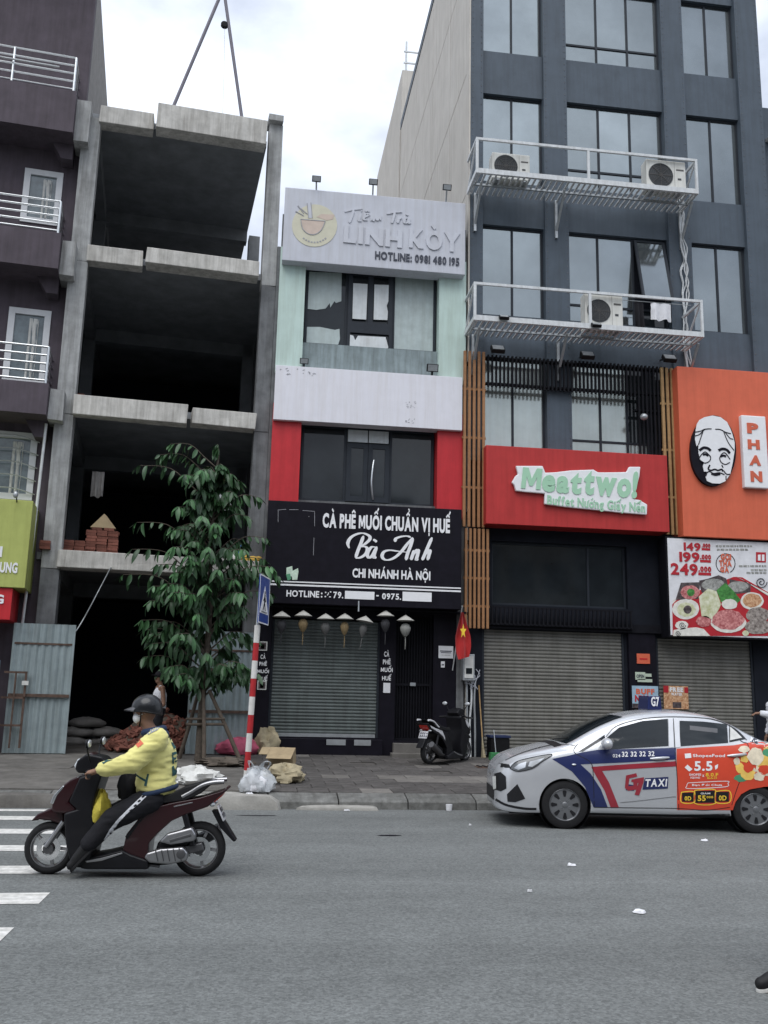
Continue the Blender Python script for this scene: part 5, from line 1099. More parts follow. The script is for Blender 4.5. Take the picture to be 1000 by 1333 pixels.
sg(MB().ell((.0,-.055,zc+.33),(.03,.004,.03),10,6).stroke([(0,zc+.3),(-.01,zc+.17)],.05,-.059,-.054).stroke([(-.01,zc+.18),(-.09,zc+.05)],.03,-.059,-.054).stroke([(-.01,zc+.18),(.06,zc+.05)],.03,-.059,-.054).stroke([(0,zc+.27),(-.08,zc+.2)],.022,-.059,-.054).stroke([(0,zc+.27),(.07,zc+.19)],.022,-.059,-.054), 'walking_figure', 'black_panel')
for k in range(4): sg(MB().box(-.17+k*.09, -.12+k*.09, -.058, -.054, zc+.012, zc+.035), 'crossing_bar', 'black_panel')
sg(MB().box(-hw+.02, hw-.02, -.054, -.05, zs1-.33, zs1-.2), 'reflective_band', 'poster_blue') if False else None
# ------------------------------------------------------------------ refuse on the pavement
def heapw(name, label, m, px, py, r, seed, amp=.3, cat='bag', dy=0, parent=None, dz=0):
    p = atz(px, py, pz(17)); y = p.y+dy; return heap(name, label, cat, m, (p.x, y, pz(y)+dz), r, seed, frame=False, sub=34, amp=amp, parent=parent)
heapw('sack', 'pink woven sack lying behind the banded pole', 'pink_sack', 310, 990, (.42,.3,.2), 51, .22, 'sack', dy=.35)
pb_ = atz(334, 1026, pz(15.6)); bg_ = thing('plastic_bag', 'tied white plastic rubbish bag at the foot of the banded pole', 'bag', (pb_.x, pb_.y, pz(pb_.y)))
mk('thin_plastic', (.62,.65,.67), .25, var=.12, vs=8, spec=.6, alpha=.5)
heap('contents', None, None, 'cloth_white', (pb_.x, pb_.y+.02, pz(pb_.y)), (.2,.16,.15), 61, frame=False, sub=30, amp=.4, parent=bg_)
heap('film', None, None, 'thin_plastic', (pb_.x, pb_.y, pz(pb_.y)-.002), (.24,.19,.2), 62, frame=False, sub=34, amp=.35, parent=bg_)
for s in (-1, 1): O('tie', MB().tube(smooth_path([(pb_.x+.02*s,pb_.y,pz(pb_.y)+.28),(pb_.x+.1*s,pb_.y-.03,pz(pb_.y)+.42),(pb_.x+.16*s+.03,pb_.y,pz(pb_.y)+.4),(pb_.x+.1*s,pb_.y,pz(pb_.y)+.27)],4), [.04,.04,.038,.034,.03,.028,.028,.026,.024,.022,.02,.02,.02], 7, flat=.3), M['thin_plastic'], bg_, smooth=60)
heapw('sack', 'crumpled tan cement sack beside the plastic bag', 'sack_tan', 372, 1014, (.3,.24,.16), 71, .45, 'sack', dy=.1)
heapw('sack', 'tan paper sack standing behind the cardboard box', 'sack_tan', 348, 990, (.26,.2,.3), 73, .4, 'sack', dy=.3)
cbp = atz(364, 1002, pz(16.6)); zc = pz(cbp.y+.3); t = thing('cardboard_box', 'flattened brown cardboard box resting on the tan sacks', 'box', (cbp.x, cbp.y+.35, zc))
Mx = Matrix.Translation((cbp.x+.05, cbp.y+.4, zc+.12)) @ Matrix.Rotation(R(-14), 4, 'Z') @ Matrix.Rotation(R(24), 4, 'X')
def cbx_(nm, mb):
    mb.v = [tuple(Mx @ Vector(p)) for p in mb.v]; return O(nm, mb, M['cardboard'], t)
cbx_('body', MB().box(-.23,.23,-.14,.14,-.12,.16)); cbx_('flap', MB().box(-.23,.23,-.3,-.145,.155,.162)); cbx_('flap', MB().box(-.4,-.235,-.14,.14,.15,.157)); cbx_('packing_tape', MB().box(-.03,.03,-.142,.142,.1605,.163))
heapw('rag_bundle', 'crumpled white and grey plastic sheet behind the motorbike seat', 'paper', 254, 1014, (.36,.26,.15), 81, .42, 'bundle')
heapw('rag_bundle', 'dark soil and leaf heap at the tree foot', 'soil', 292, 1000, (.45,.3,.08), 83, .4, 'heap', dy=.3)
heapw('sack', 'grey dusty bag lying inside the site left of the rubble', 'sack', 60, 980, (.2,.15,.05), 86, .3, 'sack', dy=-.2)
# ------------------------------------------------------------------ scooters (local frame: x forward, y left, z up; rear axle at x = 0)
mk('maroon', (.022,.004,.006), .3, var=.1, coat=.35); mk('bike_black', (.008,.008,.01), .4, var=.2, coat=.08, spec=.2); mk('bike_white', (.6,.6,.62), .3, coat=.5); mk('chrome', (.6,.61,.62), .18, metal=1, var=.05); mk('alloy', (.36,.36,.37), .34, metal=.9, var=.1); mk('dark_alloy', (.12,.12,.125), .4, metal=.7); mk('lamp_red', (.5,.03,.02), .2, coat=.5); mk('lamp_clear', (.6,.62,.64), .12, metal=.4); mk('seat', (.01,.01,.011), .65, bump=.1, bs=120)
fwc, rwc = Vector((-1.76, 9.08, 0)), Vector((-.44, 8.98, 0)); hd_ = math.atan2(fwc.y-rwc.y, fwc.x-rwc.x); WB = (fwc-rwc).length
BKI = (Matrix.Translation(rwc) @ Matrix.Rotation(hd_, 4, 'Z')).inverted()
def SX(px, py, y=0):                       # measured point on the plane y = const of the moving scooter, in its own frame
    o, d = BKI @ CAM, BKI.to_3x3() @ ray(px, py); p = o+d*((y-o.y)/d.y); return p
def S(zx, zy): p = SX(20+zx/3.448, 960+zy/3.448, .08); return (p.x, p.z)
def SP(pts): return [S(a, b) for a, b in pts]
def wheel(parent, cx, r, w, name='wheel', spokes=5):
    t_ = MB(); prof = []
    for k in range(13):
        a = -math.pi*.5+math.pi*k/12; prof.append((r-w*.5+w*.5*math.cos(a), w*.5*math.sin(a)))
    prof = [(r*.70, -w*.38)]+prof+[(r*.70, w*.38)]
    t_.lathe(prof+[prof[0]], 36, (cx, 0, r), 'y'); 
    wh = O(name, t_, M['rubber'], parent, local=True, smooth=50)
    rim = MB().lathe([(r*.75,-w*.4),(r*.70,-w*.42),(r*.66,-w*.2),(r*.66,w*.2),(r*.70,w*.42),(r*.75,w*.4),(r*.75,-w*.4)], 36, (cx,0,r), 'y'); O('rim', rim, M['alloy'], wh, local=True, smooth=40)
    for k in range(spokes):
        a = 2*math.pi*k/spokes+.5; c, s = math.cos(a), math.sin(a); c2, s2 = math.cos(a+.22), math.sin(a+.22)
        O('spoke', MB().bar((cx+.03*c,0,r+.03*s),(cx+r*.68*c2,0,r+r*.68*s2),.028,.024), M['alloy'], wh, local=True)
    O('hub', MB().lathe([(.0,-.07),(.045,-.07),(.05,-.03),(.05,.03),(.045,.07),(0,.07)], 16, (cx,0,r), 'y'), M['dark_alloy'], wh, local=True, smooth=40)
    O('brake_disc', MB().lathe([(.06,.045),(.105,.045),(.105,.05),(.06,.05),(.06,.045)], 24, (cx,0,r), 'y'), M['chrome'], wh, local=True)
    return wh
def panel(nm, pts, hw, m, parent, bev=.04, y0=None, seg=4, taper=1.0):
    mb = MB().prism(SP(pts), (-hw if y0 is None else y0[0]), (hw if y0 is None else y0[1]))
    return O(nm, mb, M[m], parent, local=True, bevel=bev, seg=seg, smooth=50)
def scooter(name, label, cat, loc, rz, main, accent, steer=0):
    t = thing(name, label, cat, loc, rz); pp = lambda *a, **k: panel(*a, parent=t, **k) if False else None
    wheel(t, 0, .236, .105); wheel(t, WB, .225, .085)
    panel('front_fender', [(62,380),(95,345),(170,312),(212,330),(222,398),(196,392),(150,376),(105,372)], .058, main, t, .022)
    panel('front_cowl', [(172,322),(178,272),(205,227),(255,187),(312,160),(330,178),(300,215),(264,262),(248,287),(288,318),(262,338),(190,335)], .16, main, t, .06)
    panel('leg_shield', [(300,175),(392,140),(400,165),(374,240),(360,300),(374,430),(348,545),(300,578),(262,568),(240,470),(234,395),(230,335),(288,318),(252,285)], .185, 'bike_black', t, .04)
    panel('handle_cowl', [(272,140),(283,102),(325,72),(395,86),(425,116),(402,142),(330,160),(285,158)], .13, 'bike_black', t, .05)
    panel('dash_cover', [(318,76),(338,66),(360,80),(345,100),(322,98)], .10, main, t, .02)
    panel('headlight', [(262,128),(280,96),(300,92),(288,140),(270,146)], .085, 'lamp_clear', t, .02)
    panel('cowl_trim', [(168,292),(182,258),(225,212),(232,216),(200,255),(182,296)], .164, 'chrome', t, .01)
    panel('footboard', [(300,578),(318,532),(400,520),(488,498),(525,518),(605,545),(605,584),(330,584)], .18, 'bike_black', t, .02)
    panel('side_trim', [(325,545),(400,532),(490,508),(492,514),(400,545),(335,553)], .186, 'alloy', t, .003)
    panel('body', [(488,508),(505,430),(560,360),(600,318),(700,292),(830,268),(935,236),(948,224),(960,230),(908,272),(868,308),(770,342),(705,372),(645,425),(605,470),(598,545),(530,568)], .15, main, t, .06)
    panel('belly', [(500,560),(620,540),(640,470),(760,420),(790,470),(700,570),(520,584)], .1, 'bike_black', t, .03)
    panel('seat', [(540,302),(556,264),(620,264),(700,252),(760,222),(850,198),(900,194),(884,208),(835,250),(765,282),(650,296)], .135, 'seat', t, .045)
    for s in (-1, 1):
        O('grab_rail', MB().tube([(x,.125*s,z) for x, z in smooth_path(SP([(752,264),(790,244),(840,214),(890,200),(940,197)]),4)], .02, 8), M['bike_white' if accent == 'w' else 'alloy'], t, local=True, smooth=60)
        a, b = S(214,405), S(135,492); O('fork', MB().tube([(a[0],.075*s,a[1]+.05),(b[0],.075*s,b[1])], [.026,.022], 10), M['alloy'], t, local=True, smooth=60)
        a, b = S(765,345), S(800,480); O('shock', MB().tube([(a[0],.135*s,a[1]),(b[0],.135*s,b[1])], .026, 10), M['bike_black'], t, local=True, smooth=60)
        g0, g1 = S(340,140), S(328,160)
        O('handlebar', MB().tube([(g0[0],.10*s,g0[1]),(g1[0]-.02,.22*s,g1[1]+.02),(g1[0]-.05,.26*s,g1[1])], .014, 8), M['bike_black'], t, local=True)
        O('grip', MB().tube([(g1[0]-.05,.25*s,g1[1]),(g1[0]-.075,.37*s,g1[1]-.005)], .019, 10), M['rubber'], t, local=True, smooth=60)
        O('brake_lever', MB().tube([(g1[0]+.0,.24*s,g1[1]),(g1[0]+.02,.36*s,g1[1]-.012)], .007, 6), M['alloy'], t, local=True)
        m0 = S(348,100); mr = O('mirror', MB().ell((m0[0]+.01,.27*s,m0[1]+.15),(.02,.065,.042)), M['bike_black'], t, local=True, smooth=60)
        O('mirror_stem', MB().tube([(m0[0],.16*s,m0[1]-.02),(m0[0]+.02,.22*s,m0[1]+.08),(m0[0]+.012,.26*s,m0[1]+.14)], .008, 6), M['bike_black'], mr, local=True)
        O('mirror_glass', MB().ell((m0[0]-.006,.27*s,m0[1]+.15),(.012,.058,.036)), M['lamp_clear'], mr, local=True, smooth=60)
        O('indicator', MB().ell((S(876,298)[0]-.02,.1*s,S(876,298)[1]),(.03,.04,.022)), M['lamp_clear'], t, local=True, smooth=60)
    panel('crankcase', [(586,532),(600,510),(660,492),(760,484),(782,510),(776,546),(700,562),(610,554)], .1, 'alloy', t, .03, y0=(.08,.19))
    panel('air_cleaner', [(652,462),(690,425),(800,396),(818,430),(812,458),(705,474)], .1, 'alloy', t, .025, y0=(.09,.19))
    for k_ in range(5):
        a0, b0 = S(640+k_*26, 500-k_*3), S(650+k_*26, 546); O('cooling_rib', MB().bar((a0[0],.192,a0[1]),(b0[0],.192,b0[1]),.008,.012,up=(0,1,0)), M['dark_alloy'], t, local=True)
    a0 = S(752,515); O('crank_cap', MB().lathe([(.04,.185),(.04,.196),(.03,.2),(0,.2)], 18, (a0[0],0,a0[1]), 'y'), M['dark_alloy'], t, local=True, smooth=40)
    panel('heat_shield', [(700,452),(795,424),(800,436),(705,464)], .1, 'dark_alloy', t, .004, y0=(.186,.194))
    panel('body_shadow_gap', [(500,440),(560,372),(600,332),(596,342),(560,384),(512,452)], .153, 'bike_black', t, .002)
    panel('badge_strip', [(716,304),(800,286),(802,290),(718,309)], .1535, 'alloy', t, .001)
    panel('swing_arm', [(700,500),(840,470),(850,505),(700,540)], .1, 'dark_alloy', t, .015, y0=(.075,.115))
    a, b = S(640,540), S(905,430)
    O('muffler', MB().tube([(a[0],-.13,a[1]),(a[0]-.12,-.15,a[1]+.02),(a[0]-.2,-.16,a[1]+.05),(b[0],-.17,b[1])], [.02,.03,.055,.06], 14), M['dark_alloy'], t, local=True, smooth=50)
    panel('tail_lamp', [(858,294),(915,250),(945,238),(928,264),(882,302)], .1, 'lamp_red', t, .015)
    pl = panel('number_plate', [(904,306),(909,304),(938,374),(932,377)], .095, 'bike_white', t, .002, seg=1)
    tl = MB(); x0, z0 = S(910,309); x1, z1 = S(936,370)
    for j in range(2):
        for k in range(4):
            f0, f1 = .14+.42*j, .14+.42*j+.3; y = .07-.045*k
            tl.add([(x0+(x1-x0)*f0-.006,y,z0+(z1-z0)*f0),(x0+(x1-x0)*f0-.006,y-.026,z0+(z1-z0)*f0),(x0+(x1-x0)*f1-.006,y-.026,z0+(z1-z0)*f1),(x0+(x1-x0)*f1-.006,y,z0+(z1-z0)*f1)], [(0,1,2,3)])
    tag(O('plate_characters', tl, M['letter_dark'], pl, local=True), kind='stuff')
    panel('rear_mudguard', [(880,330),(905,330),(940,385),(990,466),(978,470),(920,408)], .07, 'bike_black', t, .008)
    x, z = S(600,580); O('side_stand', MB().tube([(x+.1,.1,z+.03),(x-.05,.2,.008)] if accent == 'w' else [(x+.1,.1,z+.03),(x-.1,.13,z+.01)], .012, 8), M['dark_alloy'], t, local=True)
    return t
# moving scooter
mbk = scooter('motor_scooter', 'dark maroon motor scooter ridden across the zebra crossing', 'scooter', tuple(rwc), hd_, 'maroon', 's')
t = thing('shopping_bag', 'yellow carrier bag hanging inside the leg shield of the maroon scooter', 'bag', tuple(rwc), hd_)
heap('bag', None, None, 'yellow_tarp', (SX(133,1056)[0], .06, SX(133,1068)[2]), (.06,.12,.14), 91, frame=False, parent=None, sub=24, amp=.25) if False else None
def heap_local(nm, m, c, r, seed, parent, amp=.25):
    o = heap(nm, None, None, m, c, r, seed, frame=False, sub=26, amp=amp, parent=None); o.parent = parent; return o
mk('bag_yellow', (.62,.52,.08), .6, var=.2, vs=20)
heap_local('bag', 'bag_yellow', (SX(132,1062)[0], .05, SX(132,1070)[2]), (.075,.13,.17), 91, t)
O('handle', MB().tube([tuple(SX(126,1046,.05)), tuple(SX(124,1038,.05)), tuple(SX(128,1034,.05))], .012, 6), M['bag_yellow'], t, local=True)
# parked scooter, seen from behind
pr = Vector((3.36, 18.25, pz(18.2))); scooter('motor_scooter', 'parked black and white scooter seen from behind before the barred gate', 'scooter', (pr.x-.02, pr.y, pr.z+.02), R(46), 'bike_black', 'w')
ps = [o for o in COL.objects if o.get('label','').startswith('parked black')][0]
panel('side_flash', [(700,300),(830,272),(925,246),(900,272),(760,318),(690,352),(640,400),(650,360)], .153, 'bike_white', ps, .01)
panel('front_flash', [(200,240),(255,195),(312,170),(300,200),(250,245),(215,270)], .166, 'bike_white', ps, .01)

# ------------------------------------------------------------------ taxi (local frame: x forward from the front axle, y left, z up)
mk('car_silver', (.53,.54,.56), .26, metal=.35, var=.03, coat=.5); mk('car_glass', (.010,.014,.017), .05, var=.25, vs=2, spec=.45); mk('livery_blue', (.02,.028,.10), .3, coat=.4, var=.06); mk('livery_red', (.30,.03,.045), .3, coat=.4, var=.06); mk('livery_white', (.68,.69,.72), .3, coat=.3, var=.02); mk('wrap_red', (.62,.07,.035), .35, coat=.2, var=.06); mk('wrap_yellow', (.75,.5,.12), .4, var=.2, vs=8); mk('wrap_cream', (.75,.66,.5), .4, var=.2, vs=10); mk('wrap_green', (.08,.3,.16), .4, var=.2); mk('wheel_silver', (.24,.245,.255), .38, metal=.7, var=.08); mk('car_black', (.012,.012,.014), .5, var=.2)
fl_, rl_ = Vector((4.02, 12.18, 0)), Vector((6.46, 11.86, 0)); hc = math.atan2(fl_.y-rl_.y, fl_.x-rl_.x); WBc = (fl_-rl_).length
cl_ = fl_ + Matrix.Rotation(hc, 3, 'Z') @ Vector((0,-.72,0))
tx = thing('taxi', 'silver taxi sedan with blue and red stripes and a red rear door wrap', 'car', tuple(cl_), hc)
ST = [  # x, zb, w, zmid, (wbelt,zbelt), (wg,zg), ztop
 (.87,.24,.40,.46,(.40,.58),(.30,.64),.655),(.83,.20,.60,.48,(.57,.66),(.44,.73),.75),(.70,.18,.74,.50,(.69,.77),(.54,.845),.87),(.48,.18,.80,.54,(.75,.85),(.60,.925),.95),(.15,.19,.825,.56,(.785,.92),(.66,1.0),1.03),
 (-.08,.2,.83,.58,(.79,.945),(.68,1.06),1.095),(-.5,.2,.83,.58,(.79,.965),(.64,1.27),1.32),(-.92,.2,.83,.58,(.79,.985),(.60,1.415),1.47),(-1.45,.2,.83,.58,(.79,1.01),(.585,1.465),1.53),(-1.93,.2,.83,.59,(.785,1.035),(.58,1.435),1.495),
 (-2.25,.2,.825,.6,(.78,1.06),(.585,1.345),1.395),(-2.48,.2,.82,.62,(.775,1.085),(.60,1.235),1.275),(-2.7,.21,.81,.62,(.76,1.095),(.63,1.14),1.16),(-2.95,.24,.78,.62,(.72,1.07),(.6,1.11),1.125),(-3.1,.27,.70,.6,(.63,.97),(.5,1.02),1.035),(-3.15,.32,.58,.58,(.52,.84),(.42,.87),.88)]
def sect(s):
    x, zb, w, zm, b, g, zt_ = s
    h = [(0,zb),(w*.86,zb),(w*.985,zb+.07),(w,zm),((w+b[0])/2+.012,(zm+b[1])/2+.02),b,((b[0]+g[0])/2+.012,(b[1]+g[1])/2),g,(g[0]*.6,zt_-.014),(0,zt_)]
    return [c for p in h for c in p]
dense = smooth_path([(s[0],)+tuple(sect(s)) for s in ST], 5); rings = []
for d in dense:
    h = [(d[1+2*i], d[2+2*i]) for i in range(10)]; hh = smooth_path(h, 3); full = [(a, b) for a, b in hh]+[(-a, b) for a, b in hh[-2:0:-1]]
    rings.append([(d[0], a, b) for a, b in full])
n = len(rings[0]); cm = MB(); cm.v = [p for r_ in rings for p in r_]
cm.f = [(i*n+j, i*n+(j+1)%n, (i+1)*n+(j+1)%n, (i+1)*n+j) for i in range(len(rings)-1) for j in range(n)]+[tuple(range(n)), tuple(range((len(rings)-1)*n, len(rings)*n))]; cm.m = [0]*len(cm.f)
body_me = cm.mesh('body'); bo_ = bpy.data.objects.new('body_tmp', body_me); COL.objects.link(bo_)
cut = MB()
for x in (0, -WBc):
    for s in (-1, 1): cut.lathe([(.335,.5*s if s > 0 else -1.0),(.335,1.0 if s > 0 else -.5)], 40, (x,0,.295), 'y')
cu_ = bpy.data.objects.new('cut_tmp', cut.mesh('cut')); COL.objects.link(cu_)
bmod = bo_.modifiers.new('b', 'BOOLEAN'); bmod.object = cu_; bmod.operation = 'DIFFERENCE'; bmod.solver = 'EXACT'
bpy.context.view_layer.update()
body2 = bpy.data.meshes.new_from_object(bo_.evaluated_get(bpy.context.evaluated_depsgraph_get()))
bpy.data.objects.remove(bo_); bpy.data.objects.remove(cu_)
body2.materials.clear(); body2.shade_smooth(); body2.set_sharp_from_angle(angle=R(38))
cbody = link('body', body2, M['car_silver'], tx)
vv = [v.co.copy() for v in body_me.vertices]; CB = BVHTree.FromPolygons(vv, [tuple(p.vertices) for p in body_me.polygons])
CMI = MW[tx].inverted(); CO_ = CMI @ CAM
def chit(px, py, off):
    d = (CMI.to_3x3() @ ray(px, py)).normalized(); h = CB.ray_cast(CO_, d)
    if h[0] is None:
        h = CB.find_nearest(CO_+d*((CO_.y-.8)/-d.y if abs(d.y) > 1e-4 else 10))
    return h[0]+h[1]*off
def decal(nm, pts, m, parent, off=.004, o=(630,900), s=2.7027, fine=7):
    """outline drawn on the car side, laid on the body panel as a thin film"""
    P = zpx(pts, *o, s) if s else pts
    bm = bmesh.new(); vs_ = [bm.verts.new((a, b, 0)) for a, b in P]; f = bm.faces.new(vs_); bm.normal_update(); bmesh.ops.triangulate(bm, faces=bm.faces[:])
    for _ in range(4):
        ed = [e for e in bm.edges if e.calc_length() > fine]
        if not ed: break
        bmesh.ops.subdivide_edges(bm, edges=ed, cuts=1, use_grid_fill=False); bmesh.ops.triangulate(bm, faces=bm.faces[:])
    for v in bm.verts: v.co = chit(v.co.x, v.co.y, off)
    me = bpy.data.meshes.new(nm); bm.to_mesh(me); bm.free(); me.shade_smooth(); return link(nm, me, M[m], parent)
def ctext(body, z, m, parent, off=.008, bold=.02, o=(630,900), s=2.7027, tilt=0, slant=0):
    mb = text_mb(body, bold, .085, slant); P = zpx([(z[0],z[1]),(z[2],z[3])], *o, s); xs = [p[0] for p in mb.v]; zs2 = [p[2] for p in mb.v]
    a, b, c, d = min(xs), max(xs), min(zs2), max(zs2); keep = {}; out = MB()
    for f in mb.f:
        if all(mb.v[i][1] < -.49 for i in f):
            ids = []
            for i in f:
                if i not in keep: keep[i] = len(out.v); px = P[0][0]+(mb.v[i][0]-a)/(b-a)*(P[1][0]-P[0][0]); py = P[1][1]+(mb.v[i][2]-c)/(d-c)*(P[0][1]-P[1][1])+tilt*(px-P[0][0]); out.v.append(tuple(chit(px, py, off)))
                ids.append(keep[i])
            out.f.append(tuple(ids)); out.m.append(0)
    return O('lettering', out, M[m], parent, local=True)
def cline(nm, pts, wpx, m, parent, off=.005, o=(630,900), s=2.7027):
    Q = smooth_path(zpx(pts, *o, s), 5); out = MB()
    for i, p in enumerate(Q):
        a, b = Q[max(i-1,0)], Q[min(i+1,len(Q)-1)]; l = math.hypot(b[0]-a[0], b[1]-a[1]) or 1; nx, ny = -(b[1]-a[1])/l*wpx/2, (b[0]-a[0])/l*wpx/2
        out.v += [tuple(chit(p[0]+nx, p[1]+ny, off)), tuple(chit(p[0]-nx, p[1]-ny, off))]
    out.f = [(2*i,2*i+1,2*i+3,2*i+2) for i in range(len(Q)-1)]; out.m = [0]*len(out.f); return O(nm, out, M[m], parent, local=True)
Z1 = dict(o=(600,660), s=2.5)
# glass
decal('side_window', [(478,790),(470,755),(515,718),(590,697),(674,690),(676,778)], 'car_glass', tx, .005, **Z1)
decal('side_window', [(712,696),(790,699),(866,708),(870,768),(714,779)], 'car_glass', tx, .005, **Z1)
decal('quarter_window', [(873,710),(898,728),(926,756),(874,766)], 'car_glass', tx, .005, **Z1); decal('window_paper', [(876,716),(895,732),(915,752),(876,760)], 'paper', tx, .008, **Z1)
decal('front_quarter_glass', [(468,742),(470,752),(398,796),(384,796)], 'car_glass', tx, .005, **Z1)
decal('window_sticker', [(745,712),(835,722),(835,736),(745,726)], 'dark_alloy', tx, .007, **Z1)
def cast_patch(nm, pts, d, m, off, nx=14, nz=8):
    """windscreen: a bilinear grid of points cast on to the body along d"""
    out = MB(); d = Vector(d).normalized()
    for i in range(nx+1):
        for j in range(nz+1):
            u, v = i/nx, j/nz; p = Vector(pts[0]).lerp(Vector(pts[1]), u).lerp(Vector(pts[3]).lerp(Vector(pts[2]), u), v)
            h = CB.ray_cast(p-d*3, d); out.v.append(tuple(h[0]+h[1]*off) if h[0] is not None else tuple(p))
    out.f = [(i*(nz+1)+j,(i+1)*(nz+1)+j,(i+1)*(nz+1)+j+1,i*(nz+1)+j+1) for i in range(nx) for j in range(nz)]; out.m = [0]*len(out.f); return O(nm, out, M[m], tx, local=True, smooth=60)
cast_patch('windscreen', [(0,-.64,1.085),(0,.64,1.085),(-.82,.55,1.425),(-.82,-.55,1.425)], (-1,0,-.45), 'car_glass', .006)
cast_patch('rear_window', [(-2.6,-.46,1.2),(-2.6,.46,1.2),(-2.1,.42,1.43),(-2.1,-.42,1.43)], (.6,0,-1), 'car_glass', .006)
O('wiper', MB().bar((.0,.05,1.09),(-.12,.5,1.13),.012), M['car_black'], tx, local=True)
cast_patch('cowl_panel', [(.1,-.66,1.0),(.1,.66,1.0),(0,.64,1.07),(0,-.64,1.07)], (-.2,0,-1), 'car_black', .004)
# livery
decal('blue_stripe', [(240,238),(300,226),(345,215),(400,206),(520,203),(676,199),(676,240),(500,250),(340,257),(376,290),(412,345),(436,408),(386,408),(355,335),(310,282)], 'livery_blue', tx, .0035)
decal('red_stripe', [(378,266),(500,257),(676,246),(676,264),(520,273),(416,280),(440,320),(475,408),(446,408),(425,350),(396,300)], 'livery_red', tx, .0035)
decal('red_wrap', [(678,202),(760,197),(880,190),(930,181),(1000,178),(1130,176),(1250,178),(1250,330),(1100,338),(1035,332),(985,336),(935,345),(905,362),(885,390),(876,418),(780,418),(680,417)], 'wrap_red', tx, .0035)
ctext('024', (453,221,480,233), 'letter_white', tx, bold=.02); ctext('32 32 32 32', (485,213,600,231), 'letter_white', tx, bold=.02, tilt=-.02)
decal('logo_letter', [(500,296),(536,288),(540,300),(512,306),(508,334),(526,332),(526,320),(518,318),(520,310),(540,308),(540,345),(508,350),(496,340)], 'livery_red', tx, .006); decal('logo_letter', [(530,308),(563,302),(562,318),(546,366),(530,364),(544,322),(530,322)], 'livery_red', tx, .0075); decal('logo_shadow', [(497,325),(528,330),(528,350),(500,348)], 'livery_blue', tx, .0048)
decal('taxi_box', [(566,306),(649,301),(647,342),(558,346)], 'livery_blue', tx, .005); ctext('TAXI', (568,309,645,336), 'letter_white', tx, bold=.035, slant=.12, tilt=-.02)
ctext('ShopeeFood', (735,221,848,235), 'letter_white', tx, bold=.02); decal('food_logo', [(706,220),(728,218),(730,234),(708,236)], 'letter_white', tx, .007)
ctext('5.5', (740,246,804,280), 'letter_white', tx, bold=.03); ctext('SHOPEE', (722,289,764,297), 'letter_white', tx); ctext('SQUAD', (726,300,760,308), 'letter_white', tx); ctext('x', (768,293,775,301), 'letter_white', tx); ctext('8.0.F', (780,287,824,300), 'flag_yellow', tx, bold=.02); ctext('BẠO', (786,302,820,310), 'flag_yellow', tx)
decal('spark', [(706,268),(716,258),(734,274),(722,282)], 'letter_white', tx, .007); decal('spark', [(812,262),(824,256),(822,270),(814,276)], 'letter_white', tx, .007)
cline('ribbon_outline', [(718,322),(850,316),(858,324),(848,336),(722,342),(714,332),(718,322)], .8, 'letter_white', tx, .006); ctext('Bạn Đói Chưa', (732,325,838,335), 'letter_white', tx)
for a, b, c, d, tx_ in ((697,357,738,388,'0D'),(744,350,812,392,'55'),(817,354,862,388,'0D')):
    cline('badge_outline', [(a-2,b-2),(c+2,b-3),(c+2,d+2),(a-2,d+2),(a-2,b-2)], 1.2, 'flag_yellow', tx, .005); decal('badge', [(a,b),(c,b-1),(c,d),(a,d)], 'car_black', tx, .006)
    if tx_ == '55': ctext('55', (752,366,780,386), 'flag_yellow', tx, .009, bold=.03); ctext('000', (783,368,806,376), 'flag_yellow', tx, .009); ctext('GIẢM', (762,354,796,362), 'letter_white', tx, .009)
    else: ctext(tx_, (a+9,b+12,c-9,d-4), 'flag_yellow', tx, .009, bold=.03)
q = random.Random(9)
for (cx, cy, rx, ry, m) in ((1020,240,70,48,'wrap_yellow'),(1060,290,40,30,'wrap_green'),(968,300,20,16,'wrap_cream'),(918,238,16,14,'wrap_yellow'),(890,246,12,14,'wrap_cream'),(1000,215,24,14,'wrap_green'),(945,278,14,12,'wrap_cream'),(915,205,22,12,'wrap_cream'),(900,270,16,20,'wrap_yellow'),(955,230,28,36,'wrap_cream'),(958,238,16,24,'wrap_green'),(905,305,24,14,'wrap_green'),(930,292,26,20,'wrap_yellow'),(990,270,34,30,'wrap_cream'),(985,275,22,18,'wrap_red'),(1040,200,60,26,'wrap_cream'),(930,268,18,18,'wrap_red'),(975,205,18,12,'wrap_red')):
    decal('food_print', [(cx+rx*math.cos(a)*q.uniform(.8,1.1), cy+ry*math.sin(a)*q.uniform(.8,1.1)) for a in [2*math.pi*k/16 for k in range(16)]], m, tx, .0045+.0006*q.randrange(1,7))
decal('round_sticker', [(958+16*math.cos(a), 160+13*math.sin(a)) for a in [2*math.pi*k/16 for k in range(16)]], 'letter_white', tx, .006); ctext('EB', (949,154,968,166), 'letter_dark', tx)
decal('door_pillar', [(650,98),(664,96),(668,196),(652,199)], 'livery_white', tx, .006); decal('door_pillar', [(668,98),(684,98),(692,196),(674,198)], 'livery_white', tx, .006)
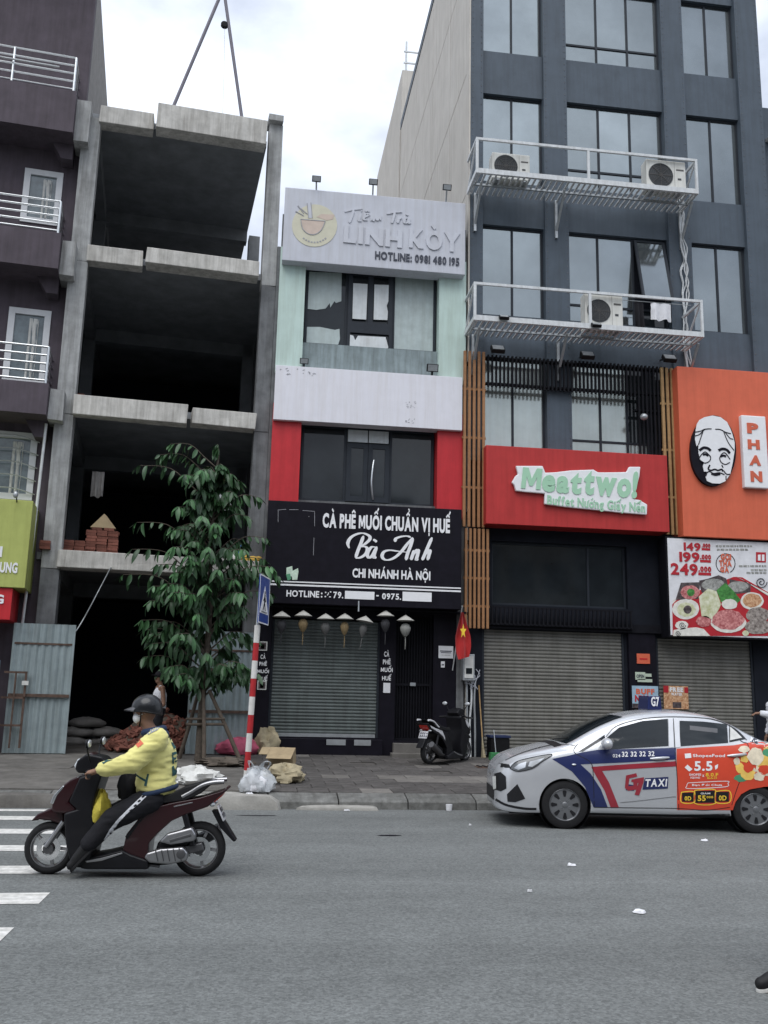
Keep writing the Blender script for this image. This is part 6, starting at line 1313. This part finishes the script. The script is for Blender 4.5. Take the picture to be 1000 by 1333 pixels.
# shut lines and trim
for p in ([(330,185),(318,215),(375,250),(385,300),(388,405)],[(667,96),(672,200),(680,300),(686,418)],[(388,408),(540,410),(686,412),(780,418),(866,408)],[(868,130),(905,175),(930,190),(925,260),(895,330),(872,400)],[(430,160),(468,122),(560,97),(668,90),(800,98),(880,130),(925,172)]): cline('shut_line', p, .9, 'car_black', tx, .0042)
cline('sill_trim', [(392,432),(560,434),(700,436),(865,434)], 2.2, 'car_black', tx, .004); cline('hood_line', [(75,243),(140,215),(235,190),(320,190)], .8, 'car_black', tx, .004)
cline('body_crease', [(480,392),(560,384),(660,372),(676,372)], .8, 'alloy', tx, .003)
for x0, y0, x1, y1, m in ((585,238,652,234,'car_silver'),(856,228,924,222,'car_silver'),):
    a, b = chit(630+x0/2.7027, 900+y0/2.7027, .02), chit(630+x1/2.7027, 900+y1/2.7027, .02)
    O('door_handle', MB().tube([tuple(a-Vector((0,.02,0))), tuple(a.lerp(b,.3)), tuple(a.lerp(b,.7)), tuple(b-Vector((0,.02,0)))], [.012,.02,.02,.012], 8), M[m], tx, local=True, smooth=60)
a = chit(630+317/2.7027, 900+258/2.7027, .01); O('side_repeater', MB().ell(tuple(a), (.03,.012,.012)), M['lamp_clear'], tx, local=True, smooth=60)
a = chit(630+432/2.7027, 900+196/2.7027, .0)
mr = O('mirror', MB().ell((a.x+.02, a.y+.11, a.z+.045), (.075,.11,.075), 18, 12), M['car_silver'], tx, local=True, smooth=60); O('mirror_arm', MB().bar((a.x,a.y-.02,a.z),(a.x+.01,a.y+.08,a.z+.02),.06,.03), M['car_black'], mr, local=True)
# front end
mk('lamp_inner', (.10,.105,.11), .25, metal=.3, coat=.6)
decal('headlight', [(92,272),(110,252),(150,238),(240,222),(205,248),(170,272),(120,282)], 'lamp_inner', tx, .006); decal('headlight_core', [(106,270),(124,256),(150,248),(146,268),(122,277)], 'chrome', tx, .009); decal('headlight_core', [(156,264),(162,248),(215,234),(190,254),(170,266)], 'lamp_clear', tx, .009); cline('headlight_edge', [(92,272),(110,252),(150,238),(240,222),(205,248),(170,272),(120,282),(92,272)], 1.0, 'car_black', tx, .0085)
decal('grille', [(38,290),(60,284),(78,300),(80,342),(60,352),(40,345)], 'car_black', tx, .006); decal('fog_recess', [(82,362),(118,326),(146,378),(110,390),(84,388)], 'car_black', tx, .006); decal('upper_grille', [(52,252),(90,258),(95,270),(60,268)], 'car_black', tx, .005)
cline('bumper_lip', [(42,380),(80,400),(140,412),(185,414)], 3, 'car_black', tx, .004); decal('front_plate', [(33,300),(45,298),(46,342),(36,345)], 'paper', tx, .012)
cast_patch('bumper_grille', [(.8,-.42,.3),(.8,.42,.3),(.8,.42,.46),(.8,-.42,.46)], (-1,0,0), 'car_black', .006); a = chit(630+66/2.7027, 900+256/2.7027, .012); O('badge_mark', MB().ell((.865,0,.6),(.012,.05,.03)), M['chrome'], tx, local=True, smooth=60)
# wheels
for x in (0, -WBc):
    for s in (-1, 1):
        y = .72*s; w_ = MB(); prof = [(.205,-.09),(.27,-.095),(.292,-.08),(.3,-.05),(.3,.05),(.292,.08),(.27,.095),(.205,.09),(.205,-.09)]
        wh = O('wheel', w_.lathe(prof, 44, (x,y,.3), 'y'), M['rubber'], tx, local=True, smooth=40); f_ = .07*s
        O('rim', MB().lathe([(.205,-.02*s+f_),(.205,.01*s+f_),(.196,.015*s+f_),(.185,.0+f_),(.12,.004*s+f_),(.06,.008*s+f_),(0,.008*s+f_)], 40, (x,y,.3), 'y'), M['wheel_silver'], wh, local=True, smooth=30)
        for k in range(8):
            a0 = 2*math.pi*k/8; pl_ = []
            for rr_, da in ((.10,-.12),(.165,-.16),(.178,-.09),(.178,.09),(.165,.16),(.10,.12)): pl_.append((x+rr_*math.cos(a0+da), .3+rr_*math.sin(a0+da)))
            O('rim_slot', MB().prism(pl_, y+f_+.0*s, y+f_+.009*s), M['car_black'], wh, local=True)
        O('hub_cap', MB().lathe([(.035,f_),(.035,f_+.016*s),(.028,f_+.02*s),(0,f_+.02*s)], 20, (x,y,.3), 'y'), M['wheel_silver'], wh, local=True, smooth=40)
        for k in range(4): O('wheel_nut', MB().lathe([(.011,f_),(.011,f_+.016*s),(0,f_+.018*s)], 8, (x+.065*math.cos(k*1.571+.6),y,.3+.065*math.sin(k*1.571+.6)), 'y'), M['chrome'], wh, local=True)
        O('wheel_well', MB().lathe([(.332,.79*s),(.332,.5*s),(0,.49*s)], 36, (x,0,.296), 'y', caps=False), M['car_black'], tx, local=True)
O('underside', MB().box(-2.9,.7,-.7,.7,.17,.24), M['car_black'], tx, local=True)
# roof sign and aerial
rz_ = CB.ray_cast(Vector((-1.36,0,3)), Vector((0,0,-1)))[0].z
sg_ = O('roof_sign', MB().prism([(-1.26,rz_-.01),(-1.46,rz_-.01),(-1.445,rz_+.18),(-1.275,rz_+.18)], -.25, .25), M['livery_blue'], tx, local=True, bevel=.015)
rs_ = fit_text('G7', 0, .11, 0, .13, 0, depth=.006, bold=.03); rs_.v = [(-1.31-a, .253-b, rz_+.04+c) for a, b, c in rs_.v]; O('lettering', rs_, M['letter_white'], sg_, local=True)
rz2 = CB.ray_cast(Vector((-2.0,0,3)), Vector((0,0,-1)))[0].z
O('aerial', MB().tube(smooth_path([(-1.98,0,rz2-.01),(-2.05,0,rz2+.05),(-2.16,0,rz2+.075)],3), [.009,.008,.007,.006,.005,.005,.004], 6), M['car_black'], tx, local=True)
# ------------------------------------------------------------------ people
from mathutils import noise as _ns
mk('skin', (.24,.135,.09), .6, var=.1, vs=12); mk('hair', (.012,.010,.009), .5, var=.3, vs=30); mk('jacket_yellow', (.70,.65,.24), .75, var=.1, vs=5, sheen=.2); mk('navy', (.02,.035,.075), .8, var=.2); mk('jacket_grey', (.28,.29,.31), .8, var=.1); mk('trouser_black', (.011,.011,.014), .85, var=.3, vs=6); mk('helmet_black', (.012,.013,.015), .32, coat=.3, var=.1); mk('mask_white', (.72,.73,.74), .8, var=.05); mk('shoe_black', (.012,.012,.013), .6); mk('sole_white', (.62,.61,.58), .7, var=.15); mk('vest_white', (.66,.67,.7), .85, var=.08, vs=6); mk('denim', (.03,.045,.085), .85, var=.2); mk('maroon_cloth', (.11,.02,.03), .85, var=.2); mk('letter_teal', (.03,.09,.09), .7)
def remeshed(name, mb, vox, it=3, fold=0, fs=9, seed=0):
    me = mb.mesh(name); o = bpy.data.objects.new('tmp', me); COL.objects.link(o)
    r_ = o.modifiers.new('r', 'REMESH'); r_.mode = 'VOXEL'; r_.voxel_size = vox
    if it: s_ = o.modifiers.new('s', 'SMOOTH'); s_.factor = .5; s_.iterations = it
    bpy.context.view_layer.update(); m2 = bpy.data.meshes.new_from_object(o.evaluated_get(bpy.context.evaluated_depsgraph_get())); bpy.data.objects.remove(o)
    if fold:
        for v in m2.vertices:
            p = Vector((v.co.x*.55,v.co.y*.55,v.co.z*1.7))*fs+Vector((seed,0,0)); a = _ns.noise(p)+.5*_ns.noise(Vector((p.x*2.1,p.y*1.3,p.z*3.1)))
            v.co += v.normal*(fold*(1-2.4*abs(a))*.8+fold*.35*_ns.noise(p*2.3))
    m2.materials.clear(); m2.shade_smooth(); m2.name = name; return m2
def cap(mb, a, b, r0, r1, n=14):
    a, b = Vector(a), Vector(b); mb.tube([a, a.lerp(b,.33), a.lerp(b,.66), b], [r0, r0+(r1-r0)*.33, r0+(r1-r0)*.66, r1], n); mb.ell(a, (r0,)*3, n, 8); mb.ell(b, (r1,)*3, n, 8)
def fingers(mb, wr, d, up, side, k=1.0, grip=None):
    """palm, four fingers of unequal length and a thumb leaving the side of the palm"""
    d, up, side = Vector(d).normalized(), Vector(up).normalized(), Vector(side).normalized(); wr = Vector(wr)
    pc = wr+d*.05*k; cap(mb, wr+d*.01*k, wr+d*.075*k, .026*k, .028*k, 10)
    for i in (-1.5,-.5,.5,1.5): mb.ell(wr+d*.06*k+side*i*.019*k, (.022*k,.017*k,.02*k), 8, 6)
    for i, ln in zip((-1.5,-.5,.5,1.5), (.066,.078,.074,.058)):
        b0 = wr+d*.085*k+side*i*.0195*k
        if grip is not None:
            g = Vector(grip); pts = [b0]
            for a in (75, 20, -40, -95):
                c_, s_ = math.cos(R(a)), math.sin(R(a)); pts.append(Vector((g.x+.029*c_, b0.y, g.z+.029*s_)))
        else:
            pts = [b0, b0+d*ln*.4*k-up*.006*k, b0+d*ln*.72*k-up*.02*k, b0+d*ln*.92*k-up*.038*k]
        mb.tube(pts, [.0095*k]*(len(pts)-1)+[.0075*k], 7); mb.ell(pts[-1], (.0078*k,)*3, 7, 5)
    t0 = wr+d*.03*k-side*.03*k; t1 = t0+d*.03*k-side*.022*k-up*.012*k; t2 = t1+d*.03*k-side*.004*k-up*.016*k
    mb.tube([t0,t1,t2], [.012*k,.0105*k,.008*k], 7); mb.ell(t2, (.0085*k,)*3, 7, 5)
def lerp(a, b, t): return Vector(a).lerp(Vector(b), t)
def make_person(label, loc, rz, J, fwd, top, bottom, opts, cat='person'):
    t = thing('person', label, cat, loc, rz); k = opts.get('k', 1); J = {a: Vector(b) for a, b in J.items()}; fwd = Vector(fwd).normalized(); H = J['head']; lat = Vector((0,1,0)); up = Vector((0,0,1))
    b = MB()
    b.ell(H+up*.02*k, (.098*k,.078*k,.112*k), 20, 14); b.ell(H+fwd*.03*k-up*.065*k, (.062*k,.056*k,.055*k), 16, 10)         # skull, jaw
    b.ell(H+fwd*.1*k-up*.005*k, (.018*k,.013*k,.02*k), 10, 8); b.tube([H+fwd*.092*k+up*.03*k, H+fwd*.108*k-up*.012*k], [.008*k,.012*k], 8)  # nose
    b.ell(H+fwd*.085*k-up*.05*k, (.014*k,.026*k,.008*k), 10, 6); b.ell(H+fwd*.083*k-up*.062*k, (.013*k,.022*k,.008*k), 10, 6)               # lips
    for s in (-1, 1): b.ell(H+lat*s*.08*k-fwd*.005*k, (.022*k,.01*k,.034*k), 10, 8); b.ell(H+fwd*.082*k+lat*s*.032*k+up*.034*k, (.012*k,.024*k,.008*k), 8, 6)
    cap(b, J['neck']-up*.03*k, H-up*.06*k, .058*k, .054*k)
    b.ell(J['chest'], (.115*k,.165*k,.17*k), 18, 12); b.ell(J['pelvis'], (.12*k,.16*k,.12*k), 18, 12); cap(b, J['pelvis'], J['chest'], .125*k, .125*k, 16); cap(b, J['chest'], J['neck'], .11*k, .06*k)
    tp_ = MB(); bt = MB(); sl = opts.get('sleeve', 'long'); pf = opts.get('puff', .02)
    tp_.ell(J['chest'], ((.125+pf*.9)*k,(.175+pf)*k,(.185+pf*.6)*k), 20, 12); tp_.ell(lerp(J['pelvis'],J['chest'],.3), ((.135+pf)*k,(.165+pf)*k,.16*k), 20, 12); cap(tp_, lerp(J['pelvis'],J['chest'],.2), J['chest'], (.13+pf)*k, (.135+pf)*k, 18); cap(tp_, J['chest'], J['neck']-up*.01, (.12+pf*.5)*k, (.07 if sl != 'none' else .055)*k)
    bt.ell(J['pelvis']-up*.01, (.14*k,.18*k,.13*k), 18, 10)
    for s, q_ in ((1,'L'),(-1,'R')):
        sh, el, wr = J['sh'+q_], J['el'+q_], J['wr'+q_]; hp, kn, an, to = J['hip'+q_], J['kn'+q_], J['an'+q_], J['toe'+q_]
        b.ell(sh, (.056*k,)*3, 12, 8); cap(b, lerp(J['chest'],sh,.5)+up*.05*k, sh, .07*k, .054*k); cap(b, sh, el, .05*k, .042*k); cap(b, el, wr, .043*k, .028*k)
        d = opts.get('hd'+q_, wr-el); g = opts.get('grip'+q_); fingers(b, wr, d, opts.get('hu'+q_, (0,0,1)), opts.get('hs'+q_, (0,1,0)), k, g)
        cap(b, hp, kn, .082*k, .056*k); cap(b, kn, lerp(kn,an,.35), .054*k, .058*k); cap(b, lerp(kn,an,.35), an, .058*k, .038*k); cap(b, an, lerp(an,to,.7), .036*k, .026*k)
        cap(tp_, lerp(J['chest'],sh,.45)+up*.05*k, sh, (.085+pf*.4)*k, (.064+pf*.5)*k) if sl != 'none' else None
        if sl == 'long': cap(tp_, sh, el, (.06+pf)*k, (.052+pf*.9)*k); cap(tp_, el, lerp(el,wr,.86), (.052+pf*.9)*k, (.038+pf*.5)*k)
        elif sl == 'short': cap(tp_, sh, lerp(sh,el,.7), (.063+pf)*k, (.06+pf)*k)
        else: cap(tp_, lerp(J['chest'],sh,.35)+up*.09*k, J['chest']+up*.05, .05*k, .1*k)
        lt_ = opts.get('leg',0); cap(bt, hp, kn, (.098+lt_)*k, (.078+lt_*.8)*k); cap(bt, kn, lerp(kn,an,.9), (.077+lt_*.7)*k, (opts.get('cuff',.058))*k)
        # shoe with a pale sole
        fd = (to-an); sh_ = MB(); heel = an-fd.normalized()*.045*k; sd = fd.normalized()
        dn = opts.get('sole'+q_, Vector((0,0,-1))); dn = Vector(dn).normalized()
        cap(sh_, an+dn*.0, heel+dn*.03*k, .05*k, .042*k, 12); cap(sh_, heel+dn*.03*k, to+dn*.025*k, .042*k, .04*k, 12); cap(sh_, an, lerp(an,to,.7)+dn*.015*k, .05*k, .042*k, 12)
        shoe = link('shoe', remeshed('shoe', sh_, .012, 2), M[opts.get('shoe','shoe_black')], t)
        so2 = MB(); ctr = lerp(heel, to, .5)+dn*.068*k; lx = (to-heel).length/2+.035*k; X_ = (to-heel).normalized(); Y_ = dn.cross(X_).normalized(); n_ = 18
        lo = [ctr+X_*math.copysign(abs(math.cos(a))**.7,math.cos(a))*lx+Y_*math.copysign(abs(math.sin(a))**.8,math.sin(a))*.042*k for a in [2*math.pi*i/n_ for i in range(n_)]]
        so2.add([p for p in lo]+[p-dn*.022*k for p in lo], [tuple(range(n_)), tuple(range(2*n_-1,n_-1,-1))]+[(i,(i+1)%n_,(i+1)%n_+n_,i+n_) for i in range(n_)]); O('sole', so2, M[opts.get('sole','sole_white')], shoe, local=True, bevel=.004)
    link('body', remeshed('body', b, opts.get('vox',.0085), 2), M['skin'], t)
    tm = remeshed('top', tp_, .014, 4, fold=opts.get('fold',.008), seed=3); o_top = link(opts.get('topname','shirt'), tm, M[top], t)
    bmh = remeshed('bottom', bt, .014, 4, fold=.006, seed=7); o_bot = link('trousers', bmh, M[bottom], t)
    # eyes and brows
    for s in (-1, 1):
        e = H+fwd*.0885*k+lat*s*.033*k+up*.012*k; ey = O('eye', MB().ell(e, (.008*k,.014*k,.0065*k), 8, 6), M['letter_white'], t, local=True); O('pupil', MB().ell(e+fwd*.006*k, (.004*k,.006*k,.006*k), 8, 6), M['hair'], ey, local=True)
    if opts.get('hair'):
        hm = MB(); hm.ell(H+up*.045*k-fwd*.018*k, (.102*k,.088*k,.1*k), 20, 12); hm.ell(H-fwd*.05*k-up*.01*k, (.06*k,.08*k,.085*k), 16, 10); link('hair', remeshed('hair', hm, .012, 2, fold=.006, fs=30), M['hair'], t)
    return t, J, o_top, o_bot
def stand(h, armL=None, armR=None, step=0):
    k = h/1.7; z = lambda v: v*k
    J = dict(head=(.02,0,z(1.575)), neck=(0,0,z(1.42)), chest=(0,0,z(1.22)), pelvis=(0,0,z(.93)))
    for s, q_ in ((1,'L'),(-1,'R')):
        J['sh'+q_] = (0,.19*s*k,z(1.37)); J['el'+q_] = (-.03,.25*s*k,z(1.09)); J['wr'+q_] = (.06,.26*s*k,z(.86))
        J['hip'+q_] = (0,.09*s*k,z(.88)); st_ = step*s
        J['kn'+q_] = (.04+st_*.5,.1*s*k,z(.48)); J['an'+q_] = (st_,.1*s*k,z(.085)); J['toe'+q_] = (st_+.15*k,.105*s*k,z(.05))
    if armL: J['elL'], J['wrL'] = armL
    if armR: J['elR'], J['wrR'] = armR
    return J, k
# rider
G1 = S(328,160); gx, gz_ = G1[0]-.062, G1[1]-.002
RJ = dict(head=SX(190,928), neck=SX(199,953), chest=SX(204,985), pelvis=SX(203,1034),
    shL=SX(204,963,.19), elL=SX(172,993,.28), wrL=(gx-.075,.315,gz_+.045), shR=SX(204,963,-.19), elR=SX(176,990,-.27), wrR=(gx-.075,-.315,gz_+.045),
    hipL=SX(198,1040,.1), knL=SX(145,1067,.19), anL=SX(112,1102,.215), toeL=SX(90,1124,.225), hipR=SX(198,1040,-.1), knR=SX(141,1064,-.18), anR=SX(118,1100,-.17), toeR=SX(98,1103,-.17))
ro = dict(sole='rubber', puff=.046, fold=.011, leg=.022, gripL=(gx,.31,gz_), gripR=(gx,-.31,gz_), hdL=(1,0,-.35), hdR=(1,0,-.35), hsL=(0,1,0), hsR=(0,-1,0), topname='jacket', soleL=(-.68,0,-.73), cuff=.072)
rd, J, jk, trs = make_person('rider in a yellow jacket, black helmet and white mask on the maroon scooter', tuple(rwc), hd_, RJ, (1,0,-.05), 'jacket_yellow', 'trouser_black', ro)
H = J['head']
hm = MB(); Hc = H+Vector((-.008,0,.045)); nu = 28; prof_ = [(0,1.0)]+[(math.sin(R(a)), math.cos(R(a))) for a in (12,25,38,50,62,74,86,96,104)]
vv = []
for (r_, z_) in prof_[1:]:
    for j in range(nu):
        a = 2*math.pi*j/nu; dz = -.025*max(0,-math.cos(a)) if z_ < .2 else 0; vv.append(Hc+Vector((r_*.142*math.cos(a), r_*.122*math.sin(a), z_*.128+dz)))
kk = len(prof_)-1; hm.add([Hc+Vector((0,0,.128))]+vv, [(0,1+j,1+(j+1)%nu) for j in range(nu)]+[(1+i*nu+j,1+(i+1)*nu+j,1+(i+1)*nu+(j+1)%nu,1+i*nu+(j+1)%nu) for i in range(kk-1) for j in range(nu)])
he = O('helmet', hm, M['helmet_black'], rd, local=True, smooth=60)
O('helmet_rim', MB().tube([vv[(kk-1)*nu+j%nu] for j in range(nu+1)], .008, 6), M['black_plastic'], he, local=True)
pk = MB(); pts = [(Hc.x+.142*math.cos(a)*.96, .122*math.sin(a)*.96) for a in [R(-55+11*i) for i in range(11)]]
pk.add([(a,b,Hc.z+.008) for a,b in pts]+[(a+.075*math.cos(R(-55+11*i)*1.3),b*1.0,Hc.z-.022) for i,(a,b) in enumerate(pts)], [(i,i+1,i+12,i+11) for i in range(10)]); pk.add([(a,b,Hc.z+.0) for a,b in pts]+[(a+.075*math.cos(R(-55+11*i)*1.3),b*1.0,Hc.z-.03) for i,(a,b) in enumerate(pts)], [(i,i+1,i+12,i+11) for i in range(10)])
O('peak', pk, M['dark_alloy'], he, local=True)
for s in (-1,1): O('chin_strap', MB().tube([Hc+Vector((.03,.112*s,-.02)), H+Vector((.03,.082*s,-.07)), H+Vector((.045,.03*s,-.125))], .008, 6, flat=.4), M['black_plastic'], he, local=True)
mkb = MB().ell(H+Vector((.06,0,-.045)), (.055,.064,.056), 18, 12); O('face_mask', mkb, M['mask_white'], rd, local=True, smooth=60)
for s in (-1,1): O('mask_loop', MB().tube([H+Vector((.06,.066*s,-.03)), H+Vector((-.01,.088*s,.0))], .003, 5), M['mask_white'], rd, local=True)
co_ = MB(); nk = J['neck']+Vector((.0,0,.0))
for j in range(9): pass
co_.tube([nk+Vector((.085*math.cos(a)-.01, .085*math.sin(a), .012-.02*math.cos(a))) for a in [2*math.pi*j/20 for j in range(21)]], .034, 10); O('hood', co_, M['navy'], rd, local=True, smooth=60)
hdm = MB().ell(nk+Vector((-.1,0,-.03)), (.05,.12,.06), 16, 10); O('hood_fold', hdm, M['navy'], rd, local=True, smooth=60)
O('hem', MB().tube([J['pelvis']+Vector((.175*math.cos(a), .2*math.sin(a), .03+.045*math.cos(a)*-1)) for a in [2*math.pi*j/24 for j in range(25)]], .024, 8), M['navy'], rd, local=True, smooth=60)
for s in (1,-1):
    e_, w_ = (J['elL'],J['wrL']) if s > 0 else (J['elR'],J['wrR']); a, b = lerp(e_,w_,.8), lerp(e_,w_,.92); O('cuff', MB().tube([a,b], [.05,.044], 14), M['navy'], rd, local=True, smooth=60)
class Surf:
    def __init__(s, me, Minv): s.b = BVHTree.FromPolygons([v.co.copy() for v in me.vertices], [tuple(p.vertices) for p in me.polygons]); s.M = Minv; s.o = Minv @ CAM
    def hit(s, px, py, off):
        d = (s.M.to_3x3() @ ray(px, py)).normalized(); h = s.b.ray_cast(s.o, d)
        if h[0] is None:
            k = -s.o.y/d.y if abs(d.y) > .05 else 9; h = s.b.find_nearest(s.o+d*k)
        return h[0]+h[1]*off
def sdecal(S_, nm, pts, m, parent, off=.005, o=(0,880), s=3.125, fine=3):
    P = zpx(pts, *o, s); bm = bmesh.new(); f = bm.faces.new([bm.verts.new((a,b,0)) for a,b in P]); bm.normal_update(); bmesh.ops.triangulate(bm, faces=bm.faces[:])
    for _ in range(4):
        ed = [e for e in bm.edges if e.calc_length() > fine]
        if not ed: break
        bmesh.ops.subdivide_edges(bm, edges=ed, cuts=1); bmesh.ops.triangulate(bm, faces=bm.faces[:])
    for v in bm.verts: v.co = S_.hit(v.co.x, v.co.y, off)
    me = bpy.data.meshes.new(nm); bm.to_mesh(me); bm.free(); me.shade_smooth(); return link(nm, me, M[m], parent)
SJ = Surf(jk.data, MW[rd].inverted()); SB = Surf(trs.data, MW[rd].inverted())
sdecal(SJ, 'sleeve_flag', [(550,275),(572,260),(585,276),(562,293)], 'flag_red' if False else 'orange_panel', jk); sdecal(SJ, 'shoulder_patch', [(588,236),(612,215),(650,200),(662,202),(640,222),(602,240)], 'jacket_grey', jk); sdecal(SJ, 'sleeve_mark', [(415,352),(428,340),(455,336),(458,342),(436,350),(420,360)], 'letter_teal', jk)
for p in ([(552,395),(575,412),(598,425),(594,432),(570,418),(548,401)],[(600,398),(607,400),(597,448),(587,446)],[(672,195),(680,192),(712,235),(722,262),(714,262),(700,235)],
          [(690,232),(712,246),(718,290),(706,298),(694,270),(702,272),(708,284),(712,282),(706,256),(696,246),(694,262),(689,262)],[(698,312),(716,308),(717,318),(704,322),(705,332),(716,330),(716,338),(706,341),(707,356),(700,358)],[(710,345),(722,342),(722,348),(710,351)],[(698,370),(706,366),(712,385),(720,362),(722,400),(700,408)]): sdecal(SJ, 'jacket_print', p, 'letter_teal', jk)
sdecal(SB, 'leg_stripe', [(578,488),(596,490),(568,518),(526,552),(484,594),(456,636),(432,672),(420,668),(444,626),(474,588),(518,544)], 'vest_white', trs, .004)
q = random.Random(2)
for k in range(9):
    f_ = k/9; x, y = 585-f_*150, 494+f_*165; sdecal(SB, 'stripe_print', [(x-9,y-2),(x+2,y-9),(x+6,y-4),(x-5,y+3)], 'trouser_black', trs, .0065)
t = thing('shoulder_bag', 'black bag hanging between the rider and the handlebar', 'bag', tuple(rwc), hd_)
heap_local('bag', 'cloth_black', tuple(SX(166,1040,-.02)), (.09,.07,.16), 95, t, .2)
O('strap', MB().tube([tuple(SX(168,1020,-.02)), tuple(SX(172,1005,-.05)), tuple(SX(175,995,-.1))], .014, 6, flat=.4), M['cloth_black'], t, local=True)
# man inside the building site
pm_ = at(200, 893, 19.05); J_, k = stand(1.62, armL=((-.02,.27,1.0),(.16,.3,.86))); zg = at(200,893,19.05).z-1.575*k
mn, Jm, _, _ = make_person('person in a white vest and dark cap standing in the site doorway', (pm_.x+.13, 19.05, pz(19.05)), R(200), J_, (1,0,0), 'vest_white', 'trouser_black', dict(sleeve='none', k=k, hair=True, topname='vest', puff=.004, vox=.011))
O('cap', MB().ell(Jm['head']+Vector((-.005,0,.055)), (.112,.095,.085), 18, 12), M['cloth_black'], mn, local=True, smooth=60); O('cap_peak', MB().ell(Jm['head']+Vector((.11,0,.05)), (.07,.07,.008), 14, 6), M['cloth_black'], mn, local=True)
# passer-by behind the taxi, cut by the right edge
J_, k = stand(1.66, armL=((.2,.24,1.17),(.42,.18,1.21)))
pr_ = at(1010, 930, 16.2); make_person('person in a white shirt reaching out at the right edge behind the taxi', (pr_.x+.02, 16.2, pz(16.2)), R(180), J_, (1,0,0), 'vest_white', 'denim', dict(sleeve='long', k=k, hair=True, vox=.011, hdL=(1,-.2,-.1), puff=.03))
# pedestrian at the lower right corner: only a shoe reaches the picture
J_, k = stand(1.66, step=.24, armL=((-.1,.25,1.08),(-.12,.27,.84)), armR=((-.1,-.25,1.08),(-.12,-.27,.84))); J_['anL'] = (.26,.1,.085); J_['toeL'] = (.40,.1,.055); pf_ = atz(978, 1290, .0)
make_person('person in maroon trousers stepping in at the lower right corner, only a shoe showing', (pf_.x+.455, pf_.y+.08, .012), R(180), J_, (1,0,0), 'cloth_black', 'maroon_cloth', dict(k=k, hair=True, vox=.012, cuff=.07))
# ------------------------------------------------------------------ unseen houses added behind the camera, cutting low sky light and mirrored in glass
q = random.Random(31); op = MB(); x = -40
while x < 40:
    w_ = q.uniform(3.8, 5.5); h_ = q.uniform(9, 16.5); op.box(x, x+w_-.02, -26, -12, 0, h_, q.randrange(3))
    for fl_n in range(int(h_/3.4)):
        for c in range(2): op.box(x+.5+c*w_*.46, x+.4+c*w_*.46+w_*.36, -12, -11.9, 1.0+fl_n*3.4, 2.7+fl_n*3.4, 3)
    op.box(x+.1, x+w_-.1, -12, -10.9, 3.2, 3.35, q.randrange(3)); x += w_
mk('terrace_a', (.32,.3,.26), .8, streak=.3); mk('terrace_b', (.2,.21,.22), .8, streak=.3); mk('terrace_c', (.36,.33,.22), .8, streak=.3)
struct('terrace', op, [M['terrace_a'], M['terrace_b'], M['terrace_c'], M['dark_glass']])
